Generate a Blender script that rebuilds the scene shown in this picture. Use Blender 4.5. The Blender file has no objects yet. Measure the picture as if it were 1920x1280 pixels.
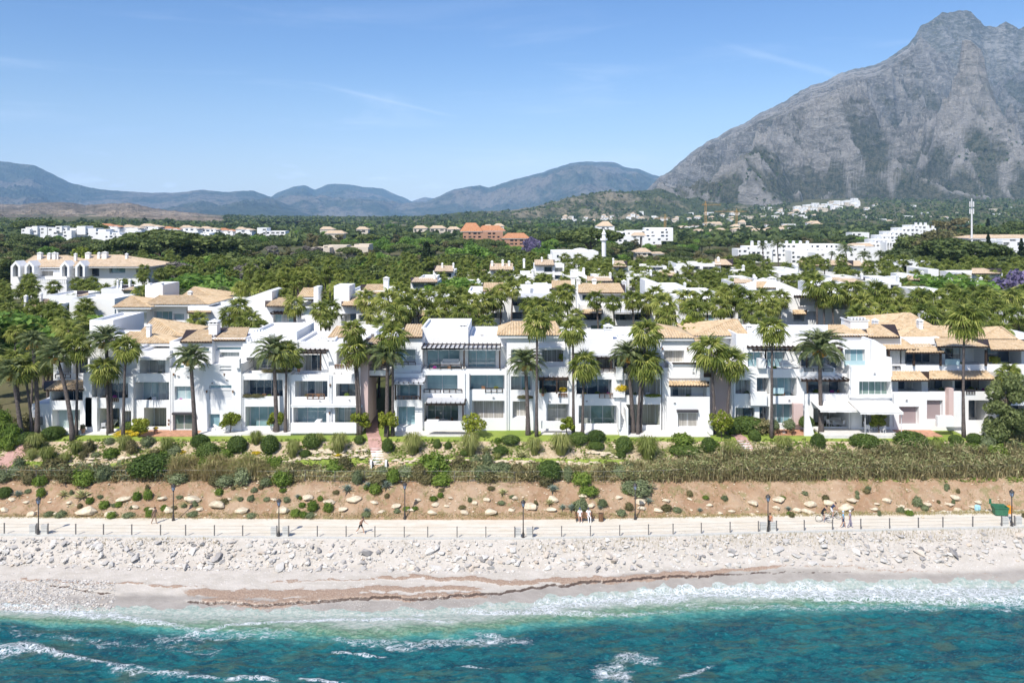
import bpy, bmesh, math, random
import numpy as np
from mathutils import Vector, Matrix, Quaternion

random.seed(7)
RNG = np.random.default_rng(11)
SC = bpy.context.scene
COL = SC.collection

# ------------------------------------------------------------------ camera, sky, sun, exposure
CAMZ, FPX, HY = 35.0, 1500.0, 405.0      # camera height, focal length and horizon row of the survey
cam = bpy.data.objects.new('camera', bpy.data.cameras.new('camera'))
COL.objects.link(cam)
cam.location = (0, 0, CAMZ)
cam.rotation_euler = (math.pi / 2, 0, 0)
cam.data.sensor_width = 36.0
cam.data.lens = 36.0 * FPX / 1920.0
cam.data.shift_y = -(640.0 - HY) / 1920.0
cam.data.clip_start = 0.5
cam.data.clip_end = 60000
SC.camera = cam

SUN_EL, SUN_AZ = math.radians(50), math.radians(208)     # azimuth clockwise from +Y
w = bpy.data.worlds.new('World'); SC.world = w; w.use_nodes = True
nt = w.node_tree; nd = nt.nodes; lk = nt.links
bg = nd['Background']
sky = nd.new('ShaderNodeTexSky'); sky.sky_type = 'NISHITA'; sky.sun_disc = False
sky.sun_elevation = SUN_EL; sky.sun_rotation = SUN_AZ
sky.air_density = 1.0; sky.dust_density = 0.9; sky.ozone_density = 1.6; sky.altitude = 0
bg.inputs['Strength'].default_value = 0.110
# thin cirrus and small clouds low over the hills
tc = nd.new('ShaderNodeTexCoord')
sep = nd.new('ShaderNodeSeparateXYZ'); lk.new(tc.outputs['Generated'], sep.inputs[0])
def wmath(op, a, b=None, c=None):
    n = nd.new('ShaderNodeMath'); n.operation = op
    for i, v in enumerate((a, b, c)):
        if v is None: continue
        if isinstance(v, (int, float)): n.inputs[i].default_value = v
        else: lk.new(v, n.inputs[i])
    return n.outputs[0]
def wmap(v, a, b, c=0.0, d=1.0):
    n = nd.new('ShaderNodeMapRange'); n.interpolation_type = 'SMOOTHSTEP'
    lk.new(v, n.inputs[0])
    for i, q in zip((1, 2, 3, 4), (a, b, c, d)): n.inputs[i].default_value = q
    return n.outputs[0]
def wnoise(scale3, sc, det, rough=0.6, dist=0.0, rot=0.0):
    m = nd.new('ShaderNodeMapping'); m.inputs['Scale'].default_value = scale3; m.inputs['Rotation'].default_value = (0, rot, 0)
    lk.new(tc.outputs['Generated'], m.inputs[0])
    n = nd.new('ShaderNodeTexNoise'); lk.new(m.outputs[0], n.inputs['Vector'])
    n.inputs['Scale'].default_value = sc; n.inputs['Detail'].default_value = det
    n.inputs['Roughness'].default_value = rough; n.inputs['Distortion'].default_value = dist
    return n.outputs[0]
z = sep.outputs[2]
cir = wmap(wnoise((1.2, 1.2, 9), 2.6, 6, 0.62, 0.6), 0.50, 0.82, 0, 0.42)
cir = wmath('MULTIPLY', cir, wmath('MULTIPLY', wmap(z, 0.0, 0.04), wmap(z, 0.32, 0.10)))
puf = wmap(wnoise((1, 1, 3.6), 13.0, 5, 0.55), 0.56, 0.72, 0, 0.75)
puf = wmath('MULTIPLY', puf, wmath('MULTIPLY', wmap(z, 0.005, 0.03), wmap(z, 0.085, 0.05)))
veil = wmap(z, 0.24, 0.0, 0, 0.74)
veil = wmath('MULTIPLY', veil, veil)
# two old contrails: distance from a great-circle plane, limited along their length
def trail(n3, ax, lo, hi, wdt, amt):
    v = nd.new('ShaderNodeVectorMath'); v.operation = 'DOT_PRODUCT'; lk.new(tc.outputs['Generated'], v.inputs[0]); v.inputs[1].default_value = n3
    u = nd.new('ShaderNodeVectorMath'); u.operation = 'DOT_PRODUCT'; lk.new(tc.outputs['Generated'], u.inputs[0]); u.inputs[1].default_value = ax
    dist = wmath('ABSOLUTE', wmath('ADD', v.outputs['Value'], wmath('MULTIPLY', wmath('SUBTRACT', wnoise((1, 1, 1), 30, 4), 0.5), wdt * 1.2)))
    a = wmap(dist, wdt, 0.0)
    m1 = wmath('MULTIPLY', wmap(u.outputs['Value'], lo, (lo + hi) / 2), wmap(u.outputs['Value'], hi + 0.03, hi - 0.01))
    return wmath('MULTIPLY', wmath('MULTIPLY', a, m1), amt)
def pxdir(px, py):
    return Vector(((px - 960) / FPX, 1.0, (HY - py) / FPX)).normalized()
tr = []
for (a, b, wd, am) in (((560, 150), (825, 213), 0.0034, 0.2), ((1320, 72), (1560, 140), 0.006, 0.15)):
    A, B_ = pxdir(*a), pxdir(*b)
    n3 = A.cross(B_).normalized(); ax = (B_ - A).normalized()
    tr.append(trail(n3, ax, A.dot(ax), B_.dot(ax), wd, am))
cl = wmath('ADD', wmath('ADD', cir, puf), wmath('ADD', wmath('ADD', tr[0], tr[1]), veil))
cl = wmath('MINIMUM', cl, 0.9)
mx = nd.new('ShaderNodeMix'); mx.data_type = 'RGBA'
lk.new(cl, mx.inputs[0]); lk.new(sky.outputs[0], mx.inputs[6]); mx.inputs[7].default_value = (6.9, 7.7, 8.6, 1)
hs = nd.new('ShaderNodeHueSaturation'); hs.inputs['Saturation'].default_value = 1.32; hs.inputs['Hue'].default_value = 0.514
lk.new(mx.outputs[2], hs.inputs['Color']); lk.new(hs.outputs[0], bg.inputs['Color'])

sunv = Vector((math.sin(SUN_AZ) * math.cos(SUN_EL), math.cos(SUN_AZ) * math.cos(SUN_EL), math.sin(SUN_EL)))
sl = bpy.data.lights.new('sun', 'SUN'); sl.energy = 4.2; sl.angle = math.radians(0.53); sl.color = (1.0, 0.955, 0.89)
so = bpy.data.objects.new('sun', sl); COL.objects.link(so); so.rotation_euler = sunv.to_track_quat('Z', 'Y').to_euler()
so.location = (-50, -50, 120)

SC.view_settings.view_transform = 'Standard'; SC.view_settings.look = 'None'
SC.view_settings.gamma = 1.0; SC.view_settings.exposure = 0.45
SC.view_settings.use_curve_mapping = False
cy = SC.cycles
cy.max_bounces = 6; cy.diffuse_bounces = 3; cy.glossy_bounces = 2; cy.transmission_bounces = 3; cy.volume_bounces = 1
cy.caustics_reflective = False; cy.caustics_refractive = False; cy.sample_clamp_indirect = 6
cy.use_denoising = True
try: cy.denoiser = 'OPENIMAGEDENOISE'
except Exception: pass

# ------------------------------------------------------------------ small helpers
def X_(px, D): return (px - 960.0) * D / FPX
def Z_(py, D): return CAMZ - (py - HY) * D / FPX
ORD = ['first', 'second', 'third', 'fourth', 'fifth', 'sixth', 'seventh', 'eighth', 'ninth', 'tenth', 'eleventh', 'twelfth', 'thirteenth',
       'fourteenth', 'fifteenth', 'sixteenth', 'seventeenth', 'eighteenth', 'nineteenth', 'twentieth']
def ordn(i):
    if i < 20: return ORD[i]
    tn = (i + 1) // 10
    return {2: 'twenty', 3: 'thirty', 4: 'forty', 5: 'fifty', 6: 'sixty', 7: 'seventy', 8: 'eighty'}[tn] + ('-' + ORD[(i + 1) % 10 - 1] if (i + 1) % 10 else 'th')

def link(o, parent=None):
    COL.objects.link(o)
    if parent is not None: o.parent = parent
    return o
def tag(o, label=None, cat=None, group=None, kind=None):
    if label: o['label'] = label
    if cat: o['category'] = cat
    if group: o['group'] = group
    if kind: o['kind'] = kind
    return o
def empty(name, loc=(0, 0, 0), label=None, cat=None, group=None, rz=0.0):
    o = bpy.data.objects.new(name, None); o.location = loc; o.rotation_euler = (0, 0, rz); o.empty_display_size = 0.5
    link(o); return tag(o, label, cat, group)
def mesh_np(name, V, F, mats=None, smooth=False, mi=None, attrs=None):
    """V (n,3), F (m,3|4) arrays -> mesh datablock"""
    V = np.asarray(V, dtype=np.float32); F = np.asarray(F, dtype=np.int32)
    me = bpy.data.meshes.new(name)
    k = F.shape[1]
    me.vertices.add(len(V)); me.vertices.foreach_set('co', V.ravel())
    me.loops.add(F.size); me.loops.foreach_set('vertex_index', F.ravel())
    me.polygons.add(len(F)); me.polygons.foreach_set('loop_start', np.arange(0, F.size, k, dtype=np.int32))
    if mats:
        for m in mats if isinstance(mats, (list, tuple)) else [mats]: me.materials.append(m)
    if mi is not None: me.polygons.foreach_set('material_index', np.asarray(mi, dtype=np.int32))
    me.polygons.foreach_set('use_smooth', np.full(len(F), bool(smooth)))
    if attrs:
        for an, av in attrs.items():
            at = me.attributes.new(an, 'FLOAT', 'POINT'); at.data.foreach_set('value', np.asarray(av, dtype=np.float32).ravel())
    me.update(calc_edges=True)
    return me
def obj(name, me, parent=None, loc=None, **kw):
    o = bpy.data.objects.new(name, me)
    if loc is not None: o.location = loc
    link(o, parent); return tag(o, **kw)

class MB:
    """collects quads/tris and links them as one mesh"""
    def __init__(s): s.v = []; s.f = []; s.m = []
    def quad(s, a, b, c, d, m=0):
        n = len(s.v); s.v += [a, b, c, d]; s.f.append((n, n + 1, n + 2, n + 3)); s.m.append(m)
    def tri(s, a, b, c, m=0):
        n = len(s.v); s.v += [a, b, c]; s.f.append((n, n + 1, n + 2)); s.m.append(m)
    def box(s, x0, x1, y0, y1, z0, z1, m=0, skip=''):
        if x0 > x1: x0, x1 = x1, x0
        if y0 > y1: y0, y1 = y1, y0
        if z0 > z1: z0, z1 = z1, z0
        n = len(s.v)
        s.v += [(x0, y0, z0), (x1, y0, z0), (x1, y1, z0), (x0, y1, z0), (x0, y0, z1), (x1, y0, z1), (x1, y1, z1), (x0, y1, z1)]
        fs = {'b': (0, 3, 2, 1), 't': (4, 5, 6, 7), 'f': (0, 1, 5, 4), 'r': (1, 2, 6, 5), 'k': (2, 3, 7, 6), 'l': (3, 0, 4, 7)}
        for k, q in fs.items():
            if k not in skip: s.f.append(tuple(n + i for i in q)); s.m.append(m)
        return s
    def obox(s, c, ax, ay, az, m=0):
        """oriented box: centre and half-axis vectors"""
        c, ax, ay, az = map(Vector, (c, ax, ay, az)); n = len(s.v)
        for sz in (-1, 1):
            for (sx, sy) in ((-1, -1), (1, -1), (1, 1), (-1, 1)):
                s.v.append(tuple(c + ax * sx + ay * sy + az * sz))
        for q in ((0, 3, 2, 1), (4, 5, 6, 7), (0, 1, 5, 4), (1, 2, 6, 5), (2, 3, 7, 6), (3, 0, 4, 7)):
            s.f.append(tuple(n + i for i in q)); s.m.append(m)
        return s
    def bar(s, a, b, w, h=None, m=0):
        a, b = Vector(a), Vector(b); d = b - a; h = h or w
        up = Vector((0, 0, 1)) if abs(d.normalized().z) < 0.95 else Vector((1, 0, 0))
        sx = d.cross(up).normalized(); uz = sx.cross(d).normalized()
        return s.obox((a + b) / 2, sx * w / 2, d / 2, uz * h / 2, m)
    def tube(s, pts, rad, n=8, m=0, cap=True, close=False):
        """smooth tube along points with radius list"""
        pts = [Vector(p) for p in pts]; k = len(pts)
        if not hasattr(rad, '__len__'): rad = [rad] * k
        base = len(s.v); ref = None
        for i, p in enumerate(pts):
            if close: d = pts[(i + 1) % k] - pts[i - 1]
            else: d = (pts[min(i + 1, k - 1)] - pts[max(i - 1, 0)])
            d.normalize()
            if ref is None: ref = Vector((1, 0, 0)) if abs(d.x) < 0.9 else Vector((0, 1, 0))
            u = (ref - d * ref.dot(d)).normalized(); ref = u; v = d.cross(u)
            for j in range(n):
                t = 2 * math.pi * j / n
                s.v.append(tuple(p + (u * math.cos(t) + v * math.sin(t)) * rad[i]))
        for i in range(k if close else k - 1):
            for j in range(n):
                a = base + i * n + j; b = base + i * n + (j + 1) % n
                i2 = (i + 1) % k
                c = base + i2 * n + (j + 1) % n; d = base + i2 * n + j
                s.f.append((a, b, c, d)); s.m.append(m)
        if cap and not close:
            s.f.append(tuple(base + j for j in range(n - 1, -1, -1))); s.m.append(m)
            s.f.append(tuple(base + (k - 1) * n + j for j in range(n))); s.m.append(m)
        return s
    def lathe(s, c, prof, n=10, m=0):
        base = len(s.v); k = len(prof)
        for (r, zz) in prof:
            for j in range(n):
                t = 2 * math.pi * j / n; s.v.append((c[0] + r * math.cos(t), c[1] + r * math.sin(t), c[2] + zz))
        for i in range(k - 1):
            for j in range(n):
                s.f.append((base + i * n + j, base + i * n + (j + 1) % n, base + (i + 1) * n + (j + 1) % n, base + (i + 1) * n + j)); s.m.append(m)
        s.f.append(tuple(base + (k - 1) * n + j for j in range(n))); s.m.append(m)
        return s
    def poly(s, pts, m=0):
        n = len(s.v); s.v += [tuple(p) for p in pts]; s.f.append(tuple(range(n, n + len(pts)))); s.m.append(m)
    def prism(s, pts, d, m=0):
        """closed prism: polygon pts swept by vector d"""
        pts = [Vector(p) for p in pts]; d = Vector(d); n = len(s.v); k = len(pts)
        s.v += [tuple(p) for p in pts] + [tuple(p + d) for p in pts]
        s.f.append(tuple(range(n, n + k))); s.m.append(m)
        s.f.append(tuple(range(n + 2 * k - 1, n + k - 1, -1))); s.m.append(m)
        for i in range(k):
            j = (i + 1) % k; s.f.append((n + j, n + i, n + k + i, n + k + j)); s.m.append(m)
        return s
    def mesh(s, name, mats, smooth=False):
        me = bpy.data.meshes.new(name); me.from_pydata(s.v, [], s.f)
        for mm in mats if isinstance(mats, (list, tuple)) else [mats]: me.materials.append(mm)
        if any(s.m): me.polygons.foreach_set('material_index', s.m)
        if smooth: me.polygons.foreach_set('use_smooth', [True] * len(s.f))
        me.update(); return me
    def build(s, name, mats, parent=None, smooth=False, loc=None, **kw):
        return obj(name, s.mesh(name, mats, smooth), parent, loc, **kw)

# ------------------------------------------------------------------ numpy noise
_P = RNG.permutation(4096).astype(np.int64)
_GA = RNG.random(4096) * 2 * np.pi
def gnoise(x, y, seed=0):
    x = np.asarray(x, float) + seed * 17.31; y = np.asarray(y, float) + seed * 9.77
    xi = np.floor(x).astype(np.int64); yi = np.floor(y).astype(np.int64)
    xf, yf = x - xi, y - yi
    u = xf * xf * xf * (xf * (xf * 6 - 15) + 10); v = yf * yf * yf * (yf * (yf * 6 - 15) + 10)
    def g(ix, iy, fx, fy):
        h = _P[(_P[ix & 4095] + iy) & 4095]; a = _GA[h]
        return np.cos(a) * fx + np.sin(a) * fy
    n00 = g(xi, yi, xf, yf); n10 = g(xi + 1, yi, xf - 1, yf); n01 = g(xi, yi + 1, xf, yf - 1); n11 = g(xi + 1, yi + 1, xf - 1, yf - 1)
    return ((n00 * (1 - u) + n10 * u) * (1 - v) + (n01 * (1 - u) + n11 * u) * v) * 1.5
def fbm(x, y, o=5, seed=0, gain=0.5, lac=2.03):
    s = 0; a = 1; t = 0
    for i in range(o):
        s = s + a * gnoise(x, y, seed + i); t += a; a *= gain; x = x * lac; y = y * lac
    return s / t
def ridged(x, y, o=5, seed=0, gain=0.55, lac=2.1):
    s = 0; a = 1; t = 0; w_ = 1
    for i in range(o):
        n = 1 - np.abs(gnoise(x, y, seed + i)) * 1.6; n = np.clip(n, 0, 1) ** 2
        s = s + a * n * w_; w_ = np.clip(n * 1.6, 0, 1); t += a; a *= gain; x = x * lac; y = y * lac
    return s / t
def sstep(a, b, x):
    t = np.clip((np.asarray(x, float) - a) / (b - a), 0, 1); return t * t * (3 - 2 * t)

# ------------------------------------------------------------------ materials
class NT:
    def __init__(s, name):
        s.m = bpy.data.materials.new(name); s.m.use_nodes = True; s.t = s.m.node_tree; s.n = s.t.nodes; s.l = s.t.links
        s.b = s.n['Principled BSDF']; s.out = s.n['Material Output']; s._obj = None
    def new(s, t, **kw):
        n = s.n.new(t)
        for k, v in kw.items(): setattr(n, k, v)
        return n
    def put(s, sock, v):
        if isinstance(v, bpy.types.NodeSocket): s.l.new(v, sock)
        elif isinstance(v, (tuple, list)) and len(v) == 3 and len(sock.default_value) == 4: sock.default_value = (*v, 1)
        else: sock.default_value = v
    def co(s, which='Object'):
        if s._obj is None: s._obj = s.new('ShaderNodeTexCoord')
        return s._obj.outputs[which]
    def noise(s, scale, det=4, rough=0.6, dist=0.0, vec=None, st=(1, 1, 1), world=False):
        v = vec or (s.new('ShaderNodeNewGeometry').outputs['Position'] if world else s.co())
        if st != (1, 1, 1):
            mp = s.new('ShaderNodeMapping'); mp.inputs['Scale'].default_value = st; s.l.new(v, mp.inputs[0]); v = mp.outputs[0]
        n = s.new('ShaderNodeTexNoise'); s.l.new(v, n.inputs['Vector']); n.inputs['Scale'].default_value = scale
        n.inputs['Detail'].default_value = det; n.inputs['Roughness'].default_value = rough; n.inputs['Distortion'].default_value = dist
        return n.outputs[0]
    def voro(s, scale, feat='F1', out='Distance', vec=None, st=(1, 1, 1), rnd=1.0):
        v = vec or s.co()
        if st != (1, 1, 1):
            mp = s.new('ShaderNodeMapping'); mp.inputs['Scale'].default_value = st; s.l.new(v, mp.inputs[0]); v = mp.outputs[0]
        n = s.new('ShaderNodeTexVoronoi', feature=feat); s.l.new(v, n.inputs['Vector']); n.inputs['Scale'].default_value = scale; n.inputs['Randomness'].default_value = rnd
        return n.outputs[out]
    def ramp(s, v, stops):
        r = s.new('ShaderNodeValToRGB'); s.l.new(v, r.inputs[0]); e = r.color_ramp.elements
        while len(e) < len(stops): e.new(0.5)
        for q, (p, c) in zip(e, stops): q.position = p; q.color = (*c, 1) if len(c) == 3 else c
        return r.outputs[0]
    def math(s, op, a, b=0.0, clamp=False):
        n = s.new('ShaderNodeMath', operation=op, use_clamp=clamp); s.put(n.inputs[0], a); s.put(n.inputs[1], b); return n.outputs[0]
    def mr(s, v, a, b, c=0.0, d=1.0):
        n = s.new('ShaderNodeMapRange', interpolation_type='SMOOTHSTEP'); s.l.new(v, n.inputs[0])
        for i, q in zip((1, 2, 3, 4), (a, b, c, d)): n.inputs[i].default_value = q
        return n.outputs[0]
    def mix(s, f, a, b, blend='MIX'):
        n = s.new('ShaderNodeMix', data_type='RGBA', blend_type=blend); s.put(n.inputs[0], f); s.put(n.inputs[6], a); s.put(n.inputs[7], b); return n.outputs[2]
    def attr(s, name): return s.new('ShaderNodeAttribute', attribute_name=name).outputs['Fac']
    def bump(s, h, st=0.5, dist=0.05):
        n = s.new('ShaderNodeBump'); n.inputs['Strength'].default_value = st; n.inputs['Distance'].default_value = dist
        s.l.new(h, n.inputs['Height']); s.l.new(n.outputs[0], s.b.inputs['Normal']); return n.outputs[0]
    def set(s, col=None, rough=None, spec=None, metal=None):
        if col is not None: s.put(s.b.inputs['Base Color'], col)
        if rough is not None: s.put(s.b.inputs['Roughness'], rough)
        if spec is not None: s.put(s.b.inputs['Specular IOR Level'], spec)
        if metal is not None: s.put(s.b.inputs['Metallic'], metal)
        return s.m
def simple(name, c, rough=0.7, var=0.12, sc=3.0, spec=0.3, metal=0.0, bump=0.0, det=4):
    t = NT(name)
    n = t.noise(sc, det)
    a = tuple(min(1, q * (1 + var)) for q in c); b = tuple(q * (1 - var) for q in c)
    col = t.mix(t.mr(n, 0.3, 0.7), b, a)
    t.set(col, rough, spec, metal)
    if bump: t.bump(t.noise(sc * 4, 5), bump, 0.04)
    return t.m
M = {}
# walls
def stucco(name, c, dirt=0.10):
    t = NT(name)
    n = t.noise(0.35, 5, 0.6, world=True); n2 = t.noise(1.6, 6, 0.7, world=True, st=(1, 1, 0.25))
    col = t.mix(t.mr(n, 0.35, 0.75, 0, 0.5), c, tuple(q * 0.95 for q in c))
    col = t.mix(t.mr(n2, 0.56, 0.8, 0, dirt * 4), col, tuple(q * f for q, f in zip(c, (0.76, 0.73, 0.68)))); n4 = t.noise(0.9, 5, 0.65, world=True, st=(2.5, 2.5, 0.18)); col = t.mix(t.mr(n4, 0.60, 0.74, 0, dirt * 2.2), col, tuple(q * 0.72 for q in c))
    t.set(col, 0.85, 0.2); t.bump(t.noise(5, 6, 0.7, world=True), 0.25, 0.02); return t.m
M['white'] = stucco('white_stucco', (0.80, 0.80, 0.785))
M['cream'] = stucco('cream_stucco', (0.62, 0.55, 0.45))
M['pink'] = stucco('pink_stucco', (0.62, 0.47, 0.43), 0.05)
M['brownwall'] = stucco('ochre_stucco', (0.42, 0.24, 0.16))
M['wood'] = simple('dark_wood', (0.045, 0.028, 0.02), 0.6, 0.3, 6)
M['brown'] = simple('brown_wood', (0.20, 0.11, 0.06), 0.6, 0.25, 6)
M['frame'] = simple('white_frame', (0.72, 0.72, 0.72), 0.4, 0.03)
M['dframe'] = simple('dark_frame', (0.06, 0.055, 0.06), 0.4, 0.1)
M['cloth'] = simple('awning_canvas', (0.82, 0.80, 0.76), 0.9, 0.05, 2)
M['grey'] = simple('grey_canopy', (0.52, 0.53, 0.54), 0.8, 0.08, 4)
M['concrete'] = simple('pale_concrete', (0.55, 0.54, 0.50), 0.85, 0.08, 3, bump=0.2)
M['deck'] = simple('pale_terrace', (0.68, 0.66, 0.62), 0.8, 0.06, 2)
M['terra'] = simple('terracotta_paving', (0.50, 0.27, 0.17), 0.8, 0.2, 2)
M['redpath'] = simple('brick_red_paving', (0.44, 0.27, 0.23), 0.85, 0.15, 3)
M['steel'] = simple('grey_post_paint', (0.16, 0.15, 0.14), 0.5, 0.1, 5)
M['lampblack'] = simple('lamp_iron', (0.05, 0.045, 0.04), 0.45, 0.15, 5)
M['lampglass'] = simple('lamp_glass', (0.20, 0.26, 0.36), 0.15, 0.05, 3, spec=0.8)
M['binGreen'] = simple('green_container', (0.045, 0.16, 0.09), 0.5, 0.15, 3)
M['orange'] = simple('orange_plastic', (0.7, 0.28, 0.03), 0.5, 0.1)
M['cyan'] = simple('pale_blue_plastic', (0.35, 0.62, 0.72), 0.5, 0.1)
M['crane'] = simple('crane_yellow', (0.42, 0.26, 0.09), 0.5, 0.1)
M['mast'] = simple('mast_paint', (0.7, 0.7, 0.7), 0.5, 0.1)
M['railglass'] = simple('rail_glass', (0.45, 0.60, 0.62), 0.08, 0.05, 1, spec=0.7)
def glass(name, c, c2, rough=0.08, gl=0.18):
    t = NT(name); oi = t.new('ShaderNodeObjectInfo')
    n = t.noise(0.5, 3, world=True, st=(2, 2, 0.4))
    col = t.mix(t.mr(n, 0.3, 0.7), c, c2)
    col = t.mix(t.math('MULTIPLY', oi.outputs['Random'], 0.45), col, tuple(q * 0.6 for q in c2))
    col = t.mix(t.mr(oi.outputs['Random'], 0.70, 0.72, 0, 0.75), col, t.mix(t.mr(t.noise(8, 2, st=(1, 1, 0.03), world=True), 0.3, 0.7), (0.34, 0.34, 0.31), (0.55, 0.54, 0.50)))
    t.set(col, rough, 0.6); t.b.inputs['Coat Weight'].default_value = gl; t.b.inputs['Coat IOR'].default_value = 1.9
    t.b.inputs['Coat Roughness'].default_value = 0.03
    return t.m
M['g_d'] = glass('dark_window_glass', (0.025, 0.05, 0.085), (0.06, 0.10, 0.15), gl=0.9)
M['g_t'] = glass('teal_window_glass', (0.20, 0.34, 0.38), (0.30, 0.46, 0.50), gl=0.9)
M['g_p'] = glass('pale_window_glass', (0.26, 0.38, 0.40), (0.46, 0.56, 0.56), gl=0.9)
M['g_g'] = glass('green_window_glass', (0.10, 0.17, 0.15), (0.20, 0.28, 0.25), gl=0.9)
def curtain():
    t = NT('curtained_window'); n = t.voro(3.5, st=(1, 1, 0.02)); n = t.noise(9, 2, st=(1, 1, 0.03), world=True)
    col = t.mix(t.mr(n, 0.3, 0.7), (0.28, 0.26, 0.23), (0.50, 0.48, 0.43)); t.set(col, 0.25, 0.5); return t.m
M['g_c'] = curtain()
def shutter(name, c):
    t = NT(name); wv = t.new('ShaderNodeTexWave', wave_type='BANDS', bands_direction='Z'); t.l.new(t.co(), wv.inputs['Vector']); wv.inputs['Scale'].default_value = 3.2
    t.set(t.mix(wv.outputs['Fac'], tuple(q * 0.82 for q in c), c), 0.5, 0.3); return t.m
M['g_s'] = shutter('mauve_roller_shutter', (0.36, 0.29, 0.29))
M['g_w'] = shutter('white_roller_shutter', (0.70, 0.70, 0.70))
def tiles(name, a, b, c):
    t = NT(name)
    n = t.noise(0.8, 4, 0.6, world=True); v = t.voro(3.3, out='Color')
    col = t.mix(t.mr(n, 0.3, 0.7), a, b)
    sp = t.new('ShaderNodeSeparateColor'); t.l.new(v, sp.inputs[0])
    col = t.mix(t.mr(sp.outputs[0], 0.55, 0.95, 0, 0.5), col, c)
    col = t.mix(t.mr(sp.outputs[1], 0.75, 1.0, 0, 0.4), col, tuple(q * 0.45 for q in a))
    t.set(col, 0.85, 0.2); return t.m
M['tile'] = tiles('clay_roof_tile', (0.50, 0.36, 0.21), (0.60, 0.46, 0.29), (0.66, 0.54, 0.38))
M['tile2'] = tiles('old_clay_roof_tile', (0.38, 0.25, 0.16), (0.50, 0.36, 0.24), (0.58, 0.46, 0.34))
M['tileo'] = tiles('orange_roof_tile', (0.44, 0.19, 0.09), (0.50, 0.25, 0.13), (0.56, 0.33, 0.2))
M['tilef'] = tiles('far_roof_tile', (0.52, 0.39, 0.25), (0.61, 0.48, 0.34), (0.66, 0.55, 0.42))
# foliage
def leafmat(name, cols, trans=0.25, spread=1.0, rough=0.55):
    """cols: dark, mid, light; random per leaf island and per object"""
    t = NT(name); g = t.new('ShaderNodeNewGeometry'); oi = t.new('ShaderNodeObjectInfo')
    f = t.math('ADD', t.math('MULTIPLY', g.outputs['Random Per Island'], 0.62 * spread), t.math('MULTIPLY', oi.outputs['Random'], 0.38))
    col = t.ramp(f, [(0.05, cols[0]), (0.5, cols[1]), (0.95, cols[2])])
    t.set(col, rough, 0.25)
    tr_ = t.new('ShaderNodeBsdfTranslucent'); t.put(tr_.inputs['Color'], t.mix(0.5, col, tuple(min(1, q * 1.5) for q in cols[2])))
    ms = t.new('ShaderNodeMixShader'); ms.inputs[0].default_value = trans
    t.l.new(t.b.outputs[0], ms.inputs[1]); t.l.new(tr_.outputs[0], ms.inputs[2]); t.l.new(ms.outputs[0], t.out.inputs[0])
    return t.m
M['fan'] = leafmat('fan_palm_leaf', [(0.035, 0.065, 0.012), (0.18, 0.23, 0.042), (0.50, 0.50, 0.14)], 0.35)
M['date'] = leafmat('date_palm_leaf', [(0.045, 0.075, 0.03), (0.14, 0.18, 0.065), (0.33, 0.36, 0.16)], 0.25)
M['dead'] = leafmat('dry_palm_leaf', [(0.10, 0.07, 0.03), (0.20, 0.14, 0.06), (0.30, 0.22, 0.10)], 0.2)
M['dates'] = simple('orange_date_bunches', (0.45, 0.24, 0.04), 0.6, 0.3, 9)
M['trunk'] = simple('palm_trunk_bark', (0.115, 0.095, 0.085), 0.9, 0.35, 5, bump=0.6)
M['bark'] = simple('tree_bark', (0.14, 0.11, 0.085), 0.9, 0.3, 4, bump=0.5)
M['pine'] = leafmat('stone_pine_needles', [(0.034, 0.055, 0.016), (0.095, 0.13, 0.036), (0.21, 0.25, 0.07)], 0.2)
M['green'] = leafmat('bright_green_leaf', [(0.05, 0.11, 0.018), (0.14, 0.25, 0.04), (0.30, 0.43, 0.085)], 0.3)
M['lime'] = leafmat('yellow_green_leaf', [(0.08, 0.12, 0.01), (0.22, 0.27, 0.03), (0.42, 0.42, 0.07)], 0.3)
M['olive'] = leafmat('olive_brown_leaf', [(0.07, 0.07, 0.03), (0.16, 0.15, 0.06), (0.29, 0.25, 0.12)], 0.2)
M['greyt'] = leafmat('bare_grey_twigs', [(0.11, 0.095, 0.08), (0.20, 0.18, 0.155), (0.30, 0.27, 0.24)], 0.1)
M['cyp'] = leafmat('cypress_leaf', [(0.014, 0.028, 0.012), (0.03, 0.05, 0.02), (0.055, 0.075, 0.035)], 0.05)
M['bush'] = leafmat('clipped_bush_leaf', [(0.035, 0.065, 0.014), (0.09, 0.145, 0.03), (0.20, 0.26, 0.065)], 0.25)
M['bush2'] = leafmat('fresh_bush_leaf', [(0.06, 0.11, 0.016), (0.15, 0.23, 0.035), (0.30, 0.38, 0.08)], 0.3)
M['greyb'] = leafmat('grey_green_leaf', [(0.09, 0.12, 0.055), (0.19, 0.23, 0.11), (0.34, 0.38, 0.21)], 0.2)
M['grass'] = leafmat('grass_blades', [(0.11, 0.15, 0.03), (0.25, 0.29, 0.08), (0.46, 0.45, 0.18)], 0.35)
M['straw'] = leafmat('straw_blades', [(0.20, 0.16, 0.07), (0.38, 0.31, 0.15), (0.56, 0.48, 0.27)], 0.3)
M['reed'] = leafmat('reed_blades', [(0.10, 0.09, 0.045), (0.28, 0.235, 0.115), (0.48, 0.42, 0.24)], 0.2)
M['reedg'] = leafmat('green_reed_blades', [(0.09, 0.11, 0.04), (0.22, 0.25, 0.095), (0.42, 0.43, 0.21)], 0.2)
M['feather'] = leafmat('feathery_leaf', [(0.09, 0.12, 0.04), (0.21, 0.25, 0.09), (0.40, 0.43, 0.19)], 0.35)
M['agave'] = leafmat('agave_leaf', [(0.12, 0.17, 0.14), (0.20, 0.26, 0.21), (0.32, 0.37, 0.28)], 0.05)
M['agavey'] = leafmat('striped_agave_leaf', [(0.26, 0.29, 0.13), (0.42, 0.42, 0.20), (0.60, 0.56, 0.28)], 0.05)
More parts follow.
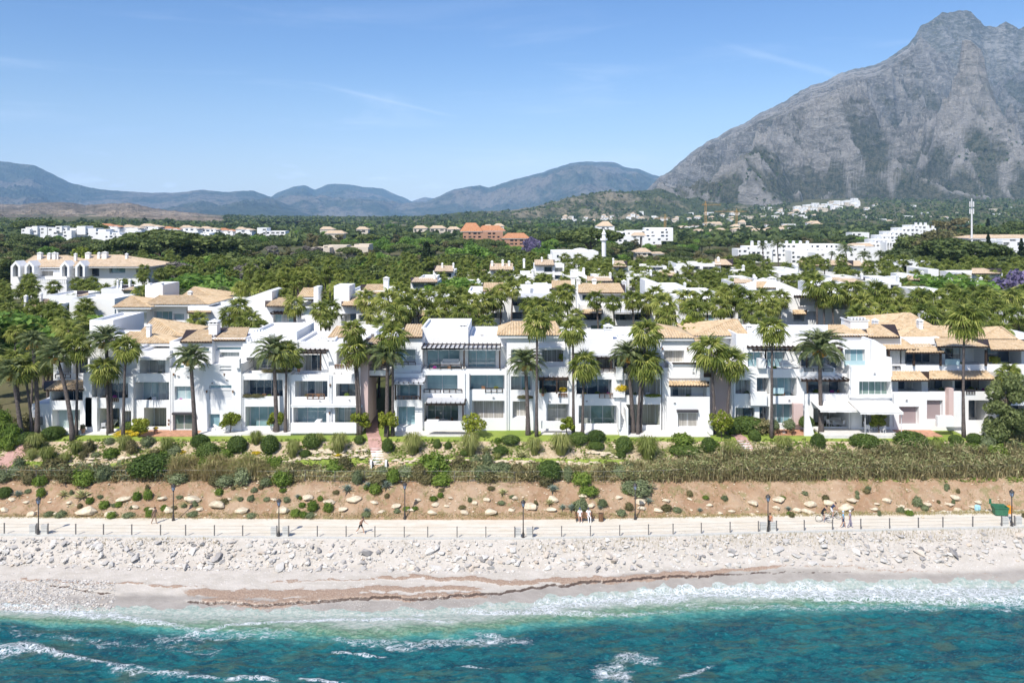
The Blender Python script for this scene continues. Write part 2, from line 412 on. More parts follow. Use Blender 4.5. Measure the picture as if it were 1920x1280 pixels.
M['yflow'] = leafmat('yellow_flowers', [(0.35, 0.26, 0.02), (0.62, 0.46, 0.02), (0.75, 0.6, 0.05)], 0.2)
M['purple'] = leafmat('purple_flowers', [(0.10, 0.09, 0.14), (0.19, 0.16, 0.28), (0.30, 0.25, 0.40)], 0.2)
M['magenta'] = leafmat('magenta_flowers', [(0.30, 0.03, 0.22), (0.50, 0.06, 0.40), (0.62, 0.16, 0.5)], 0.2)
M['stone'] = simple('pale_limestone', (0.60, 0.51, 0.37), 0.9, 0.22, 2.2, bump=0.5)
def riprapmat():
    t = NT('riprap_stone'); oi = t.new('ShaderNodeObjectInfo'); g = t.new('ShaderNodeNewGeometry')
    f = t.math('FRACT', t.math('ADD', oi.outputs['Random'], g.outputs['Random Per Island']))
    col = t.ramp(f, [(0.0, (0.22, 0.21, 0.20)), (0.14, (0.38, 0.36, 0.34)), (0.4, (0.52, 0.50, 0.46)), (0.8, (0.64, 0.61, 0.56)), (1.0, (0.56, 0.47, 0.37))])
    col = t.mix(t.mr(t.noise(3, 5), 0.45, 0.75, 0, 0.45), col, (0.40, 0.37, 0.34))
    t.set(col, 0.88, 0.25); t.bump(t.noise(6, 5), 0.5, 0.05); return t.m
M['riprap'] = riprapmat()
# ------------------------------------------------------------------ ground profile
# ground shape along the depth axis; the promenade edge, beach foot and waterline wander along the coast
_cx = [-600, 0, 60, 300, 523, 760, 981, 1150, 1300, 1440, 1700, 1900, 2500]
_cv = [1.6, .95, .85, .5, .25, .0, .0, .35, .9, 1.5, 2.3, 2.9, 4.5]
_sx = [-600, 0, 220, 500, 760, 900, 1000, 1200, 1400, 1600, 1920, 2500]
_sd = [71.5, 71.3, 70.7, 70.1, 70.1, 70.8, 71.9, 73.7, 74.8, 75.1, 75.5, 76.5]
_bx = [-600, 0, 200, 500, 900, 1200, 1440, 1920, 2500]
_bd = [77.7, 77.4, 76.6, 76.3, 76.0, 76.4, 77.4, 78.2, 79.2]
def curve_c(X):
    return np.interp(np.asarray(X) * FPX / 78.5 + 960, _cx, _cv)
def shore_d(X): return np.interp(np.asarray(X) * FPX / 72.0 + 960, _sx, _sd)
def foot_d(X): return np.interp(np.asarray(X) * FPX / 76.5 + 960, _bx, _bd)
PD = np.array([83.3, 83.45, 84.4, 87.0, 88.2, 90.6, 91.6, 93.3, 94.3, 97.0, 130, 250, 500, 900, 1300, 1800, 2500, 3500, 6000])
PZ = np.array([3.4, 3.52, 4.0, 5.55, 5.85, 6.25, 7.1, 8.2, 8.9, 8.9, 9.4, 9.8, 11.0, 12.5, 13.5, 17, 26, 34, 40])
def ground(X, D):
    X = np.asarray(X, float); D = np.asarray(D, float)
    c = curve_c(X); fade = np.clip((92 - D) / 6, 0, 1)
    Dp = D - c * fade
    sh, ft = shore_d(X), foot_d(X)
    e1 = 78.35 + c
    zb = np.interp(D, [0, 1], [0, 1]) * 0
    # sea bed, beach face, upper beach, rock slope
    t1 = np.clip((D - sh) / np.maximum(ft - sh, .5), 0, 1)
    beach = np.where(D < sh, np.maximum(-(sh - D) * 0.14, -1.6), 1.5 * (t1 ** 0.85))
    t2 = np.clip((D - ft) / np.maximum(e1 - ft, .4), 0, 1)
    low = np.where(D < ft, beach, 1.5 + 1.9 * t2)
    hi = np.interp(Dp, PD, PZ)
    px = X / np.maximum(D, 1) * FPX + 960
    rise = sstep(1150, 1600, px) * np.clip(D - 1300, 0, 2200) * 0.042
    lft = sstep(600, 200, px) * np.clip(D - 700, 0, 1000) * 0.012
    rough = sstep(84, 86, D) * sstep(95, 92, D) * fbm(X * .5, D * .5, 3, 5) * 0.25
    return np.where(D < e1, low, hi) + rise + lft + rough
def gz(x, d): return float(ground(np.array([x]), np.array([d]))[0])
_DS = np.concatenate([np.arange(60, 100, 0.1), np.geomspace(100, 6000, 900)])
def hit(px, py):
    """world point of the ground seen at a photograph pixel"""
    X = (px - 960) * _DS / FPX; zz = ground(X, _DS); ray = CAMZ - (py - HY) * _DS / FPX
    k = np.argmax(ray <= zz)
    if ray[k] > zz[k]: k = len(_DS) - 1
    D = _DS[k]; return Vector((X[k], D, float(zz[k])))

def sheet(name, pxs, Ds, mat, zoff=0.0, smooth=True, attrs=None, rough=None):
    PX, DD = np.meshgrid(pxs, Ds)
    if DD.shape and callable(attrs.get('_D') if attrs else None): DD = attrs['_D'](PX, DD)
    Xw = (PX - 960) * DD / FPX; Zw = ground(Xw, DD) + zoff
    if rough is not None: Zw = Zw + rough(Xw, DD)
    nr, nc = PX.shape
    V = np.stack([Xw, DD, Zw], -1).reshape(-1, 3)
    i = np.arange(nr * nc).reshape(nr, nc)
    F = np.stack([i[:-1, :-1], i[:-1, 1:], i[1:, 1:], i[1:, :-1]], -1).reshape(-1, 4)
    at = {k: f(Xw, DD) for k, f in (attrs or {}).items() if k != '_D'}
    me = mesh_np(name, V, F, mat, smooth, attrs=at)
    return obj(name, me, kind='structure')

def pyD(px, py, z):   # depth of photograph row py at height z
    return FPX * (CAMZ - z) / (py - HY)
# ------------------------------------------------------------------ beach
def wrack_mask(X, D):
    """dry seaweed banks along the beach (photograph rows turned into depths on the sand)"""
    px = X * FPX / D + 960
    def band(xs, ys, hw, amt, sd):
        yc = np.interp(px, xs, ys); zz = ground(X, D)
        py = HY + (CAMZ - zz) * FPX / D
        n = fbm(X * 1.1, D * 3.0, 5, sd) * 6 + fbm(X * .25, D * 0 + 3.3, 3, sd + 7) * 8
        d = (py - yc + n) / np.interp(px, *hw)
        end = sstep(xs[0] - 5, xs[0] + 40, px) * sstep(xs[-1] + 5, xs[-1] - 60, px)
        return amt * np.clip(1 - np.abs(d), 0, 1) ** .5 * end
    m = band([330, 440, 600, 700, 800, 930], [1110, 1117, 1112, 1108, 1103, 1106], ([330, 450, 700, 930], [7, 12, 7, 5]), 1.0, 21)
    m = np.maximum(m, band([360, 500, 640, 760, 880, 940], [1128, 1134, 1122, 1120, 1118, 1120], ([360, 500, 640, 760, 930], [6, 8, 6, 6, 5]), 1.0, 25))
    m = np.maximum(m, band([690, 800, 960, 1050, 1200, 1300, 1440, 1500], [1083, 1085, 1094, 1090, 1083, 1076, 1066, 1060], ([690, 900, 1200, 1500], [3, 6, 7, 3]), 1.0, 31))
    m = np.maximum(m, band([0, 100, 200, 420], [1086, 1092, 1096, 1102], ([0, 420], [2.5, 2.0]), .75, 35))
    m = np.maximum(m, band([480, 700, 760], [1090, 1085, 1084], ([480, 760], [2, 2]), .7, 39))
    m = np.maximum(m, band([1440, 1560, 1640, 1920], [1058, 1062, 1066, 1082], ([1440, 1920], [4, 1.2]), .5, 43))
    return m
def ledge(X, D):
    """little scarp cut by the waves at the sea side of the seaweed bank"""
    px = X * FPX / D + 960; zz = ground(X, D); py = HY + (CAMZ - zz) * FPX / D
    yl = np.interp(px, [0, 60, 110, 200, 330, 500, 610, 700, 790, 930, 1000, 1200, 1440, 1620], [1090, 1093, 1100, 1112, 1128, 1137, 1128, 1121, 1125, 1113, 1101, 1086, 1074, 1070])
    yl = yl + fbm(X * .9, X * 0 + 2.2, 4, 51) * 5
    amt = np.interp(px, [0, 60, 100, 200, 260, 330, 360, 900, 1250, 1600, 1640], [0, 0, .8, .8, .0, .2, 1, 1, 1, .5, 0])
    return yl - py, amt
def beach_rough(X, D):
    dl, amt = ledge(X, D)
    up = sstep(-1.0, 1.2, dl) * np.exp(-np.clip(dl, 0, 99) / 26) * amt * 0.20
    m = wrack_mask(X, D)
    return up + m * 0.07 + fbm(X * 1.6, D * 3, 4, 61) * 0.035 + m * fbm(X * 6, D * 9, 2, 67) * .08 - sstep(1.5, -.5, np.abs(dl)) * amt * 0.03
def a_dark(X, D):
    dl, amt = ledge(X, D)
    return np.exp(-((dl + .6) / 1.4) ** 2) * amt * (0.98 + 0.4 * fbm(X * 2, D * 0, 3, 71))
def a_wet(X, D):
    s = shore_d(X) + fbm(X * .12, D * 0, 3, 75) * .7
    run = np.interp(X * FPX / D + 960, [0, 250, 500, 900, 1100, 1900], [.8, 2.2, 1.8, 1.9, 1.8, 1.3])
    return sstep(run + .5, run - .25, D - s)
def mat_beach():
    t = NT('beach_sand')
    n1 = t.noise(0.6, 6, 0.65, st=(1, 2.2, 1)); n2 = t.noise(9, 5, 0.75); n3 = t.noise(2.2, 6, 0.7, st=(1, 2.5, 1))
    sand = t.mix(t.mr(n1, 0.3, 0.7), (0.43, 0.395, 0.34), (0.53, 0.49, 0.435))
    sand = t.mix(t.mr(n2, 0.35, 0.75, 0, 0.45), sand, (0.42, 0.37, 0.315))
    peb = t.voro(7, st=(1, 1.3, 1)); area = t.mr(n3, 0.50, 0.66)
    sand = t.mix(t.math('MULTIPLY', t.mr(peb, 0.42, 0.25), area), sand, (0.72, 0.70, 0.66))
    wet = t.attr('wet')
    sand = t.mix(t.math('MULTIPLY', wet, 0.92), sand, t.mix(t.mr(n1, .3, .7), (0.27, 0.245, 0.215), (0.34, 0.31, 0.275)))
    wr = t.attr('wrack')
    wn = t.math('ADD', wr, t.math('MULTIPLY', t.math('SUBTRACT', t.noise(5, 6, 0.8, st=(1, 1.6, 1)), 0.5), 1.3))
    weed = t.mix(t.mr(n2, 0.35, 0.65), (0.24, 0.165, 0.12), (0.40, 0.30, 0.225))
    sand = t.mix(t.mr(wn, 0.32, 0.55), sand, weed)
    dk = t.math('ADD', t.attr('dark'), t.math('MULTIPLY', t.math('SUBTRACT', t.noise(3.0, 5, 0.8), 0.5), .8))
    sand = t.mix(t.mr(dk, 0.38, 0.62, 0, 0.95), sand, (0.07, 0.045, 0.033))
    t.set(sand, t.mix(wet, (0.9,) * 3, (0.32,) * 3), 0.35)
    t.bump(t.math('ADD', t.math('MULTIPLY', n2, 0.6), peb), 0.5, 0.03)
    return t.m
Dn = np.concatenate([np.linspace(-16, 0, 20, endpoint=False), np.linspace(0, 1, 112)])
def beachD(PX, T):
    # rows run from offshore to the promenade edge
    c = np.interp(PX, _cx, _cv); top = 78.42 + c
    return np.where(T < 0, 68.0 + T, 68.0 + (top - 68.0) * T)
sheet('beach', np.arange(-500, 2421, 2.0), Dn, mat_beach(), attrs={'_D': beachD, 'wrack': wrack_mask, 'dark': a_dark, 'wet': a_wet}, rough=beach_rough)

# ------------------------------------------------------------------ sea
def mat_sea():
    t = NT('sea_water')
    sh = t.attr('shallow')      # 1 at the edge, 0 deep
    vec = t.co()
    mp = t.new('ShaderNodeMapping'); mp.inputs['Rotation'].default_value = (0, 0, math.radians(-7)); t.l.new(vec, mp.inputs[0]); rv = mp.outputs[0]
    big = t.noise(0.09, 5, 0.6, 0.4, vec=rv, st=(1, 2.2, 1)); mid = t.noise(0.55, 6, 0.65, 0.8, vec=rv, st=(1, 1.7, 1)); fine = t.noise(2.6, 5, 0.7, 0.6, vec=rv, st=(1, 1.5, 1))
    deep = t.mix(t.mr(big, 0.35, 0.65), (0.005, 0.085, 0.105), (0.010, 0.135, 0.145))
    deep = t.mix(t.mr(mid, 0.44, 0.60, 0, 0.85), deep, (0.002, 0.048, 0.075)); fin2 = t.noise(7, 4, 0.75, 0.4, vec=rv, st=(1, 1.8, 1)); deep = t.mix(t.mr(fin2, 0.50, 0.66, 0, 0.6), deep, (0.002, 0.05, 0.075))
    deep = t.mix(t.mr(fine, 0.52, 0.66, 0, 0.65), deep, (0.02, 0.21, 0.215))
    weed = t.noise(0.16, 6, 0.7, 1.2, vec=rv, st=(1, 5.0, 1))
    deep = t.mix(t.mr(weed, 0.51, 0.62, 0, 0.7), deep, (0.055, 0.105, 0.075))
    s2 = t.math('ADD', sh, t.math('MULTIPLY', t.math('SUBTRACT', mid, 0.5), 0.5))
    turq = t.mix(t.mr(fine, 0.35, 0.65), (0.03, 0.22, 0.20), (0.11, 0.33, 0.29))
    yel = t.mix(t.mr(fine, 0.4, 0.62), (0.10, 0.18, 0.09), (0.24, 0.32, 0.20))
    col = t.mix(t.mr(s2, 0.22, 0.52), deep, turq)
    col = t.mix(t.mr(s2, 0.40, 0.62, 0, 0.75), col, yel)
    pale = t.mix(t.mr(fine, 0.35, 0.65), (0.27, 0.35, 0.31), (0.46, 0.48, 0.43))
    col = t.mix(t.mr(s2, 0.58, 0.88), col, pale)
    # foam: lace from warped cells, thicker where the attribute is high
    wn = t.new('ShaderNodeTexNoise'); t.l.new(rv, wn.inputs['Vector']); wn.inputs['Scale'].default_value = 0.8; wn.inputs['Detail'].default_value = 5
    va = t.new('ShaderNodeVectorMath', operation='MULTIPLY_ADD'); t.l.new(wn.outputs['Color'], va.inputs[0]); va.inputs[1].default_value = (1.6, 1.6, 0); t.l.new(rv, va.inputs[2])
    c1 = t.voro(1.5, 'DISTANCE_TO_EDGE', vec=va.outputs[0], st=(1, 1.5, 1)); c2 = t.voro(4.5, 'DISTANCE_TO_EDGE', vec=va.outputs[0], st=(1, 1.3, 1))
    lace = t.math('MAXIMUM', t.mr(c1, 0.13, 0.0), t.math('MULTIPLY', t.mr(c2, 0.16, 0.0), 0.85))
    fo = t.attr('foam')
    fn = t.math('MULTIPLY', t.math('SUBTRACT', t.noise(1.1, 7, 0.75, 0.5, vec=rv, st=(1, 2, 1)), 0.5), 1.25)
    f1 = t.math('ADD', fo, fn)
    solid = t.mr(t.math('ADD', f1, t.math('MULTIPLY', t.math('SUBTRACT', t.noise(4.5, 5, 0.8, 0.6, vec=rv, st=(1, 1.5, 1)), 0.5), 1.5)), 0.72, 1.15)
    lacy = t.math('MULTIPLY', lace, t.mr(f1, 0.17, 0.52))
    foam = t.math('MAXIMUM', solid, lacy)
    speck = t.math('MULTIPLY', t.mr(t.noise(7, 3, 0.7, vec=rv, st=(1, 2.5, 1)), 0.66, 0.76), 0.22)
    foam = t.math('MAXIMUM', foam, speck)
    fcol = t.mix(t.mr(t.noise(5, 4), 0.35, 0.7), (0.70, 0.74, 0.77), (0.86, 0.88, 0.9))
    col = t.mix(foam, col, fcol)
    t.set(col, t.mix(foam, (0.13,) * 3, (0.8,) * 3), 0.5)
    t.b.inputs['IOR'].default_value = 1.33
    h = t.math('ADD', t.math('MULTIPLY', t.noise(1.6, 7, 0.7, 0.7, vec=rv, st=(1, 1.8, 1)), 1.0), t.math('MULTIPLY', foam, 0.25))
    t.bump(h, 0.8, 0.22)
    return t.m
def foam_attr(X, D):
    px = X * FPX / D + 960; py = HY + CAMZ * FPX / D
    f = np.zeros_like(px)
    def line(xs, ys, hw, amt, sd, rag=5.0, soft=1.0):
        n = fbm(X * .45, D * .9, 5, sd) * rag
        yc = np.interp(px, xs, ys); e = sstep(xs[0] - 25, xs[0] + 25, px) * sstep(xs[-1] + 25, xs[-1] - 25, px)
        h = np.interp(px, *hw) if isinstance(hw, tuple) else hw
        a = np.interp(px, *amt) if isinstance(amt, tuple) else amt
        d = (py - yc + n) / h
        return np.exp(-np.abs(d) ** 2.2 * soft) * a * e
    L = [([1180, 1300, 1450, 1600, 1760, 2000], [1117, 1111, 1111, 1115, 1117, 1120], ([1180, 1400, 1920], [8, 11, 17]), ([1180, 1350, 1500, 1920], [.42, .6, .76, .84]), 1, 9),
         ([980, 1100, 1300], [1143, 1130, 1120], 11, .5, 2, 8),
         ([1250, 1500, 1920, 2100], [1136, 1138, 1140, 1140], 9, .30, 6, 6),
         ([840, 960, 1180, 1300], [1147, 1148, 1151, 1146], 5.5, ([840, 960, 1300], [.38, .55, .25]), 3, 3),
         ([340, 430, 520, 640, 760, 850], [1192, 1172, 1166, 1160, 1160, 1165], ([340, 430, 850], [6, 4, 2.2]), .58, 4, 4),
         ([-60, 60, 140, 220, 330, 420], [1134, 1140, 1150, 1156, 1172, 1192], ([0, 400], [10, 7]), ([0, 200, 420], [.58, .55, .35]), 5, 7),
         ([-60, 0, 50, 95, 140, 190, 240, 300], [1228, 1222, 1212, 1222, 1236, 1247, 1252, 1258], ([0, 60, 120, 200, 300], [16, 14, 7, 4, 2.5]), ([0, 60, 160, 300], [.5, .54, .46, .32]), 7, 5),
         ([425, 460, 500, 520], [1273, 1268, 1270, 1276], 5, .75, 8, 4), ([560, 600, 640], [1272, 1276, 1281], 3.5, .72, 9, 3),
         ([625, 680, 720], [1222, 1228, 1230], 2.4, .72, 10, 2), ([870, 890, 915], [1247, 1251, 1255], 2.4, .72, 11, 2),
         ([1110, 1150, 1190], [1262, 1258, 1270], 22, .42, 12, 12), ([1150, 1190, 1240], [1235, 1232, 1240], 12, .42, 13, 10),
         ([1270, 1300, 1340], [1273, 1262, 1245], 5, .48, 14, 6), ([610, 700, 760], [1200, 1205, 1200], 10, .36, 15, 9),
         ([720, 800, 960], [1213, 1205, 1202], 11, .40, 16, 11), ([280, 400, 560], [1200, 1192, 1185], 14, .30, 17, 8),
         ([880, 950, 1000], [1190, 1195, 1200], 8, .38, 18, 9), ([0, 200, 420], [1180, 1205, 1222], 12, .24, 19, 9), ([200, 330, 420], [1256, 1266, 1272], 6, .4, 20, 6),
         ([-700, -400, -60], [1180, 1170, 1150], 16, .6, 22, 9), ([2000, 2300, 2600], [1124, 1120, 1118], 20, .9, 23, 9)]
    for l in L: f = np.maximum(f, line(*l))
    # swash where the sheet thins out over the sand
    dsh = D - shore_d(X)
    f = np.maximum(f, sstep(-1.2, .1, dsh) * (.06 + fbm(X * .3, D * 1.2, 4, 81) * .5))
    return f
def shallow_attr(X, D):
    px = X * FPX / D + 960
    w_ = np.interp(px, [0, 300, 700, 1000, 1300, 1600, 1920], [3.0, 4.0, 6.2, 5.4, 6.0, 5.6, 4.8])
    return np.clip(1 - (shore_d(X) - D) / w_ * .85, 0, 1.1) + fbm(X * .12, D * .25, 3, 85) * .12
def sea_z(X, D):
    near = sstep(0, 3.0, shore_d(X) - D)
    a = -math.radians(7); u = X * math.cos(a) + D * math.sin(a); v = -X * math.sin(a) + D * math.cos(a)
    z_ = (fbm(u * .22, v * .42, 4, 91) * .28 + ridged(u * .5, v * 1.0, 4, 95) * .14 - .06) * (.25 + .75 * near)
    z_ = z_ + foam_attr(X, D) * .10 * near
    px = X * FPX / D + 960; py = HY + CAMZ * FPX / D
    yc = np.interp(px, [0, 50, 95, 140, 190, 240, 300, 420], [1222, 1212, 1222, 1236, 1247, 1252, 1258, 1270])
    z_ = z_ + np.exp(-((py - yc) / 9) ** 2) * .22 * sstep(460, 250, px)
    return z_
def build_sea():
    pxs = np.arange(-500, 2421, 2.5)
    T = np.concatenate([np.linspace(0, 1, 150)])
    PX, TT = np.meshgrid(pxs, T)
    top = np.interp(PX, _sx, _sd) + .9 + fbm((PX - 960) * .05 * .5, TT * 0, 4, 99) * .9
    DD = 52 + (top - 52) * TT
    Xw = (PX - 960) * DD / FPX
    # water thins out: follow the sand at the very edge
    gnd = ground(Xw, DD) + beach_rough(Xw, DD)
    Zw = np.maximum(sea_z(Xw, DD), np.where(TT > .80, gnd + .012 * sstep(1.0, .97, TT) - .03 * sstep(.985, 1.0, TT), -9))
    nr, nc = PX.shape; V = np.stack([Xw, DD, Zw], -1).reshape(-1, 3)
    i = np.arange(nr * nc).reshape(nr, nc)
    F = np.stack([i[:-1, :-1], i[:-1, 1:], i[1:, 1:], i[1:, :-1]], -1).reshape(-1, 4)
    # coarse sea out to the sides and behind the camera
    b = len(V); O = [(-400, -800, 0), (400, -800, 0), (400, 52.0, 0), (-400, 52.0, 0)]
    V = np.vstack([V, O]); F = np.vstack([F, [[b, b + 1, b + 2, b + 3]]])
    PXf = np.concatenate([foam_attr(Xw, DD).ravel(), [0] * 4]); SHf = np.concatenate([shallow_attr(Xw, DD).ravel(), [0] * 4])
    me = mesh_np('sea', V, F, mat_sea(), True, attrs={'foam': PXf, 'shallow': SHf}); obj('sea', me, kind='structure')
build_sea()
def seabed():
    mb = MB(); mb.box(-420, 420, -820, 54, -3.4, -1.7); mb.build('seabed', simple('seabed_sand', (0.2, 0.2, 0.16)), kind='structure')
seabed()

# ------------------------------------------------------------------ promenade, bank, garden, lawn, plain
def mat_prom():
    t = NT('promenade_paving')
    n = t.noise(0.5, 5, 0.6, st=(1, 3, 1)); n2 = t.noise(3, 5)
    c = t.mix(t.mr(n, 0.3, 0.7), (0.64, 0.58, 0.47), (0.72, 0.67, 0.57)); c = t.mix(t.mr(n2, .5, .75, 0, .3), c, (0.5, 0.43, 0.33))
    c = t.mix(t.mr(t.noise(0.25, 6, .7, st=(1, 4, 1)), .52, .68, 0, .55), c, (0.60, 0.50, 0.37)); t.set(c, 0.85, 0.3); t.bump(n2, .3, .015); return t.m
def promD(PX, T): return 78.38 + (83.3 - 78.38) * T + np.interp(PX, _cx, _cv) * np.clip((92 - (78.38 + 4.9 * T)) / 6, 0, 1)
sheet('promenade', np.arange(-500, 2421, 12.0), np.linspace(0, 1, 12), mat_prom(), .004, attrs={'_D': promD})
def kerb():
    pxs = np.arange(-500, 2421, 12.0); mb = MB()
    for k in range(len(pxs) - 1):
        q = []
        for p in (pxs[k], pxs[k + 1]):
            c = float(np.interp(p, _cx, _cv)); d = 78.30 + c; x = X_(p, d); q.append((x, d))
        (x0, d0), (x1, d1) = q
        mb.quad((x0, d0, 3.0), (x1, d1, 3.0), (x1, d1, 3.50), (x0, d0, 3.50)); mb.quad((x0, d0, 3.50), (x1, d1, 3.50), (x1, d1 + .3, 3.50), (x0, d0 + .3, 3.50))
        mb.quad((x0, d0 + .3, 3.50), (x1, d1 + .3, 3.50), (x1, d1 + .3, 3.3), (x0, d0 + .3, 3.3))
    mb.build('promenade_kerb', M['concrete'], kind='structure')
kerb()
def mat_soil():
    t = NT('red_soil'); n = t.noise(0.25, 5, 0.6); n2 = t.noise(2.0, 7, 0.75); n3 = t.noise(9, 4)
    c = t.mix(t.mr(n, 0.35, 0.65), (0.34, 0.215, 0.13), (0.43, 0.31, 0.205)); c = t.mix(t.mr(n2, .48, .72, 0, .7), c, (0.48, 0.38, 0.27))
    c = t.mix(t.mr(n3, .55, .8, 0, .5), c, (0.20, 0.12, 0.07))
    v = t.voro(1.3); c = t.mix(t.mr(t.math('ADD', t.noise(0.8, 5), t.math('MULTIPLY', t.noise(6, 3), .2)), .66, .74, 0, .6), c, (0.20, 0.20, 0.08))
    t.set(c, .95, .1); t.bump(t.math('ADD', n2, t.math('MULTIPLY', n3, .4)), .9, .15); return t.m
def bankD(PX, T): return 83.3 + (88.3 - 83.3) * T + np.interp(PX, _cx, _cv) * np.clip((92 - (83.3 + 5 * T)) / 6, 0, 1)
sheet('soil_bank', np.arange(-500, 2421, 4.0), np.linspace(0, 1, 40), mat_soil(), 0, attrs={'_D': bankD}, rough=lambda X, D: fbm(X * .8, D * .8, 4, 3) * .22 * sstep(83.6, 85.5, D - curve_c(X) * .7))
def mat_garden():
    t = NT('garden_soil'); n = t.noise(0.45, 5, .65); n2 = t.noise(3.5, 6, .75)
    c = t.mix(t.mr(n2, .35, .68), (0.40, 0.30, 0.19), (0.56, 0.47, 0.34)); c = t.mix(t.mr(n, .50, .60, 0, .85), c, t.mix(t.mr(n2, .4, .6), (0.11, 0.14, 0.035), (0.20, 0.21, 0.07)))
    t.set(c, .95, .1); t.bump(n2, .8, .1); return t.m
def gardD(PX, T): return 88.3 + (93.85 - 88.3) * T + np.interp(PX, _cx, _cv) * np.clip((92 - (88.3 + 5.55 * T)) / 6, 0, 1)
sheet('garden_ground', np.arange(-500, 2421, 6.0), np.linspace(0, 1, 40), mat_garden(), 0, attrs={'_D': gardD})
def mat_lawn():
    t = NT('mown_lawn'); n = t.noise(0.5, 5, .6); n2 = t.noise(12, 4, .7)
    c = t.mix(t.mr(n, .3, .7), (0.16, 0.245, 0.035), (0.27, 0.34, 0.065)); c = t.mix(t.mr(n2, .35, .7, 0, .5), c, (0.26, 0.28, 0.08))
    t.set(c, .9, .15); t.bump(n2, .6, .04); return t.m
M['lawn'] = mat_lawn()
sheet('lawn', np.arange(-500, 2421, 12.0), np.linspace(93.85, 99.5, 10), M['lawn'], 0)
def mat_plain():
    t = NT('plain_ground'); n = t.noise(0.02, 6, .65, world=True); n2 = t.noise(0.2, 5, .7, world=True)
    c = t.mix(t.mr(n, .35, .65), (0.07, 0.085, 0.03), (0.15, 0.13, 0.07)); c = t.mix(t.mr(n2, .45, .7, 0, .6), c, (0.05, 0.065, 0.022))
    t.set(c, .95, .1); return t.m
sheet('ground_plain', np.arange(-900, 2821, 40.0), np.concatenate([np.linspace(99.5, 200, 12), np.geomspace(210, 3600, 60)]), mat_plain(), 0)
def sideground():
    """land left and right of the surveyed strip"""
    mb = MB()
    for s in (-1, 1):
        for (d0, d1, z0, z1) in ((99.5, 3600, 8.5, 30),):
            x0a, x0b = s * 1850 * d0 / FPX * 1.0, s * 1850 * d1 / FPX
            mb.quad((x0a, d0, z0), (x0b, d1, z1), (x0b + s * 3000, d1, z1), (x0a + s * 3000, d0, z0)) if s > 0 else mb.quad((x0a, d0, z0), (x0a - 3000, d0, z0), (x0b - 3000, d1, z1), (x0b, d1, z1))
    mb.build('side_plain', M['plain'] if 'plain' in M else mat_plain(), kind='structure')
sideground()

# ------------------------------------------------------------------ mountains
def mountain(name, sky, Db, Dr, zb, shape, amp, freq, mat, seed, pxstep=4, nrow=90, jag=3.0, base_amp=0.35, gully=1.0, vstr=0, gain=.55):
    """terrain between a foot at depth Db and a ridge at Dr whose skyline follows the photograph rows"""
    sx, sy = zip(*sky)
    pxs = np.arange(sx[0], sx[-1] + .1, pxstep); T = np.concatenate([np.linspace(0, 1, nrow), [1.08, 1.2, 1.4]])
    PX, TT = np.meshgrid(pxs, T)
    D = Db + (Dr - Db) * TT
    Xw = (PX - 960) * D / FPX
    xr = (PX - 960) / FPX
    pyr = np.interp(PX, sx, sy) + fbm(PX / 26.0, PX * 0 + seed, 5, seed, .6) * jag
    zr = CAMZ - (pyr - HY) * Dr / FPX
    zb_ = zb
    s = np.where(TT <= 1, shape(np.clip(TT, 0, 1)), np.clip(1 - (TT - 1) * 1.6, 0, 1))
    Z = zb_ + (zr - zb_) * s
    u, v = Xw / freq, D / freq
    u, v = (u * .86 + v * .5 * vstr, v * .86 - u * .35) if vstr else (u, v)
    wu = u + fbm(u * .7, v * .7, 3, seed + 40) * .6 * gully; wv = v * (.9 if vstr else .55) + fbm(u * .7 + 9, v * .7, 3, seed + 44) * .6
    n = ridged(wu, wv, 5, seed + 3, gain) - .45 + (ridged(wu * .33 + 5, wv * .33, 3, seed + 60) - .45) * 1.3
    n2 = ridged(u * 4.3 + n, v * 3.5, 5, seed + 13, .62) - .45
    env = np.sin(np.clip(TT, 0, 1) ** .8 * math.pi) ** .6 * base_amp + .0
    Z = Z + (n * amp + n2 * amp * .22) * env * np.clip((zr - zb_) / 300, .15, 1.4)
    cap = CAMZ + (zr - CAMZ) * D / Dr - (1 - TT) * (zr - zb_) * .10 - np.abs(n2) * amp * .03
    Z = np.where(TT < 1, np.minimum(Z, cap), Z)
    nr, nc = PX.shape; V = np.stack([Xw, D, Z], -1).reshape(-1, 3)
    i = np.arange(nr * nc).reshape(nr, nc)
    F = np.stack([i[:-1, :-1], i[:-1, 1:], i[1:, 1:], i[1:, :-1]], -1).reshape(-1, 4)
    rock = np.clip((n2 * 1.3 + n * .8) + .5, 0, 1)
    me = mesh_np(name, V, F, mat, False, attrs={'rock': rock, 'h': s})
    return obj(name, me, kind='structure')
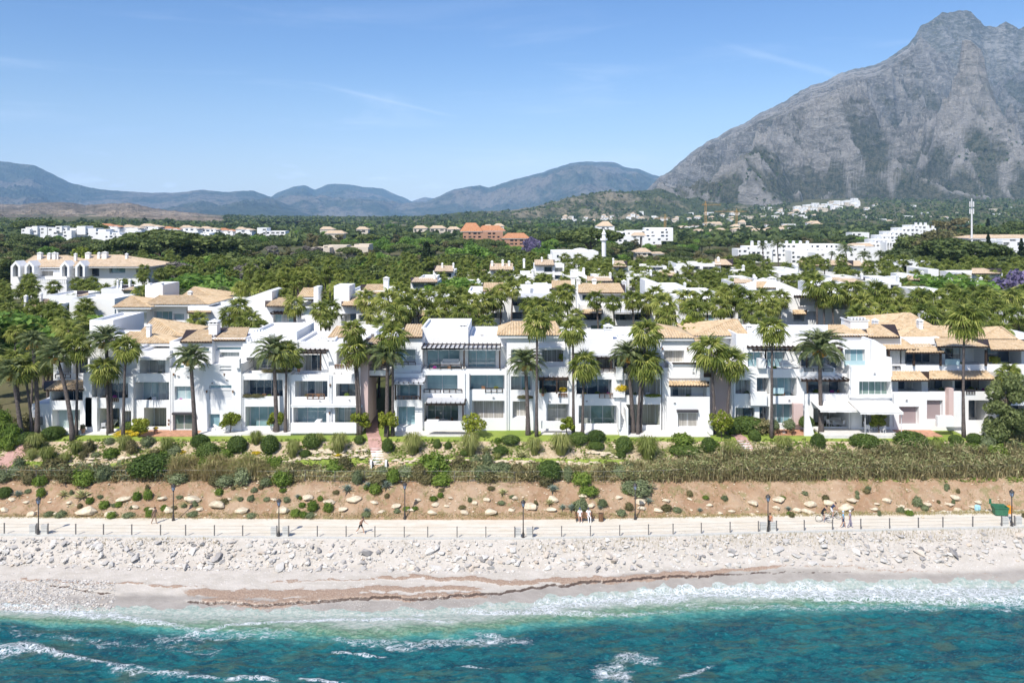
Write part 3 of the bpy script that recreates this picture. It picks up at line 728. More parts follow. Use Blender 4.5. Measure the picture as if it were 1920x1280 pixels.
def mat_rock():
    t = NT('limestone_mountain'); r = t.attr('rock'); h = t.attr('h')
    g = t.new('ShaderNodeNewGeometry'); sp = t.new('ShaderNodeSeparateXYZ'); t.l.new(g.outputs['Normal'], sp.inputs[0])
    n = t.noise(0.0022, 8, .65, world=True); n2 = t.noise(0.016, 7, .75, .6, world=True, st=(1, 1, 2)); n3 = t.noise(0.06, 5, .75, world=True)
    rock = t.mix(t.mr(n, .35, .65), (0.20, 0.195, 0.19), (0.32, 0.305, 0.285)); rock = t.mix(t.mr(n2, .40, .58), (0.15, 0.14, 0.12), rock)
    rock = t.mix(t.mr(n3, .5, .65, 0, .75), rock, (0.42, 0.395, 0.365))
    veg = t.mix(t.mr(n3, .4, .6), (0.055, 0.065, 0.035), (0.14, 0.135, 0.09))
    f = t.math('ADD', t.math('MULTIPLY', h, 0.30), t.math('MULTIPLY', n2, .9)); f = t.math('ADD', f, t.math('MULTIPLY', n, .4)); f = t.math('ADD', f, t.math('MULTIPLY', r, .75))
    f = t.math('SUBTRACT', f, t.mr(h, 0.0, 0.24, 0.34, 0.0)); c = t.mix(t.mr(f, .72, 1.10, 0, .95), veg, rock); c = t.mix(t.mr(r, .5, .95, 0, .55), c, (0.44, 0.415, 0.385)); c = t.mix(t.mr(t.noise(0.006, 6, .7, 1.2, world=True, st=(1, .35, 2.2)), .52, .62, 0, .5), c, (0.10, 0.105, 0.085))
    t.set(c, .95, .1); t.bump(t.math('ADD', n2, t.math('MULTIPLY', n3, .5)), .9, 32); return t.m
def mat_hill(name, a, b, bare, amt=.5, sc=.02):
    t = NT(name); n = t.noise(sc * .12, 7, .6, world=True); n2 = t.noise(sc, 7, .75, world=True); v = t.noise(sc * 3.2, 4, .75, world=True)
    c = t.mix(t.mr(n2, .35, .65), a, b); c = t.mix(t.mr(t.math('ADD', n, t.math('MULTIPLY', n2, .4)), .68, .80, 0, amt), c, bare)
    c = t.mix(t.mr(v, .50, .62, 0, .65), c, tuple(q * .45 for q in a))
    t.set(c, .95, .1); t.bump(t.math('ADD', n2, t.math('MULTIPLY', v, .5)), 1.0, .35 / sc); return t.m
blue = mat_hill('far_hill_scrub', (0.045, 0.062, 0.040), (0.10, 0.105, 0.07), (0.26, 0.21, 0.17), .6, .006)
mountain('far_mountain_left', [(-500, 280), (-100, 290), (0, 302), (30, 306), (65, 310), (100, 327), (130, 342), (170, 352), (200, 357), (250, 360), (330, 362), (375, 356), (430, 360), (475, 357), (500, 367), (560, 390), (600, 404)], 6000, 10000, 20, lambda t: t ** 1.1, 520, 1700, blue, 3, jag=2.5)
mountain('far_mountain_pass', [(700, 402), (760, 384), (775, 376), (795, 370), (815, 372), (840, 378), (880, 390)], 11000, 14500, 20, lambda t: t, 400, 1500, blue, 5, jag=1.5)
mountain('far_mountain_centre', [(380, 404), (400, 398), (480, 385), (520, 362), (550, 350), (570, 347), (590, 355), (610, 347), (625, 344), (660, 347), (720, 355), (750, 368), (775, 378), (850, 396), (900, 404)], 7500, 12500, 15, lambda t: t ** 1.05, 560, 1900, blue, 7, jag=2.5)
mountain('far_mountain_right', [(700, 400), (760, 379), (800, 378), (830, 365), (850, 355), (900, 347), (915, 352), (960, 338), (1020, 322), (1070, 306), (1100, 303), (1150, 304), (1170, 313), (1200, 318), (1232, 330), (1300, 350), (1400, 380)], 6500, 11000, 15, lambda t: t ** 1.05, 620, 1900, blue, 9, jag=2.5)
mountain('limestone_mountain', [(1150, 404), (1180, 385), (1205, 360), (1235, 335), (1260, 318), (1290, 290), (1330, 265), (1380, 238), (1420, 217), (1470, 190), (1500, 170), (1540, 155), (1580, 137), (1610, 128), (1650, 118), (1690, 95), (1715, 70), (1725, 50), (1745, 40), (1765, 25), (1800, 20), (1820, 23), (1838, 38), (1845, 48), (1870, 50), (1885, 42), (1900, 48), (1910, 56), (1925, 47), (1960, 55), (2050, 90), (2200, 150), (2500, 280), (2700, 380)], 2700, 5200, 60, lambda t: t ** 1.12, 560, 760, mat_rock(), 12, pxstep=1.8, nrow=330, jag=6, base_amp=.9, vstr=1, gain=.40)
brown = mat_hill('brown_foothill', (0.16, 0.135, 0.095), (0.27, 0.215, 0.16), (0.46, 0.37, 0.28), .6, .012)
mountain('brown_foothills', [(-500, 378), (-100, 385), (0, 384), (60, 382), (120, 378), (160, 384), (240, 380), (300, 392), (380, 400), (450, 408), (540, 412), (640, 418), (700, 424)], 1600, 3600, 24, lambda t: t ** .9, 170, 520, brown, 15, pxstep=3, nrow=120, jag=3, base_amp=.9)
green = mat_hill('green_foothill', (0.055, 0.075, 0.03), (0.11, 0.12, 0.055), (0.36, 0.30, 0.22), .65, .022)
mountain('green_foothills', [(560, 424), (640, 414), (760, 406), (830, 401), (900, 396), (960, 394), (1010, 386), (1040, 378), (1080, 368), (1130, 360), (1200, 358), (1240, 352), (1300, 362), (1400, 372), (1500, 376), (1650, 374), (1800, 377), (1950, 372), (2300, 370), (2700, 380)], 1500, 3000, 16, lambda t: t ** 1.15, 190, 360, green, 18, pxstep=2.5, nrow=150, jag=4, base_amp=.9)
# ------------------------------------------------------------------ vegetation library
def rdir(n, rng):
    v = rng.normal(size=(n, 3)); return v / np.linalg.norm(v, axis=1, keepdims=True)
def leaves(P, N, size, rng, aspect=1.6, jit=.7):
    """kite-shaped two-triangle leaves at points P facing about N"""
    n = len(P); N = N + rng.normal(size=(n, 3)) * jit; N /= np.linalg.norm(N, axis=1, keepdims=True)
    a = np.cross(N, rdir(n, rng)); a /= np.linalg.norm(a, axis=1, keepdims=True); b = np.cross(N, a)
    s = (np.asarray(size) * (.6 + .8 * rng.random(n)))[:, None]
    V = np.stack([P - a * s * aspect * .5, P + b * s * .5 + N * s * .1, P + a * s * aspect * .5, P - b * s * .5 + N * s * .1], 1).reshape(-1, 3)
    F = np.arange(4 * n).reshape(n, 4); return V, F
def cloud(rng, blobs, n, size, flat=.8):
    """leaf clumps on the shells of several lobes"""
    B = np.array(blobs); wts = B[:, 3] ** 2; k = rng.choice(len(B), n, p=wts / wts.sum())
    d = rdir(n, rng); r = B[k, 3] * (.72 + .36 * rng.random(n) ** .7)
    P = B[k, :3] + d * r[:, None] * np.array([1, 1, flat])
    # drop what sits deep inside other lobes
    keep = np.ones(n, bool)
    for b in B:
        q = (P - b[:3]) / (b[3] * .62) / np.array([1, 1, flat]); keep &= ~((q ** 2).sum(1) < 1)
    P = P[keep]; d = d[keep]
    return leaves(P, d * np.array([1, 1, 1.2]), np.full(len(P), size), rng)
def vary(seed): return np.random.default_rng(seed)

def tree_crown(kind, seed):
    rng = vary(seed); B = []
    if kind == 'umbrella':       # stone pine: broad flat crown
        for i in range(26):
            a = rng.random() * 6.28; r = rng.random() ** .6 * 4.6; B.append((r * math.cos(a), r * math.sin(a), 6.2 + (1 - (r / 5.2) ** 2) * 1.9 + rng.random() * .5, 1.1 + rng.random() * .7))
        return cloud(rng, B, 5200, .42, .62)
    if kind == 'round':
        for i in range(30):
            d = rdir(1, rng)[0]; r = 3.0 * rng.random() ** .4; B.append((d[0] * r * 1.15, d[1] * r * 1.15, 5.0 + d[2] * r * .95, 1.1 + rng.random() * .8))
        return cloud(rng, B, 5200, .42)
    if kind == 'loose':
        for i in range(26):
            d = rdir(1, rng)[0]; r = 3.4 * rng.random() ** .35; B.append((d[0] * r * .95, d[1] * r * .95, 5.6 + d[2] * r * 1.3, .6 + rng.random() * .8))
        return cloud(rng, B, 3600, .36)
    if kind == 'wide':
        for i in range(34):
            a = rng.random() * 6.28; r = rng.random() ** .5 * 4.2; zz = 2.5 + rng.random() * 4.2 * (1 - (r / 5) ** 2); B.append((r * math.cos(a), r * math.sin(a), zz, 1.0 + rng.random() * .8))
        return cloud(rng, B, 5200, .45, .75)
    if kind == 'cypress':
        n = 2200; zz = rng.random(n) ** .8; R = 1.05 * np.sin(np.clip(zz * .94 + .06, 0, 1) * math.pi) ** .55 * (1 - zz * .55); a = rng.random(n) * 6.28
        lump = 1 + .25 * np.sin(a * 3 + zz * 23) * np.cos(zz * 31)
        P = np.stack([R * lump * np.cos(a), R * lump * np.sin(a), .5 + zz * 9.0], 1)
        return leaves(P, np.stack([np.cos(a), np.sin(a), .5 + a * 0], 1), np.full(n, .34), rng)
    if kind == 'conifer':
        V = []; F = []
        n = 3000; zz = rng.random(n) ** .8; lay = np.abs(np.sin(zz * 26 + rng.normal(size=n) * .12)); a = rng.random(n) * 6.28
        R = 2.4 * (1 - zz) ** .8 * (.35 + .65 * lay) * (.5 + .5 * rng.random(n) ** .4); P = np.stack([R * np.cos(a), R * np.sin(a), 1.5 + zz * 10.5], 1)
        return leaves(P, np.stack([np.cos(a) * .3, np.sin(a) * .3, a * 0 + 1], 1), np.full(n, .4), rng)
def trunk_mesh(name, H, r0, r1, mat, lean=0.0, n=8, seed=0, limbs=0, spread=2.5):
    rng = random.Random(seed); mb = MB(); k = 7; pts = []; rr = []
    ax, ay = lean * math.cos(seed), lean * math.sin(seed) * .5
    for i in range(k):
        t = i / (k - 1); pts.append((ax * t * t + .06 * math.sin(t * 6 + seed), ay * t * t + .05 * math.cos(t * 5 + seed), H * t - .4 * (i == 0)))
        rr.append((r0 * (1.5 if i == 0 else 1) * (1 - t) + r1 * t))
    mb.tube(pts, rr, n)
    for j in range(limbs):
        a = j * 2.4 + rng.random(); z0 = H * (.45 + .4 * rng.random()); l = spread * (.6 + .5 * rng.random())
        b = Vector((pts[3][0], pts[3][1], z0)); mb.tube([b, b + Vector((math.cos(a) * l * .5, math.sin(a) * l * .5, l * .45)), b + Vector((math.cos(a) * l, math.sin(a) * l, l * .85))], [r0 * .5, r0 * .35, r0 * .12], 5, cap=False)
    return mb.mesh(name, mat, True), pts[-1]

TREES = {}
def tree_proto(key, kind, mat, H, seed):
    V, F = tree_crown(kind, seed); me = mesh_np('crown', V, F, M[mat])
    tk, _ = trunk_mesh('trunk', H, .28, .12, M['bark'], seed=seed, limbs=0 if kind in ('cypress', 'conifer') else 7, spread=2.6)
    TREES.setdefault(key, []).append((me, tk))
for sd in (1, 2, 3): tree_proto('pine', 'umbrella', 'pine', 6.4, sd)
for sd in (4, 5): tree_proto('pine', 'round', 'pine', 4.4, sd)
for sd in (6, 7): tree_proto('green', 'round', 'green', 4.4, sd)
for sd in (8,): tree_proto('green', 'wide', 'green', 3.5, sd)
for sd in (9, 10): tree_proto('olive', 'wide', 'olive', 3.5, sd)
tree_proto('olive', 'loose', 'olive', 5.0, 11)
tree_proto('grey', 'loose', 'greyt', 5.0, 12); tree_proto('grey', 'wide', 'greyt', 3.5, 13)
tree_proto('lime', 'round', 'lime', 4.4, 14)
tree_proto('cypress', 'cypress', 'cyp', 8, 15); tree_proto('cypress', 'cypress', 'cyp', 8, 16)
tree_proto('conifer', 'conifer', 'cyp', 11, 17)
tree_proto('purple', 'round', 'purple', 4.4, 18)
def put_tree(key, loc, h, label, cat='tree', group=None, name=None, wide=1.0, i=None):
    lst = TREES[key]; me, tk = lst[random.randrange(len(lst)) if i is None else i % len(lst)]
    top = {'pine': 8.6, 'green': 8.8, 'olive': 9.0, 'grey': 9.5, 'lime': 8.8, 'cypress': 9.5, 'conifer': 12, 'purple': 8.8}[key]
    nm = name or {'pine': 'pine_tree', 'green': 'leafy_tree', 'olive': 'olive_green_tree', 'grey': 'bare_tree', 'lime': 'yellow_green_tree', 'cypress': 'cypress_tree', 'conifer': 'conifer_tree', 'purple': 'jacaranda_tree'}[key]
    e = empty(nm, loc, label, cat, group, random.random() * 6.28); s = h / top; e.scale = (s * wide, s * wide, s)
    obj('crown', me, e); obj('trunk', tk, e); return e

# ---- palms
def fan_frond(seed):
    """one palmate leaf: petiole then pleated, drooping fan, pointing along +X with length 1"""
    rng = random.Random(seed); mb = MB()
    mb.quad((0, -.012, 0), (0, .012, 0), (.5, .010, .03), (.5, -.010, .03))
    n = 13
    for i in range(n):
        a = (i / (n - 1) - .5) * math.radians(210); L = .60 * (1 - .25 * abs(i / (n - 1) - .5) * 2) * (.84 + .24 * rng.random())
        c, s_ = math.cos(a), math.sin(a); hw = .033
        b = Vector((.46, 0, .03)); d = Vector((c, s_, 0)); p = Vector((-s_, c, 0)); fold = .03
        m1 = b + d * L * .55 + Vector((0, 0, -.02)); tip = b + d * L + Vector((0, 0, -.26 - .14 * rng.random()))
        mb.quad(b, m1 - p * hw * 1.25 + Vector((0, 0, -fold)), tip, m1 + Vector((0, 0, fold)))
        mb.quad(b, m1 + Vector((0, 0, fold)), tip, m1 + p * hw * 1.25 + Vector((0, 0, -fold)))
    return mb
def date_frond(seed, n=20):
    """one feather leaf along +X, length 1, arching down"""
    rng = random.Random(seed); mb = MB(); pts = []
    for i in range(9):
        t = i / 8; pts.append(Vector((t * (1 - .14 * t), 0, .16 * math.sin(t * 2.2) - .36 * t ** 2.4)))
    def at(t):
        f = t * 8; i = min(int(f), 7); return pts[i].lerp(pts[i + 1], f - i), (pts[i + 1] - pts[i]).normalized()
    for i in range(8):
        w_ = .012 * (1 - i / 9); mb.quad(pts[i] + Vector((0, -w_, 0)), pts[i] + Vector((0, w_, 0)), pts[i + 1] + Vector((0, w_ * .8, 0)), pts[i + 1] + Vector((0, -w_ * .8, 0)))
    for i in range(n):
        t = .14 + .86 * i / n; p, d = at(t); L = (.06 + .18 * math.sin(min(1, t * 1.15) * 2.7)) * (.9 + .2 * rng.random())
        for s_ in (-1, 1):
            q = (d * .75 + Vector((0, s_ * .72, .22))).normalized(); w_ = d * .011
            tip = p + q * L + Vector((0, 0, -.05 * L / .2)); mb.quad(p - w_, p + w_, p + q * L * .6 + w_ * .8, tip)
    return mb
FANM = [fan_frond(s).mesh('frond', M['fan']) for s in (1, 2, 3)]
FANM_D = [fan_frond(s).mesh('dead_frond', M['dead']) for s in (4,)]
DATEM = [date_frond(s, 24).mesh('frond', M['date']) for s in (1, 2, 3)]
def frond_frames(kind, rng, n):
    """placement matrices of the fronds round the growing point"""
    out = []
    for i in range(n):
        az = i * 2.39996 + rng.random() * .3; t = (i + .5) / n
        if kind == 'fan':
            el = math.radians(84 - 150 * t ** .9 + rng.uniform(-13, 13)); L = 1.9 * (.78 + .32 * math.sin(t * 2.5)) * rng.uniform(.86, 1.1)
        else:
            el = math.radians(84 - 108 * t ** .9 + rng.uniform(-6, 6)); L = 3.0 * (.82 + .22 * math.sin(t * 2.8)) * rng.uniform(.92, 1.08)
        R = Matrix.Rotation(az, 4, 'Z') @ Matrix.Rotation(-el, 4, 'Y') @ Matrix.Rotation(rng.uniform(-.5, .5), 4, 'X')
        out.append((Matrix.Translation((0, 0, -.25 * t)) @ R @ Matrix.Scale(L, 4), t))
    return out
def joined_crown(kind, seed, n, ndead=0):
    rng = random.Random(seed); V = []; F = []; mi = []; off = 0
    def add(src, Mx, m):
        nonlocal off
        v = np.array([p for p in src.v], float); v = np.c_[v, np.ones(len(v))] @ np.array(Mx).T; V.append(v[:, :3])
        for f in src.f: F.append([off + q for q in f]); mi.append(m)
        off += len(v)
    srcs = [fan_frond(s + seed) for s in range(3)] if kind == 'fan' else [date_frond(s + seed, 16) for s in range(3)]
    for Mx, t in frond_frames(kind, rng, n): add(srcs[rng.randrange(3)], Mx, 1 if (kind == 'fan' and t > .9 and rng.random() < .6) else 0)
    for i in range(ndead):
        Mx = Matrix.Translation((0, 0, -.5)) @ Matrix.Rotation(rng.random() * 6.28, 4, 'Z') @ Matrix.Rotation(math.radians(rng.uniform(55, 85)), 4, 'Y') @ Matrix.Scale(1.15, 4); add(srcs[0], Mx, 1)
    return mesh_np('crown', np.vstack(V), np.array(F), [M['fan' if kind == 'fan' else 'date'], M['dead']], mi=mi)
FANC = [joined_crown('fan', s, 25, d) for s, d in ((21, 6), (22, 0), (23, 16), (24, 3), (25, 9))]
DATEC = [joined_crown('date', s, 38) for s in (31, 32)]
PTRUNK = {}
def palm_trunk(H, r0, r1, lean, key):
    k = (round(H), round(r0, 2), key)
    mb = MB(); n = 12; pts = []; rr = []
    for i in range(n + 1):
        t = i / n; pts.append((lean * (t ** 1.6), 0.12 * math.sin(t * 4 + key), H * t)); rr.append(r0 * (1 - t) + r1 * t + (.10 * (1 - t) ** 8 if i < 4 else 0) + .012 * (i % 2))
    pts[0] = (0, 0.12 * math.sin(key), -.5)
    mb.tube(pts, rr, 9); return mb, Vector(pts[-1])
def palm(kind, base, top, r, label, group=None, parts=True, seed=0, rt=None):
    """a palm: base and crown centre in world space, r crown radius in metres"""
    rng = random.Random(seed); H = top.z - base.z; lean = top.x - base.x
    e = empty('fan_palm' if kind == 'fan' else 'date_palm', base, label, 'palm tree', group)
    rt = rt or (.17 if kind == 'fan' else .27)
    mb, tp = palm_trunk(H, rt, rt * .66, lean, seed % 7); mb.build('trunk', M['trunk'], e, True)
    s = r / (1.75 if kind == 'fan' else 2.9)
    if parts:
        for Mx, t in frond_frames(kind, rng, 36 if kind == 'fan' else 48):
            me = (FANM if kind == 'fan' else DATEM)[rng.randrange(3)]
            if kind == 'fan' and t > .9 and rng.random() < .5: me = FANM_D[0]
            o = obj('frond', me, e); o.matrix_local = Matrix.Translation(tp) @ Matrix.Scale(s, 4) @ Mx
        mb = MB()
        for i in range(16):      # old leaf bases under the crown
            a = i * 2.4; zz = -.25 - .07 * i; q = tp + Vector((math.cos(a) * rt * .8, math.sin(a) * rt * .8, zz)); mb.bar(q, q + Vector((math.cos(a) * .34, math.sin(a) * .34, .22 - .02 * i)) * (1.0), .09, .05)
        mb.build('leaf_bases', M['dead' if kind == 'fan' else 'trunk'], e, kind='stuff')
        if kind == 'date' and rng.random() < .8:
            mb = MB()
            for i in range(9):
                a = i * 2.1 + rng.random(); d = Vector((math.cos(a), math.sin(a), 0)); p = tp + Vector((0, 0, -.1))
                for j in range(7):
                    b = p + d * (.45 + .3 * rng.random()) + Vector((rng.uniform(-.22, .22), rng.uniform(-.22, .22), -.1 - .5 * rng.random())); mb.bar(p, b, .03, .03); mb.obox(b, (.07, .02, 0), (0, .06, .03), (.02, 0, .12))
            mb.build('fruit_bunch', M['dates'], e, kind='stuff')
    else:
        o = obj('crown', (FANC if kind == 'fan' else DATEC)[seed % (5 if kind == 'fan' else 2)], e); o.matrix_local = Matrix.Translation(tp) @ Matrix.Rotation(seed * 1.3, 4, 'Z') @ Matrix.Scale(s, 4)
    return e

# ---- shrubs, tufts, agaves, stones
def bush_mesh(seed, mat, n=1500, size=.10, lumps=0, flat=.85, core=True):
    rng = vary(seed); d = rdir(n, rng); d[:, 2] = np.where(d[:, 2] < -.55, -d[:, 2], d[:, 2])
    lump = 1 + .07 * gnoise(d[:, 0] * 2.2 + seed, d[:, 1] * 2.2 + d[:, 2] * 2, seed) * (1 + lumps) + .05 * lumps * gnoise(d[:, 0] * 5 + seed, d[:, 1] * 5 + d[:, 2] * 4.4, seed + 3)
    r = (lump * (.86 + .17 * rng.random(n)))[:, None]; P = d * r; P[:, 2] *= flat
    V, F = leaves(P, d, np.full(n, size), rng, 1.5, .6)
    if core:   # dark twiggy inside
        m2 = n // 3; P2 = rdir(m2, rng) * .78; P2[:, 2] *= flat; v2, f2 = leaves(P2, P2, np.full(m2, .2), rng, 1.2, .3); F = np.vstack([F, f2 + len(V)]); V = np.vstack([V, v2])
    return mesh_np('bush', V, F, M[mat])
BUSH = {'clip': [bush_mesh(s, 'bush', 2400, .085) for s in (1, 2)], 'fresh': [bush_mesh(s, 'bush2', 1700, .12, 5, .9) for s in (3, 4)], 'grey': [bush_mesh(s, 'greyb', 1700, .11, 5, .9) for s in (5, 15)],
        'yel': [bush_mesh(6, 'lime', 1200, .13, 3)], 'flow': [bush_mesh(7, 'yflow', 900, .10, 3, .5)], 'mag': [bush_mesh(8, 'magenta', 900, .12, 3)], 'olive': [bush_mesh(s, 'olive', 1500, .11, 6, .95) for s in (9, 19)], 'pur': [bush_mesh(10, 'purple', 900, .12, 3)]}
def blades(rng, n, h, spread, w_=.02, droop=.5, base=.25):
    """grass tuft blades as bent strips of two quads"""
    a = rng.random(n) * 6.28; r0 = base * np.sqrt(rng.random(n)); H = h * (.6 + .5 * rng.random(n)); s = spread * (.3 + .8 * rng.random(n))
    d = np.stack([np.cos(a), np.sin(a)], 1); b = d * r0[:, None]; p = np.stack([-d[:, 1], d[:, 0], a * 0], 1) * w_
    B0 = np.c_[b, np.zeros(n)]; M1 = np.c_[b + d * (s * .45)[:, None], H * .8]; T1 = np.c_[b + d * s[:, None], H * (1 - droop * (s / spread) * .6)]
    V = np.stack([B0 - p, B0 + p, M1 + p, M1 - p, T1, T1 + p * .2], 1).reshape(-1, 3); k = np.arange(n)[:, None] * 6
    return V, np.vstack([k + [0, 1, 2, 3], k + [3, 2, 5, 4]])
def tuft_mesh(seed, mat, n=420, h=1.0, spread=.8, w_=.014, droop=.9, base=.3):
    V, F = blades(vary(seed), n, h, spread, w_, droop, base); return mesh_np('tuft', V, F, M[mat])
TUFT = {'green': [tuft_mesh(s, 'grass') for s in (1, 2)], 'straw': [tuft_mesh(s, 'straw') for s in (3, 4)], 'grey': [tuft_mesh(5, 'greyb')]}
def agave_leaf():
    mb = MB(); n = 5
    for i in range(n):
        t0, t1 = i / n, (i + 1) / n
        def sec(t):
            w_ = .085 * math.sin(math.pi * min(1, .25 + t * .75)) ** .8 * (1 - t ** 4) + .001; x = t * .95; z_ = .18 * math.sin(t * 2.6) - .06 * t
            return Vector((x, -w_, z_ + w_ * .5)), Vector((x, 0, z_ - w_ * .25)), Vector((x, w_, z_ + w_ * .5))
        a, b = sec(t0), sec(t1)
        mb.quad(a[0], a[1], b[1], b[0]); mb.quad(a[1], a[2], b[2], b[1])
    return mb
AGL = {'agave': agave_leaf().mesh('leaf', M['agave']), 'agavey': agave_leaf().mesh('leaf', M['agavey'])}
def agave(loc, r, label, mat='agave', n=26, group=None, seed=0):
    rng = random.Random(seed); e = empty('agave_plant', loc, label, 'agave', group)
    for i in range(n):
        t = (i + .5) / n; el = math.radians(86 - 78 * t + rng.uniform(-5, 5)); Mx = Matrix.Rotation(i * 2.4, 4, 'Z') @ Matrix.Rotation(-el, 4, 'Y') @ Matrix.Scale(r * (.75 + .35 * t), 4)
        o = obj('leaf', AGL[mat], e); o.matrix_local = Mx
    return e
def stone_mesh(seed, flat=.7, n=15, name='stone', mat='stone'):
    rng = random.Random(seed); bm = bmesh.new()
    for i in range(n):
        v = Vector((rng.gauss(0, 1), rng.gauss(0, 1), rng.gauss(0, 1))).normalized(); bm.verts.new((v.x * rng.uniform(.8, 1.1), v.y * rng.uniform(.7, 1.0), v.z * flat * rng.uniform(.75, 1.05)))
    bmesh.ops.convex_hull(bm, input=bm.verts); bmesh.ops.delete(bm, geom=[v for v in bm.verts if not v.link_faces], context='VERTS')
    bmesh.ops.recalc_face_normals(bm, faces=bm.faces)
    if n > 20: bmesh.ops.bevel(bm, geom=bm.edges[:], offset=.05, segments=1, affect='EDGES', clamp_overlap=True)
    me = bpy.data.meshes.new(name); bm.to_mesh(me); bm.free(); me.materials.append(M[mat]); return me
STONE = [stone_mesh(s, .62, 24) for s in range(1, 8)]
RIP = [stone_mesh(s + 20, .72, 14, 'rock', 'riprap') for s in range(12)]
def mesh_arrays(me):
    V = np.empty(len(me.vertices) * 3); me.vertices.foreach_get('co', V); V = V.reshape(-1, 3)
    me.calc_loop_triangles(); F = np.empty(len(me.loop_triangles) * 3, dtype=np.int32); me.loop_triangles.foreach_get('vertices', F); return V, F.reshape(-1, 3)
def rotz(a):
    c, s = np.cos(a), np.sin(a); o = np.zeros_like(a); return np.stack([np.stack([c, -s, o], -1), np.stack([s, c, o], -1), np.stack([o, o, o + 1], -1)], -2)
def scatter_mesh(name, srcs, P, S, mat, rng, tilt=0.0, **kw):
    """many copies of small meshes joined into one"""
    Vs = []; Fs = []; off = 0
    k = rng.integers(0, len(srcs), len(P)); R = rotz(rng.random(len(P)) * 6.28)
    if tilt:
        a = rng.normal(size=len(P)) * tilt; c, s = np.cos(a), np.sin(a); o = np.zeros_like(a)
        R = R @ np.stack([np.stack([o + 1, o, o], -1), np.stack([o, c, -s], -1), np.stack([o, s, c], -1)], -2)
    S = np.asarray(S); S = S[:, None] * np.ones(3) if S.ndim == 1 else S
    for j, src in enumerate(srcs):
        V, F = src; m = np.where(k == j)[0]
        if not len(m): continue
        W = np.einsum('nij,nkj->nki', R[m], V[None] * S[m][:, None, :]) + P[m][:, None, :]
        Vs.append(W.reshape(-1, 3)); Fs.append((F[None] + (np.arange(len(m)) * len(V))[:, None, None] + off).reshape(-1, F.shape[1])); off += len(m) * len(V)
    me = mesh_np(name, np.vstack(Vs), np.vstack(Fs), mat); return obj(name, me, kind='stuff', **kw)
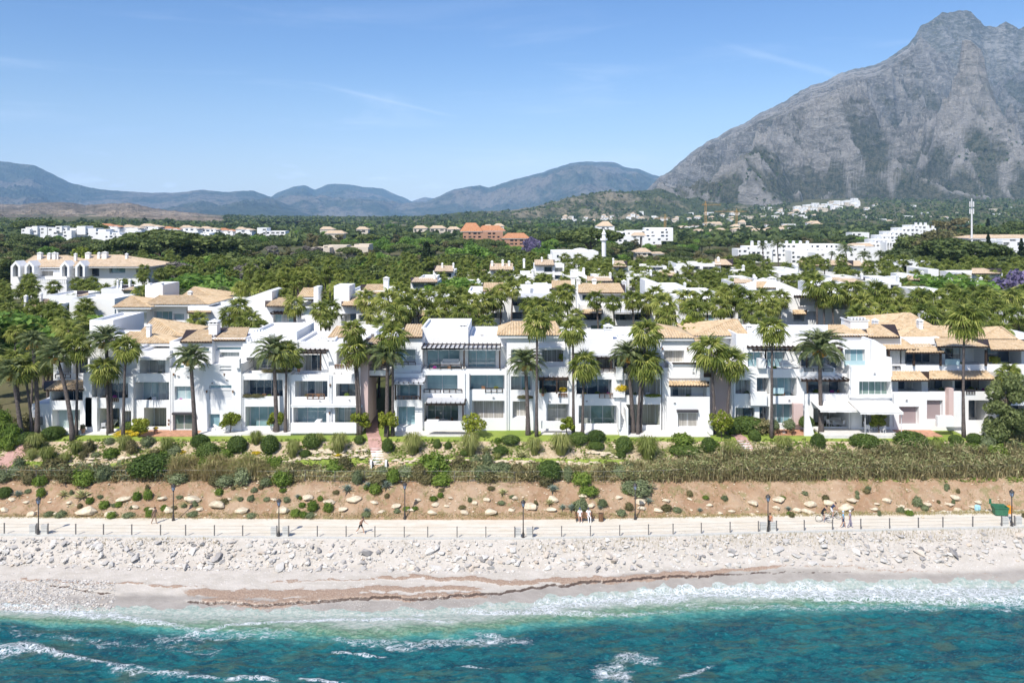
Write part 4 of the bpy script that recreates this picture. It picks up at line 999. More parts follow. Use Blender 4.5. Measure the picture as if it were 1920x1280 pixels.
# ------------------------------------------------------------------ building kit
# rectangles are read off the photograph in rows and columns at a given depth D, then built in metres
def facade(b, D, x0, x1, y0, y1, ops=(), R=2.0, dep=9.0, mat='white', name='wall'):
    """a storey block: front plane at D with openings R deep, body behind; ops: (x0,x1,y0,y1,recess,win)"""
    xs = sorted({x0, x1, *[v for o in ops for v in o[:2]]}); ys = sorted({y0, y1, *[v for o in ops for v in o[2:4]]})
    xs = [v for v in xs if x0 <= v <= x1]; ys = [v for v in ys if y0 <= v <= y1]
    def op(cx, cy):
        for i, o in enumerate(ops):
            if o[0] < cx < o[1] and o[2] < cy < o[3]: return i
        return -1
    nx, ny = len(xs) - 1, len(ys) - 1
    G = [[op((xs[i] + xs[i + 1]) / 2, (ys[j] + ys[j + 1]) / 2) for j in range(ny)] for i in range(nx)]
    XX = [X_(v, D) for v in xs]; ZZ = [Z_(v, D) for v in ys]
    mb = MB()
    def rec(i, j):
        if i < 0 or j < 0 or i >= nx or j >= ny: return None
        g = G[i][j]; return 0.0 if g < 0 else ops[g][4]
    for i in range(nx):
        for j in range(ny):
            r = rec(i, j); xa, xb, zt, zb = XX[i], XX[i + 1], ZZ[j], ZZ[j + 1]; d = D + r
            mb.quad((xa, d, zb), (xb, d, zb), (xb, d, zt), (xa, d, zt))
            # reveals where the neighbour is less deep
            for (ii, jj, side) in ((i - 1, j, 'l'), (i + 1, j, 'r'), (i, j - 1, 't'), (i, j + 1, 'b')):
                q = rec(ii, jj)
                if q is None or q >= r: continue
                e = D + q
                if side == 'l': mb.quad((xa, e, zb), (xa, d, zb), (xa, d, zt), (xa, e, zt))
                if side == 'r': mb.quad((xb, d, zb), (xb, e, zb), (xb, e, zt), (xb, d, zt))
                if side == 't': mb.quad((xa, d, zt), (xb, d, zt), (xb, e, zt), (xa, e, zt))
                if side == 'b':
                    if q > 0 or r < 1.3 or jj >= ny: mb.quad((xa, e, zb), (xb, e, zb), (xb, d, zb), (xa, d, zb))
                    else:        # parapet with the terrace floor lower behind it
                        tk = .22; fl = zb - .85
                        mb.quad((xa, e, zb), (xb, e, zb), (xb, e + tk, zb), (xa, e + tk, zb)); mb.quad((xa, e + tk, zb), (xb, e + tk, zb), (xb, e + tk, fl), (xa, e + tk, fl))
                        mb.quad((xa, e + tk, fl), (xb, e + tk, fl), (xb, d, fl), (xa, d, fl)); mb.quad((xa, d, fl), (xb, d, fl), (xb, d, zb), (xa, d, zb))
                        mb.quad((xa, e + tk, fl), (xa, d, fl), (xa, d, zb), (xa, e + tk, zb)); mb.quad((xb, d, fl), (xb, e + tk, fl), (xb, e + tk, zb), (xb, d, zb))
    # body: sides, top with a low parapet rim, back
    xa, xb, zt, zb = XX[0], XX[-1], ZZ[0], ZZ[-1]; e = D + dep; pr = .35; tk = .25
    mb.quad((xa, e, zb), (xa, D, zb), (xa, D, zt), (xa, e, zt)); mb.quad((xb, D, zb), (xb, e, zb), (xb, e, zt), (xb, D, zt)); mb.quad((xb, e, zb), (xa, e, zb), (xa, e, zt), (xb, e, zt))
    mb.quad((xa, D, zt), (xb, D, zt), (xb - tk, D + tk, zt), (xa + tk, D + tk, zt)); mb.quad((xb, D, zt), (xb, e, zt), (xb - tk, e - tk, zt), (xb - tk, D + tk, zt))
    mb.quad((xb, e, zt), (xa, e, zt), (xa + tk, e - tk, zt), (xb - tk, e - tk, zt)); mb.quad((xa, e, zt), (xa, D, zt), (xa + tk, D + tk, zt), (xa + tk, e - tk, zt))
    ia, ib, i0, i1 = xa + tk, xb - tk, D + tk, e - tk; zl = zt - pr
    mb.quad((ia, i0, zt), (ib, i0, zt), (ib, i0, zl), (ia, i0, zl)); mb.quad((ia, i1, zl), (ib, i1, zl), (ib, i1, zt), (ia, i1, zt))
    mb.quad((ia, i0, zl), (ia, i1, zl), (ia, i1, zt), (ia, i0, zt)); mb.quad((ib, i1, zl), (ib, i0, zl), (ib, i0, zt), (ib, i1, zt)); mb.quad((ia, i0, zl), (ib, i0, zl), (ib, i1, zl), (ia, i1, zl))
    o = mb.build(name, M[mat], b)
    for q in ops:
        if len(q) > 5 and q[5]: win_in(b, D, q)
    return o
def win_in(b, D, q):
    ox0, ox1, oy0, oy1, r, spec = q[:6]; s = spec[0]; n = int(spec[1]) if len(spec) > 1 else 2
    d = D + r; k = 1.0
    zt = Z_(oy0, D); zb = Z_(oy1, D); xa, xb = X_(ox0, D), X_(ox1, D)
    if len(q) > 6: xa, xb = X_(q[6], D), X_(q[7], D)
    else:
        m_ = .12 if r > 1 else .04; xa += m_; xb -= m_
    if r >= 1.3: zt -= .22 + r * .0; zb -= .55
    else: zb += .03; zt -= .03
    window(b, xa, xb, zb, zt, d, n, s)
def window(b, xa, xb, zb, zt, d, n=2, s='t', fr=None, fw=.055):
    fm = M[fr] if fr else M['frame' if s in 'tpcgw' else ('dframe' if s == 'd' and (int(abs(xa)) % 3 == 0) else 'frame')]
    mb = MB(); d0, d1 = d - .07, d - .012
    mb.box(xa, xb, d0, d1, zt - fw, zt); mb.box(xa, xb, d0, d1, zb, zb + fw)
    pts = [xa + (xb - xa) * i / n for i in range(n + 1)]
    for i, x in enumerate(pts):
        h = fw / 2 if 0 < i < n else fw; a0 = x if i == 0 else (x - fw if i == n else x - fw / 2)
        mb.box(a0, a0 + fw, d0 + .003, d1, zb + fw, zt - fw)
    wo = mb.build('window', fm, b)
    for i in range(n):
        p = MB(); p.quad((pts[i] + fw * .5, d - .03, zb + fw), (pts[i + 1] - fw * .5, d - .03, zb + fw), (pts[i + 1] - fw * .5, d - .03, zt - fw), (pts[i] + fw * .5, d - .03, zt - fw))
        p.build('pane', M['g_' + s], wo)
    return wo
def slope(mb, O, U, V, wd, L, tl=0.0, tr=0.0, pitch=.34, amp=.085):
    """corrugated tile slope: eave corner O, unit eave direction U, unit up-slope V; trapezoid with top insets"""
    O, U, V = Vector(O), Vector(U), Vector(V); N = U.cross(V).normalized(); N = N if N.z > 0 else -N
    n = max(2, int(round(wd / pitch))); p = wd / n
    def vmax(u):
        m = L
        if tl > 1e-4: m = min(m, L * u / tl)
        if tr > 1e-4: m = min(m, L * (wd - u) / tr)
        return max(0.0, m)
    prof = ((0, 0), (.25, .85), (.5, 1.15), (.75, .85), (1.0, 0))
    for i in range(n):
        for (a, ha), (c, hc) in zip(prof[:-1], prof[1:]):
            ua, ub = (i + a) * p, (i + c) * p; va, vb = vmax(ua), vmax(ub)
            if va < .02 and vb < .02: continue
            mb.quad(O + U * ua + N * ha * amp, O + U * ub + N * hc * amp, O + U * ub + V * vb + N * hc * amp, O + U * ua + V * va + N * ha * amp)
    return N
def pane_roof(b, corners, mat='tile', th=.14, pitch=.34, name='tiled_roof', wood=True):
    """single slope from eave (a,b) to top (c,d) given as world points a(left eave) b(right eave) c(right top) d(left top)"""
    a, bb, c, d = map(Vector, corners); U = (bb - a); wd = U.length; U.normalize(); t = (d - a); tl = t.dot(U); V = (t - U * tl); L = V.length; V.normalize(); tr = wd - (c - a).dot(U)
    mb = MB(); slope(mb, a, U, V, wd, L, max(tl, 0), max(tr, 0), pitch)
    dn = Vector((0, 0, -th)); mb.prism([a - V * .0, bb, c, d], dn, 1)
    return mb.build(name, [M[mat], M['wood'] if wood else M['white']], b)
def lean(b, x0, x1, ye, yt, De, Dt, mat='tile', **kw):
    a = (X_(x0, De), De, Z_(ye, De)); bb = (X_(x1, De), De, Z_(ye, De)); c = (X_(x1, Dt) if 'sk' not in kw else X_(kw['sk'][1], Dt), Dt, Z_(yt, Dt)); d = (X_(x0, Dt) if 'sk' not in kw else X_(kw['sk'][0], Dt), Dt, Z_(yt, Dt))
    kw.pop('sk', None); return pane_roof(b, (a, bb, c, d), mat, **kw)
def hip(b, x0, x1, ye, r0, r1, yr, De, dep, mat='tile', pitch=.34, name='tiled_roof'):
    """hip roof: eave line row ye at depth De, ridge between columns r0..r1 at row yr over the middle"""
    Dm = De + dep / 2; ze = Z_(ye, De); zr = Z_(yr, Dm); xa, xb = X_(x0, De), X_(x1, De); ra, rb = X_(r0, Dm), X_(r1, Dm)
    if rb - ra < .05: rb = ra + .02
    A, B_, C, E = Vector((xa, De, ze)), Vector((xb, De, ze)), Vector((xb, De + dep, ze)), Vector((xa, De + dep, ze)); P, Q = Vector((ra, Dm, zr)), Vector((rb, Dm, zr))
    mb = MB()
    def sl(a, bb, c, d):
        U = bb - a; wd = U.length; U.normalize(); t = d - a; tl = t.dot(U); V = t - U * tl; L = V.length; V.normalize(); tr = wd - (c - a).dot(U); slope(mb, a, U, V, wd, L, max(tl, 0), max(tr, 0), pitch)
    sl(A, B_, Q, P); sl(B_, C, Q, Q); sl(C, E, P, Q); sl(E, A, P, P)
    mb.tube([P, Q], .10, 6)
    for (s_, t_) in ((A, P), (B_, Q), (C, Q), (E, P)): mb.tube([s_ + Vector((0, 0, .05)), t_ + Vector((0, 0, .05))], .09, 6)
    mb.box(xa + .12, xb - .12, De + .12, De + dep - .12, ze - .32, ze - .03, 1)
    mb.quad(A + Vector((0, 0, -.02)), B_ + Vector((0, 0, -.02)), C + Vector((0, 0, -.02)), E + Vector((0, 0, -.02)), 1)
    return mb.build(name, [M[mat], M['white']], b)
def pbox(b, x0, x1, y0, y1, D, dep, mat='white', name='wall', m=None):
    mb = MB(); mb.box(X_(x0, D), X_(x1, D), D, D + dep, Z_(y1, D), Z_(y0, D)); return mb.build(name, M[mat], b)
def chimney(b, x0, x1, y0, y1, D, style='cap'):
    xa, xb, zt, zb = X_(x0, D), X_(x1, D), Z_(y0, D), Z_(y1, D); w_ = xb - xa; c = (xa + xb) / 2; mb = MB(); dd = min(w_, 1.2)
    h = zt - zb
    mb.box(xa + .08, xb - .08, D, D + dd, zb - .6, zt - .42); mb.box(xa, xb, D - .06, D + dd + .06, zt - .42, zt - .32)
    for sx in (xa + .1, c - .06, xb - .22): mb.box(sx, sx + .12, D + .05, D + dd - .05, zt - .32, zt - .12)
    if style == 'cap':
        mb.box(xa - .03, xb + .03, D - .08, D + dd + .08, zt - .12, zt - .05); n0 = (xa, D, zt - .05)
        ap = (c, D + dd / 2, zt + .25); q = [(xa, D, zt - .05), (xb, D, zt - .05), (xb, D + dd, zt - .05), (xa, D + dd, zt - .05)]
        for i in range(4): mb.tri(q[i], q[(i + 1) % 4], ap)
    else: mb.box(xa - .03, xb + .03, D - .08, D + dd + .08, zt - .12, zt)
    return mb.build('chimney', M['white'], b)
def pergola(b, x0, x1, y, Da, Db, mat='wood', posts=(), yb=None, n=None, beam=.22, name='pergola'):
    """flat pergola: front beam at row y and depth Da, rafters back to Db, posts at columns down to row yb"""
    xa, xb, zz = X_(x0, Da), X_(x1, Da), Z_(y, Da); mb = MB(); mb.box(xa, xb, Da, Da + .16, zz - beam, zz); mb.box(xa, xb, Db - .16, Db, zz - beam, zz)
    n = n or max(3, int((xb - xa) / .55))
    for i in range(n + 1):
        x = xa + .05 + (xb - xa - .1) * i / n; mb.box(x - .04, x + .04, Da - .25, Db, zz + .003, zz + .14)
    for p in posts: mb.box(X_(p, Da) - .09, X_(p, Da) + .09, Da + .003, Da + .157, Z_(yb, Da), zz - beam)
    return mb.build(name, M[mat], b)
def canopy(b, x0, x1, yf, yb, Da, Db, mat='cloth', th=.05, name='awning', valance=.22, sag=0):
    """sloping fabric awning from front row yf (depth Da) to back row yb (depth Db)"""
    xa, xb = X_(x0, Da), X_(x1, Da); zf, zb = Z_(yf, Da), Z_(yb, Db); mb = MB()
    n = max(2, int((xb - xa) / .8))
    for i in range(n):
        a, c = xa + (xb - xa) * i / n, xa + (xb - xa) * (i + 1) / n; dz = .03 if i % 2 else 0
        mb.quad((a, Da, zf), (c, Da, zf), (c, Db, zb), (a, Db, zb)); mb.quad((a, Da, zf - valance - dz), (c, Da, zf - valance - dz), (c, Da, zf), (a, Da, zf))
        mb.quad((a, Da, zf - th), (a, Db, zb - th), (c, Db, zb - th), (c, Da, zf - th))
    for i in range(0, n + 1, 2):
        x = xa + (xb - xa) * i / n; mb.bar((x, Da + .02, zf + .012), (x, Db, zb + .012), .03, .02)
    mb.tri((xa, Da, zf), (xa, Db, zb), (xa, Da, zf - th)); mb.bar((xa, Da, zf), (xb, Da, zf), .06, .06)
    return mb.build(name, M[mat], b)
def railing(b, x0, x1, y0, y1, D, mat='wood', n=None, name='railing', bars=2):
    xa, xb, zt, zb = X_(x0, D), X_(x1, D), Z_(y0, D), Z_(y1, D); mb = MB(); mb.box(xa, xb, D - .05, D + .05, zt - .09, zt)
    for i in range(1, bars + 1): q = zt - (zt - zb) * i / (bars + .3); mb.box(xa, xb, D - .02, D + .02, q - .05, q)
    for i in range(4): x = xa + (xb - xa) * i / 3; mb.box(x - .04, x + .04, D - .035, D + .035, zb, zt - .09)
    return mb.build(name, M[mat], b)
def glassrail(b, x0, x1, y0, y1, D):
    mb = MB(); mb.box(X_(x0, D), X_(x1, D), D, D + .03, Z_(y1, D), Z_(y0, D)); return mb.build('glass_railing', M['railglass'], b)
def wall_lamp(b, px, py, D):
    mb = MB(); x, zz = X_(px, D), Z_(py, D); mb.box(x - .06, x + .06, D - .16, D - .01, zz - .12, zz + .12); mb.box(x - .1, x + .1, D - .2, D, zz + .12, zz + .16); return mb.build('wall_lamp', M['brown'], b)
def merlons(b, x0, x1, y, D, n, h=.28):
    mb = MB(); xa, xb, zz = X_(x0, D), X_(x1, D), Z_(y, D)
    for i in range(n):
        x = xa + (xb - xa) * (i + .2) / n; mb.box(x, x + (xb - xa) / n * .5, D + .004, D + .22, zz - .002, zz + h)
    return mb.build('parapet_crenel', M['white'], b, kind='stuff')
def building(label, px, D, cat='building', name='white_apartment_building', group=None):
    return empty(name, (0, 0, 0), label, cat, group)

# ------------------------------------------------------------------ front row, left to right
F_ = facade
G1 = 'white seafront apartment buildings of the front row'
def bld(name, label, cat='apartment building', group=G1): return empty(name, (0, 0, 0), label, cat, group)

b = bld('white_terraced_house', 'low white house with battered end wall and tiled porch, leftmost of front row')
F_(b, 97, 93, 160, 728, 826, [(96, 155, 731, 751, 2.6, 'd3'), (98, 150, 768, 808, 1.2, 'p3')], 2.6)
mb = MB(); D = 97.2     # battered end wall
mb.prism([(X_(93, D), D, Z_(826, D)), (X_(55, D), D, Z_(826, D)), (X_(60, D), D, Z_(757, D)), (X_(93, D), D, Z_(757, D))], (0, 8, 0)); mb.build('end_wall', M['white'], b)
window(b, X_(73, D), X_(80, D), Z_(796, D), Z_(781, D), D, 1, 'd')
lean(b, 82, 157, 731, 713, 96.2, 99.2); F_(b, 99.6, 100, 168, 662, 716, [(118, 133, 672, 700, 1.4, 'd1'), (137, 165, 670, 700, 1.4, 'd2')])
railing(b, 104, 132, 701, 709, 98.2, bars=1); pbox(b, 156, 172, 700, 800, 96.6, 8); F_(b, 96.6, 160, 182, 745, 820)
F_(b, 100, 130, 212, 638, 664); lean(b, 150, 212, 648, 634, 100.4, 104); merlons(b, 118, 132, 762, 97, 3)
pbox(b, 113, 152, 806, 822, 95.6, 1.0, name='planter_wall')

b = bld('white_gabled_house', 'white house with two overlapping hip roofs behind the big date palm')
F_(b, 97, 182, 250, 706, 820, [(174, 240, 718, 746, 2, 'd4'), (186, 224, 765, 804, 3.0, 'd3'), (229, 246, 770, 800, 1.5, 'c1')], 3)
F_(b, 97.3, 250, 318, 700, 820, [(253, 317, 716, 750, 2.0, 'p4'), (270, 312, 764, 800, 2.6, 'c4')], 2.6)
F_(b, 98.6, 168, 258, 652, 712); F_(b, 97.8, 257, 318, 658, 706, [(262, 310, 670, 704, 2.4, 'p3')], 2.4)
canopy(b, 262, 312, 671, 668, 96.3, 97.75, 'cloth'); railing(b, 211, 222, 746, 753, 96.9, 'brown')
F_(b, 103, 213, 334, 640, 700); hip(b, 210, 320, 644, 245, 275, 622, 101.5, 7); F_(b, 106, 262, 336, 628, 650); hip(b, 255, 343, 631, 288, 290, 597, 105, 9)
chimney(b, 273, 282, 610, 628, 103.2); F_(b, 107, 168, 212, 600, 690); wall_lamp(b, 173, 726, 97); wall_lamp(b, 317, 795, 97.2)

b = bld('white_twin_roof_house', 'white house with twin tiled roofs and chimney between, one date palm in front')
F_(b, 97, 318, 376, 690, 820, [(327, 364, 724, 750, .5, 'p2'), (324, 362, 777, 807, .45, 'g2')], .6)
pbox(b, 322, 364, 774, 777.5, 96.5, .5, 'dframe', 'awning_box')
F_(b, 98.6, 318, 398, 640, 694, [(362, 392, 652, 660, .3, 't1'), (326, 345, 684, 693, .3, 't1')], .4)
F_(b, 96.8, 376, 452, 683, 820, [(392, 434, 722, 729, .35, 't1'), (392, 434, 731, 748, .12, 'w1'), (391, 412, 776, 802, .4, 't1'), (412, 434, 686, 690, .2, 'd1'), (412, 434, 692, 696, .2, 'd1')], .6)
F_(b, 99.5, 396, 460, 634, 690, [(405, 452, 650, 657, .3, 't1'), (411, 449, 660, 670, .5, 't1')], .6)
lean(b, 337, 398, 641, 618, 98.2, 104, sk=(349, 397)); lean(b, 398, 460, 638, 614, 99, 105, sk=(408, 468)); chimney(b, 390, 408, 602, 640, 101.5)
pbox(b, 441, 449, 673, 690, 96.4, .6); 
for p in (346, 441): wall_lamp(b, p - 20, 702, 96.9)
wall_lamp(b, 388, 734, 96.7); wall_lamp(b, 437, 734, 96.7); wall_lamp(b, 317, 788, 96.9)

b = bld('white_stepped_house', 'white house with stepped crenellated parapet behind the big shaggy date palm')
F_(b, 97, 452, 545, 700, 820, [(456, 530, 712, 743, 2, 'd5'), (460, 514, 762, 799, 1.6, 't3')], 2)
F_(b, 99.2, 455, 558, 640, 704, [(462, 522, 670, 695, 2, 'd4'), (528, 552, 672, 694, 1.0, 'd1')], 2); merlons(b, 455, 548, 640, 99.2, 16)
F_(b, 101.5, 470, 556, 622, 650); merlons(b, 472, 500, 622, 101.5, 5)
F_(b, 96.8, 545, 618, 702, 818, [(553, 614, 714, 744, 2, 'd4'), (550, 612, 762, 794, 1.5, 't3')], 2)
F_(b, 96.9, 618, 680, 702, 818, [(630, 667, 719, 743, 1.6, 'd2'), (628, 667, 762, 797, 1.5, 't3')], 2)
F_(b, 99.4, 558, 616, 640, 704, [(563, 602, 665, 695, 2, 'd3')], 2); F_(b, 98.6, 616, 680, 640, 704, [(631, 650, 657, 684, 1.2, 'c2')], 1.5)
pergola(b, 556, 612, 660, 97.4, 99.4, posts=(601,), yb=695); railing(b, 576, 608, 738, 748, 96.75, 'brown'); railing(b, 628, 644, 683, 690, 98.5, 'brown')
pbox(b, 590, 600, 790, 812, 95.6, 1.2, name='steps'); pbox(b, 545, 668, 793, 812, 95.2, .4, name='terrace_wall'); F_(b, 104, 618, 692, 632, 700); hip(b, 615, 668, 633, 632, 650, 612, 102.6, 7)
chimney(b, 612, 628, 636, 660, 99.5, 'flat'); canopy(b, 545, 680, 760, 757, 96.2, 96.8, 'white', name='eyebrow_slab')
F_(b, 105, 640, 700, 626, 690); merlons(b, 600, 612, 636, 99.4, 3); wall_lamp(b, 619, 722, 96.9); wall_lamp(b, 618, 774, 96.9)

b = bld('covered_footbridge', 'covered footbridge with dark timber balcony joining two houses over the garden passage', 'footbridge', None)
pbox(b, 676, 690, 655, 800, 96.4, 6, 'pink'); pbox(b, 684, 730, 694, 704, 97.4, 4); pbox(b, 686, 730, 704, 707, 97.5, 3.8, 'wood', 'beam'); F_(b, 101, 686, 732, 640, 694, [(690, 706, 662, 692, .6, 'd2'), (708, 726, 662, 692, .6, 'd2')], .8)
railing(b, 684, 730, 684, 694, 97.3); pergola(b, 682, 732, 662, 97.2, 99.5, posts=(685, 706, 728), yb=690); lean(b, 686, 738, 645, 633, 97.3, 101.5)

b = bld('white_low_tower_house', 'narrow white house with dark framed balcony right of the garden passage')
F_(b, 97, 735, 792, 700, 815, [(744, 783, 722, 749, 1.8, 't2'), (744, 778, 762, 800, 1.0, 't2')], 2)
pergola(b, 738, 795, 718, 95.6, 97, posts=(741, 788), yb=750); canopy(b, 738, 795, 717, 707, 95.5, 96.98, 'grey'); railing(b, 743, 786, 742, 749, 95.65)
F_(b, 98.2, 735, 792, 634, 702, [(741, 779, 655, 678, .7, 't2')], 1); lean(b, 752, 792, 632, 608, 97.8, 103, sk=(760, 792)); railing(b, 738, 779, 678, 684, 97.3, bars=1); F_(b, 97.5, 735, 790, 684, 704)
mb = MB()
for i in range(3):
    for j in range(2): mb.box(X_(772 + i * 4.6, 97.4), X_(775 + i * 4.6, 97.4), 97.38, 97.5, Z_(698 + j * 5, 97.4), Z_(695 + j * 5, 97.4))
mb.build('vent', M['frame'], b)

b = bld('white_awning_house', 'broad white house with long dark pergola over its top terrace')
F_(b, 97.4, 792, 868, 692, 815, [(796, 858, 703, 732, 1.8, 't2'), (795, 859, 756, 790, 3.0, 'g4')], 3)
F_(b, 97.4, 868, 950, 692, 812, [(879, 946, 703, 730, 1.8, 't2'), (885, 946, 751, 784, 1.4, 'c3')], 2)
F_(b, 100.4, 792, 878, 650, 694, [(800, 862, 657, 692, .6, 't3')], 1); F_(b, 100.4, 878, 950, 650, 694, [(874, 930, 657, 692, .6, 't3')], 1)
F_(b, 101, 790, 878, 614, 660); F_(b, 101.4, 878, 950, 630, 660); pergola(b, 790, 939, 652, 97.2, 100.4, posts=(870, 937), yb=691); canopy(b, 790, 868, 652, 646, 97.2, 100.3, 'grey'); canopy(b, 868, 938, 653, 647, 97.2, 100.3, 'grey')
railing(b, 805, 866, 683, 692, 97.3, bars=1); railing(b, 795, 826, 729, 736, 97.3, bars=1); railing(b, 831, 866, 729, 736, 97.3, bars=1); railing(b, 910, 942, 727, 736, 97.3, bars=1)
canopy(b, 799, 870, 754, 744, 94.9, 97.38, 'grey'); pergola(b, 799, 873, 756, 94.9, 97.38, posts=(868,), yb=790); chimney(b, 860, 876, 608, 640, 103)
pbox(b, 800, 822, 787, 806, 94.6, .3, name='terrace_wall'); pbox(b, 822, 880, 790, 806, 94.6, .3, name='terrace_wall'); F_(b, 96.8, 868, 880, 700, 812)

b = bld('white_curtain_house', 'white house with shallow hip roof, cream awning and red wall lanterns')
F_(b, 97.5, 950, 1000, 692, 815, [(958, 997, 705, 731, 1.5, 't2'), (961, 988, 752, 784, 1.0, 'c2')], 2)
F_(b, 97.2, 1000, 1066, 688, 815, [(1011, 1064, 711, 736, 2.2, 'd4'), (1026, 1067, 757, 794, 1.6, 'g2')], 2.4)
F_(b, 98.6, 950, 1066, 632, 694, [(958, 1000, 656, 680, 1.2, 't2'), (1016, 1056, 652, 678, 1.6, 'c4')], 2); hip(b, 932, 1054, 629, 962, 1040, 603, 98.0, 8)
pergola(b, 1010, 1066, 710, 96.2, 97.2, posts=(1018, 1044), yb=738); canopy(b, 1010, 1060, 652, 640, 97.6, 98.58); railing(b, 1047, 1063, 737, 744, 97.1, 'brown'); wall_lamp(b, 1069, 650, 98.5); wall_lamp(b, 1012, 650, 98.5)
pbox(b, 1015, 1066, 790, 803, 95.6, .3, name='terrace_wall')

b = bld('white_long_terrace_house', 'long white flat-roofed house with ornate chimney and dark upper terrace')
F_(b, 97.4, 1066, 1162, 700, 815, [(1081, 1147, 711, 739, 2, 'd3'), (1085, 1157, 760, 794, 1.4, 'g3')], 2)
F_(b, 97.5, 1162, 1242, 700, 815, [(1172, 1238, 711, 741, 2, 'c5'), (1174, 1238, 758, 797, 2.8, 'c4')], 3)
F_(b, 99.2, 1066, 1240, 636, 702, [(1118, 1150, 665, 692, 2.2, 'c2'), (1152, 1176, 665, 692, 2.2, 'd2'), (1180, 1236, 665, 692, 2.2, 'd3')], 2.4)
canopy(b, 1108, 1238, 667, 660, 97.8, 99.18, 'grey'); pergola(b, 1110, 1238, 669, 97.8, 99.18, posts=(1121, 1146), yb=692); chimney(b, 1133, 1150, 611, 640, 101); railing(b, 1120, 1154, 690, 697, 97.4); railing(b, 1171, 1186, 690, 697, 97.4, 'brown')
railing(b, 1124, 1154, 737, 746, 97.3, 'brown'); pbox(b, 1155, 1168, 688, 712, 97.0, .4); pbox(b, 1150, 1172, 735, 745, 97.0, .3)
mb = MB()
for i in range(7): mb.box(X_(1160, 96), X_(1176, 96), 95.2 + i * .28, 95.5 + i * .28, 8.7, 9.1 + i * .3)
mb.build('stair', M['white'], b); pbox(b, 1160, 1163, 766, 805, 95.2, 2, name='stair_wall')
mb = MB(); mb.prism([(X_(1176, 95), 95, 8.7), (X_(1178, 95), 95, 8.7), (X_(1178, 95), 95, Z_(766, 95)), (X_(1174, 95), 95, Z_(768, 95))], (0, 2.3, 0)); mb.build('stair_wall', M['white'], b)
F_(b, 102, 1160, 1236, 630, 650); chimney(b, 1164, 1173, 626, 640, 103)

b = bld('white_tower_house', 'white tower house with hip roof and small tiled balcony roof left of the pink wall')
F_(b, 96.8, 1250, 1331, 744, 822, [(1271, 1309, 774, 801, .4, 'c2')], .6); pbox(b, 1270, 1310, 769, 773, 96.3, .5, 'dframe', 'awning_box')
F_(b, 97.4, 1242, 1331, 705, 748, [(1257, 1325, 724, 744, 1.8, 'd3', 1266, 1303)], 2); lean(b, 1254, 1330, 723, 708, 96.0, 98.4)
F_(b, 97.2, 1254, 1320, 682, 709, [(1262, 1315, 682, 689, .5, '')], .6); pbox(b, 1261, 1316, 680, 682.5, 97.2, .3, 'wood', 'railing')
F_(b, 99.6, 1238, 1302, 633, 705, [(1245, 1283, 657, 681, .8, 'c2')], 1); hip(b, 1230, 1303, 634, 1214, 1232, 608, 99, 9); wall_lamp(b, 1242, 654, 99.5); wall_lamp(b, 1289, 654, 99.5); merlons(b, 1245, 1300, 637, 99.5, 16, -.3)
F_(b, 97.5, 1240, 1256, 690, 820); pbox(b, 1326, 1372, 700, 800, 99, 5, 'pink'); pbox(b, 1320, 1336, 700, 707, 97, 2, 'wood', 'beam'); F_(b, 99.5, 1300, 1345, 640, 705, [(1312, 1326, 655, 680, .5, 't1')])
pbox(b, 1331, 1337, 790, 815, 95.2, 2, name='garden_wall')

b = bld('white_pavilion_house', 'white house under a large pale hip roof set back behind the tower house')
F_(b, 104, 1304, 1402, 628, 800); hip(b, 1300, 1404, 630, 1376, 1382, 599, 103, 11); lean(b, 1298, 1322, 645, 629, 100.5, 104); chimney(b, 1400, 1412, 610, 632, 104); merlons(b, 1350, 1400, 633, 103.9, 14, -.3)

b = bld('white_modern_house', 'white modern house with open dark timber frame on its roof terrace')
F_(b, 98, 1372, 1446, 690, 812, [(1379, 1407, 712, 738, 1.3, 'd2'), (1419, 1443, 708, 739, 1.3, 'd2'), (1379, 1415, 764, 792, .8, 'd2'), (1424, 1443, 762, 792, 1.3, 'd1')], 2)
F_(b, 97.6, 1446, 1504, 692, 812, [(1449, 1494, 708, 742, 1.6, 't3'), (1448, 1491, 757, 793, 1.5, 't3')], 2)
F_(b, 100.4, 1395, 1502, 650, 696, [(1402, 1431, 660, 691, .8, 't2'), (1438, 1473, 659, 692, .8, 't2')], 1); F_(b, 101, 1380, 1502, 626, 660); pergola(b, 1411, 1516, 655, 98, 100.4, posts=(1436, 1513), yb=690)
pbox(b, 1422, 1436, 673, 690, 97.4, .8); pbox(b, 1488, 1506, 757, 796, 96.9, .6, 'pink'); pbox(b, 1408, 1438, 735, 760, 97.3, .5); glassrail(b, 1450, 1470, 727, 738, 97.4); chimney(b, 1422, 1430, 614, 634, 102)
F_(b, 97.7, 1504, 1592, 738, 812, [(1525, 1590, 765, 800, 3.4, 'c5')], 3.6); F_(b, 98, 1504, 1592, 700, 742, [(1512, 1590, 710, 737, 2.5, 'd4')], 2.6)
F_(b, 100, 1502, 1584, 640, 702, [(1502, 1577, 670, 694, .9, 'd4')], 1.2); canopy(b, 1500, 1578, 710, 702, 96.6, 97.98, 'grey'); pergola(b, 1503, 1592, 712, 96.4, 98, posts=(1514,), yb=737)
F_(b, 97.6, 1504, 1566, 690, 705, [(1507, 1563, 690, 697, .4, '')], .6); railing(b, 1507, 1563, 690, 699, 97.7, 'dframe'); pergola(b, 1496, 1580, 655, 98.6, 100); lean(b, 1552, 1634, 630, 609, 101, 106)
F_(b, 101.3, 1500, 1640, 627, 670)
canopy(b, 1538, 1612, 769, 751, 94.6, 97.65); pbox(b, 1500, 1508, 712, 760, 97.4, .6); mb = MB(); mb.prism([(X_(1508, 95), 95, 8.8), (X_(1528, 95), 95, 8.8), (X_(1510, 95), 95, Z_(752, 95))], (0, .25, 0)); mb.build('stair_wall', M['white'], b)

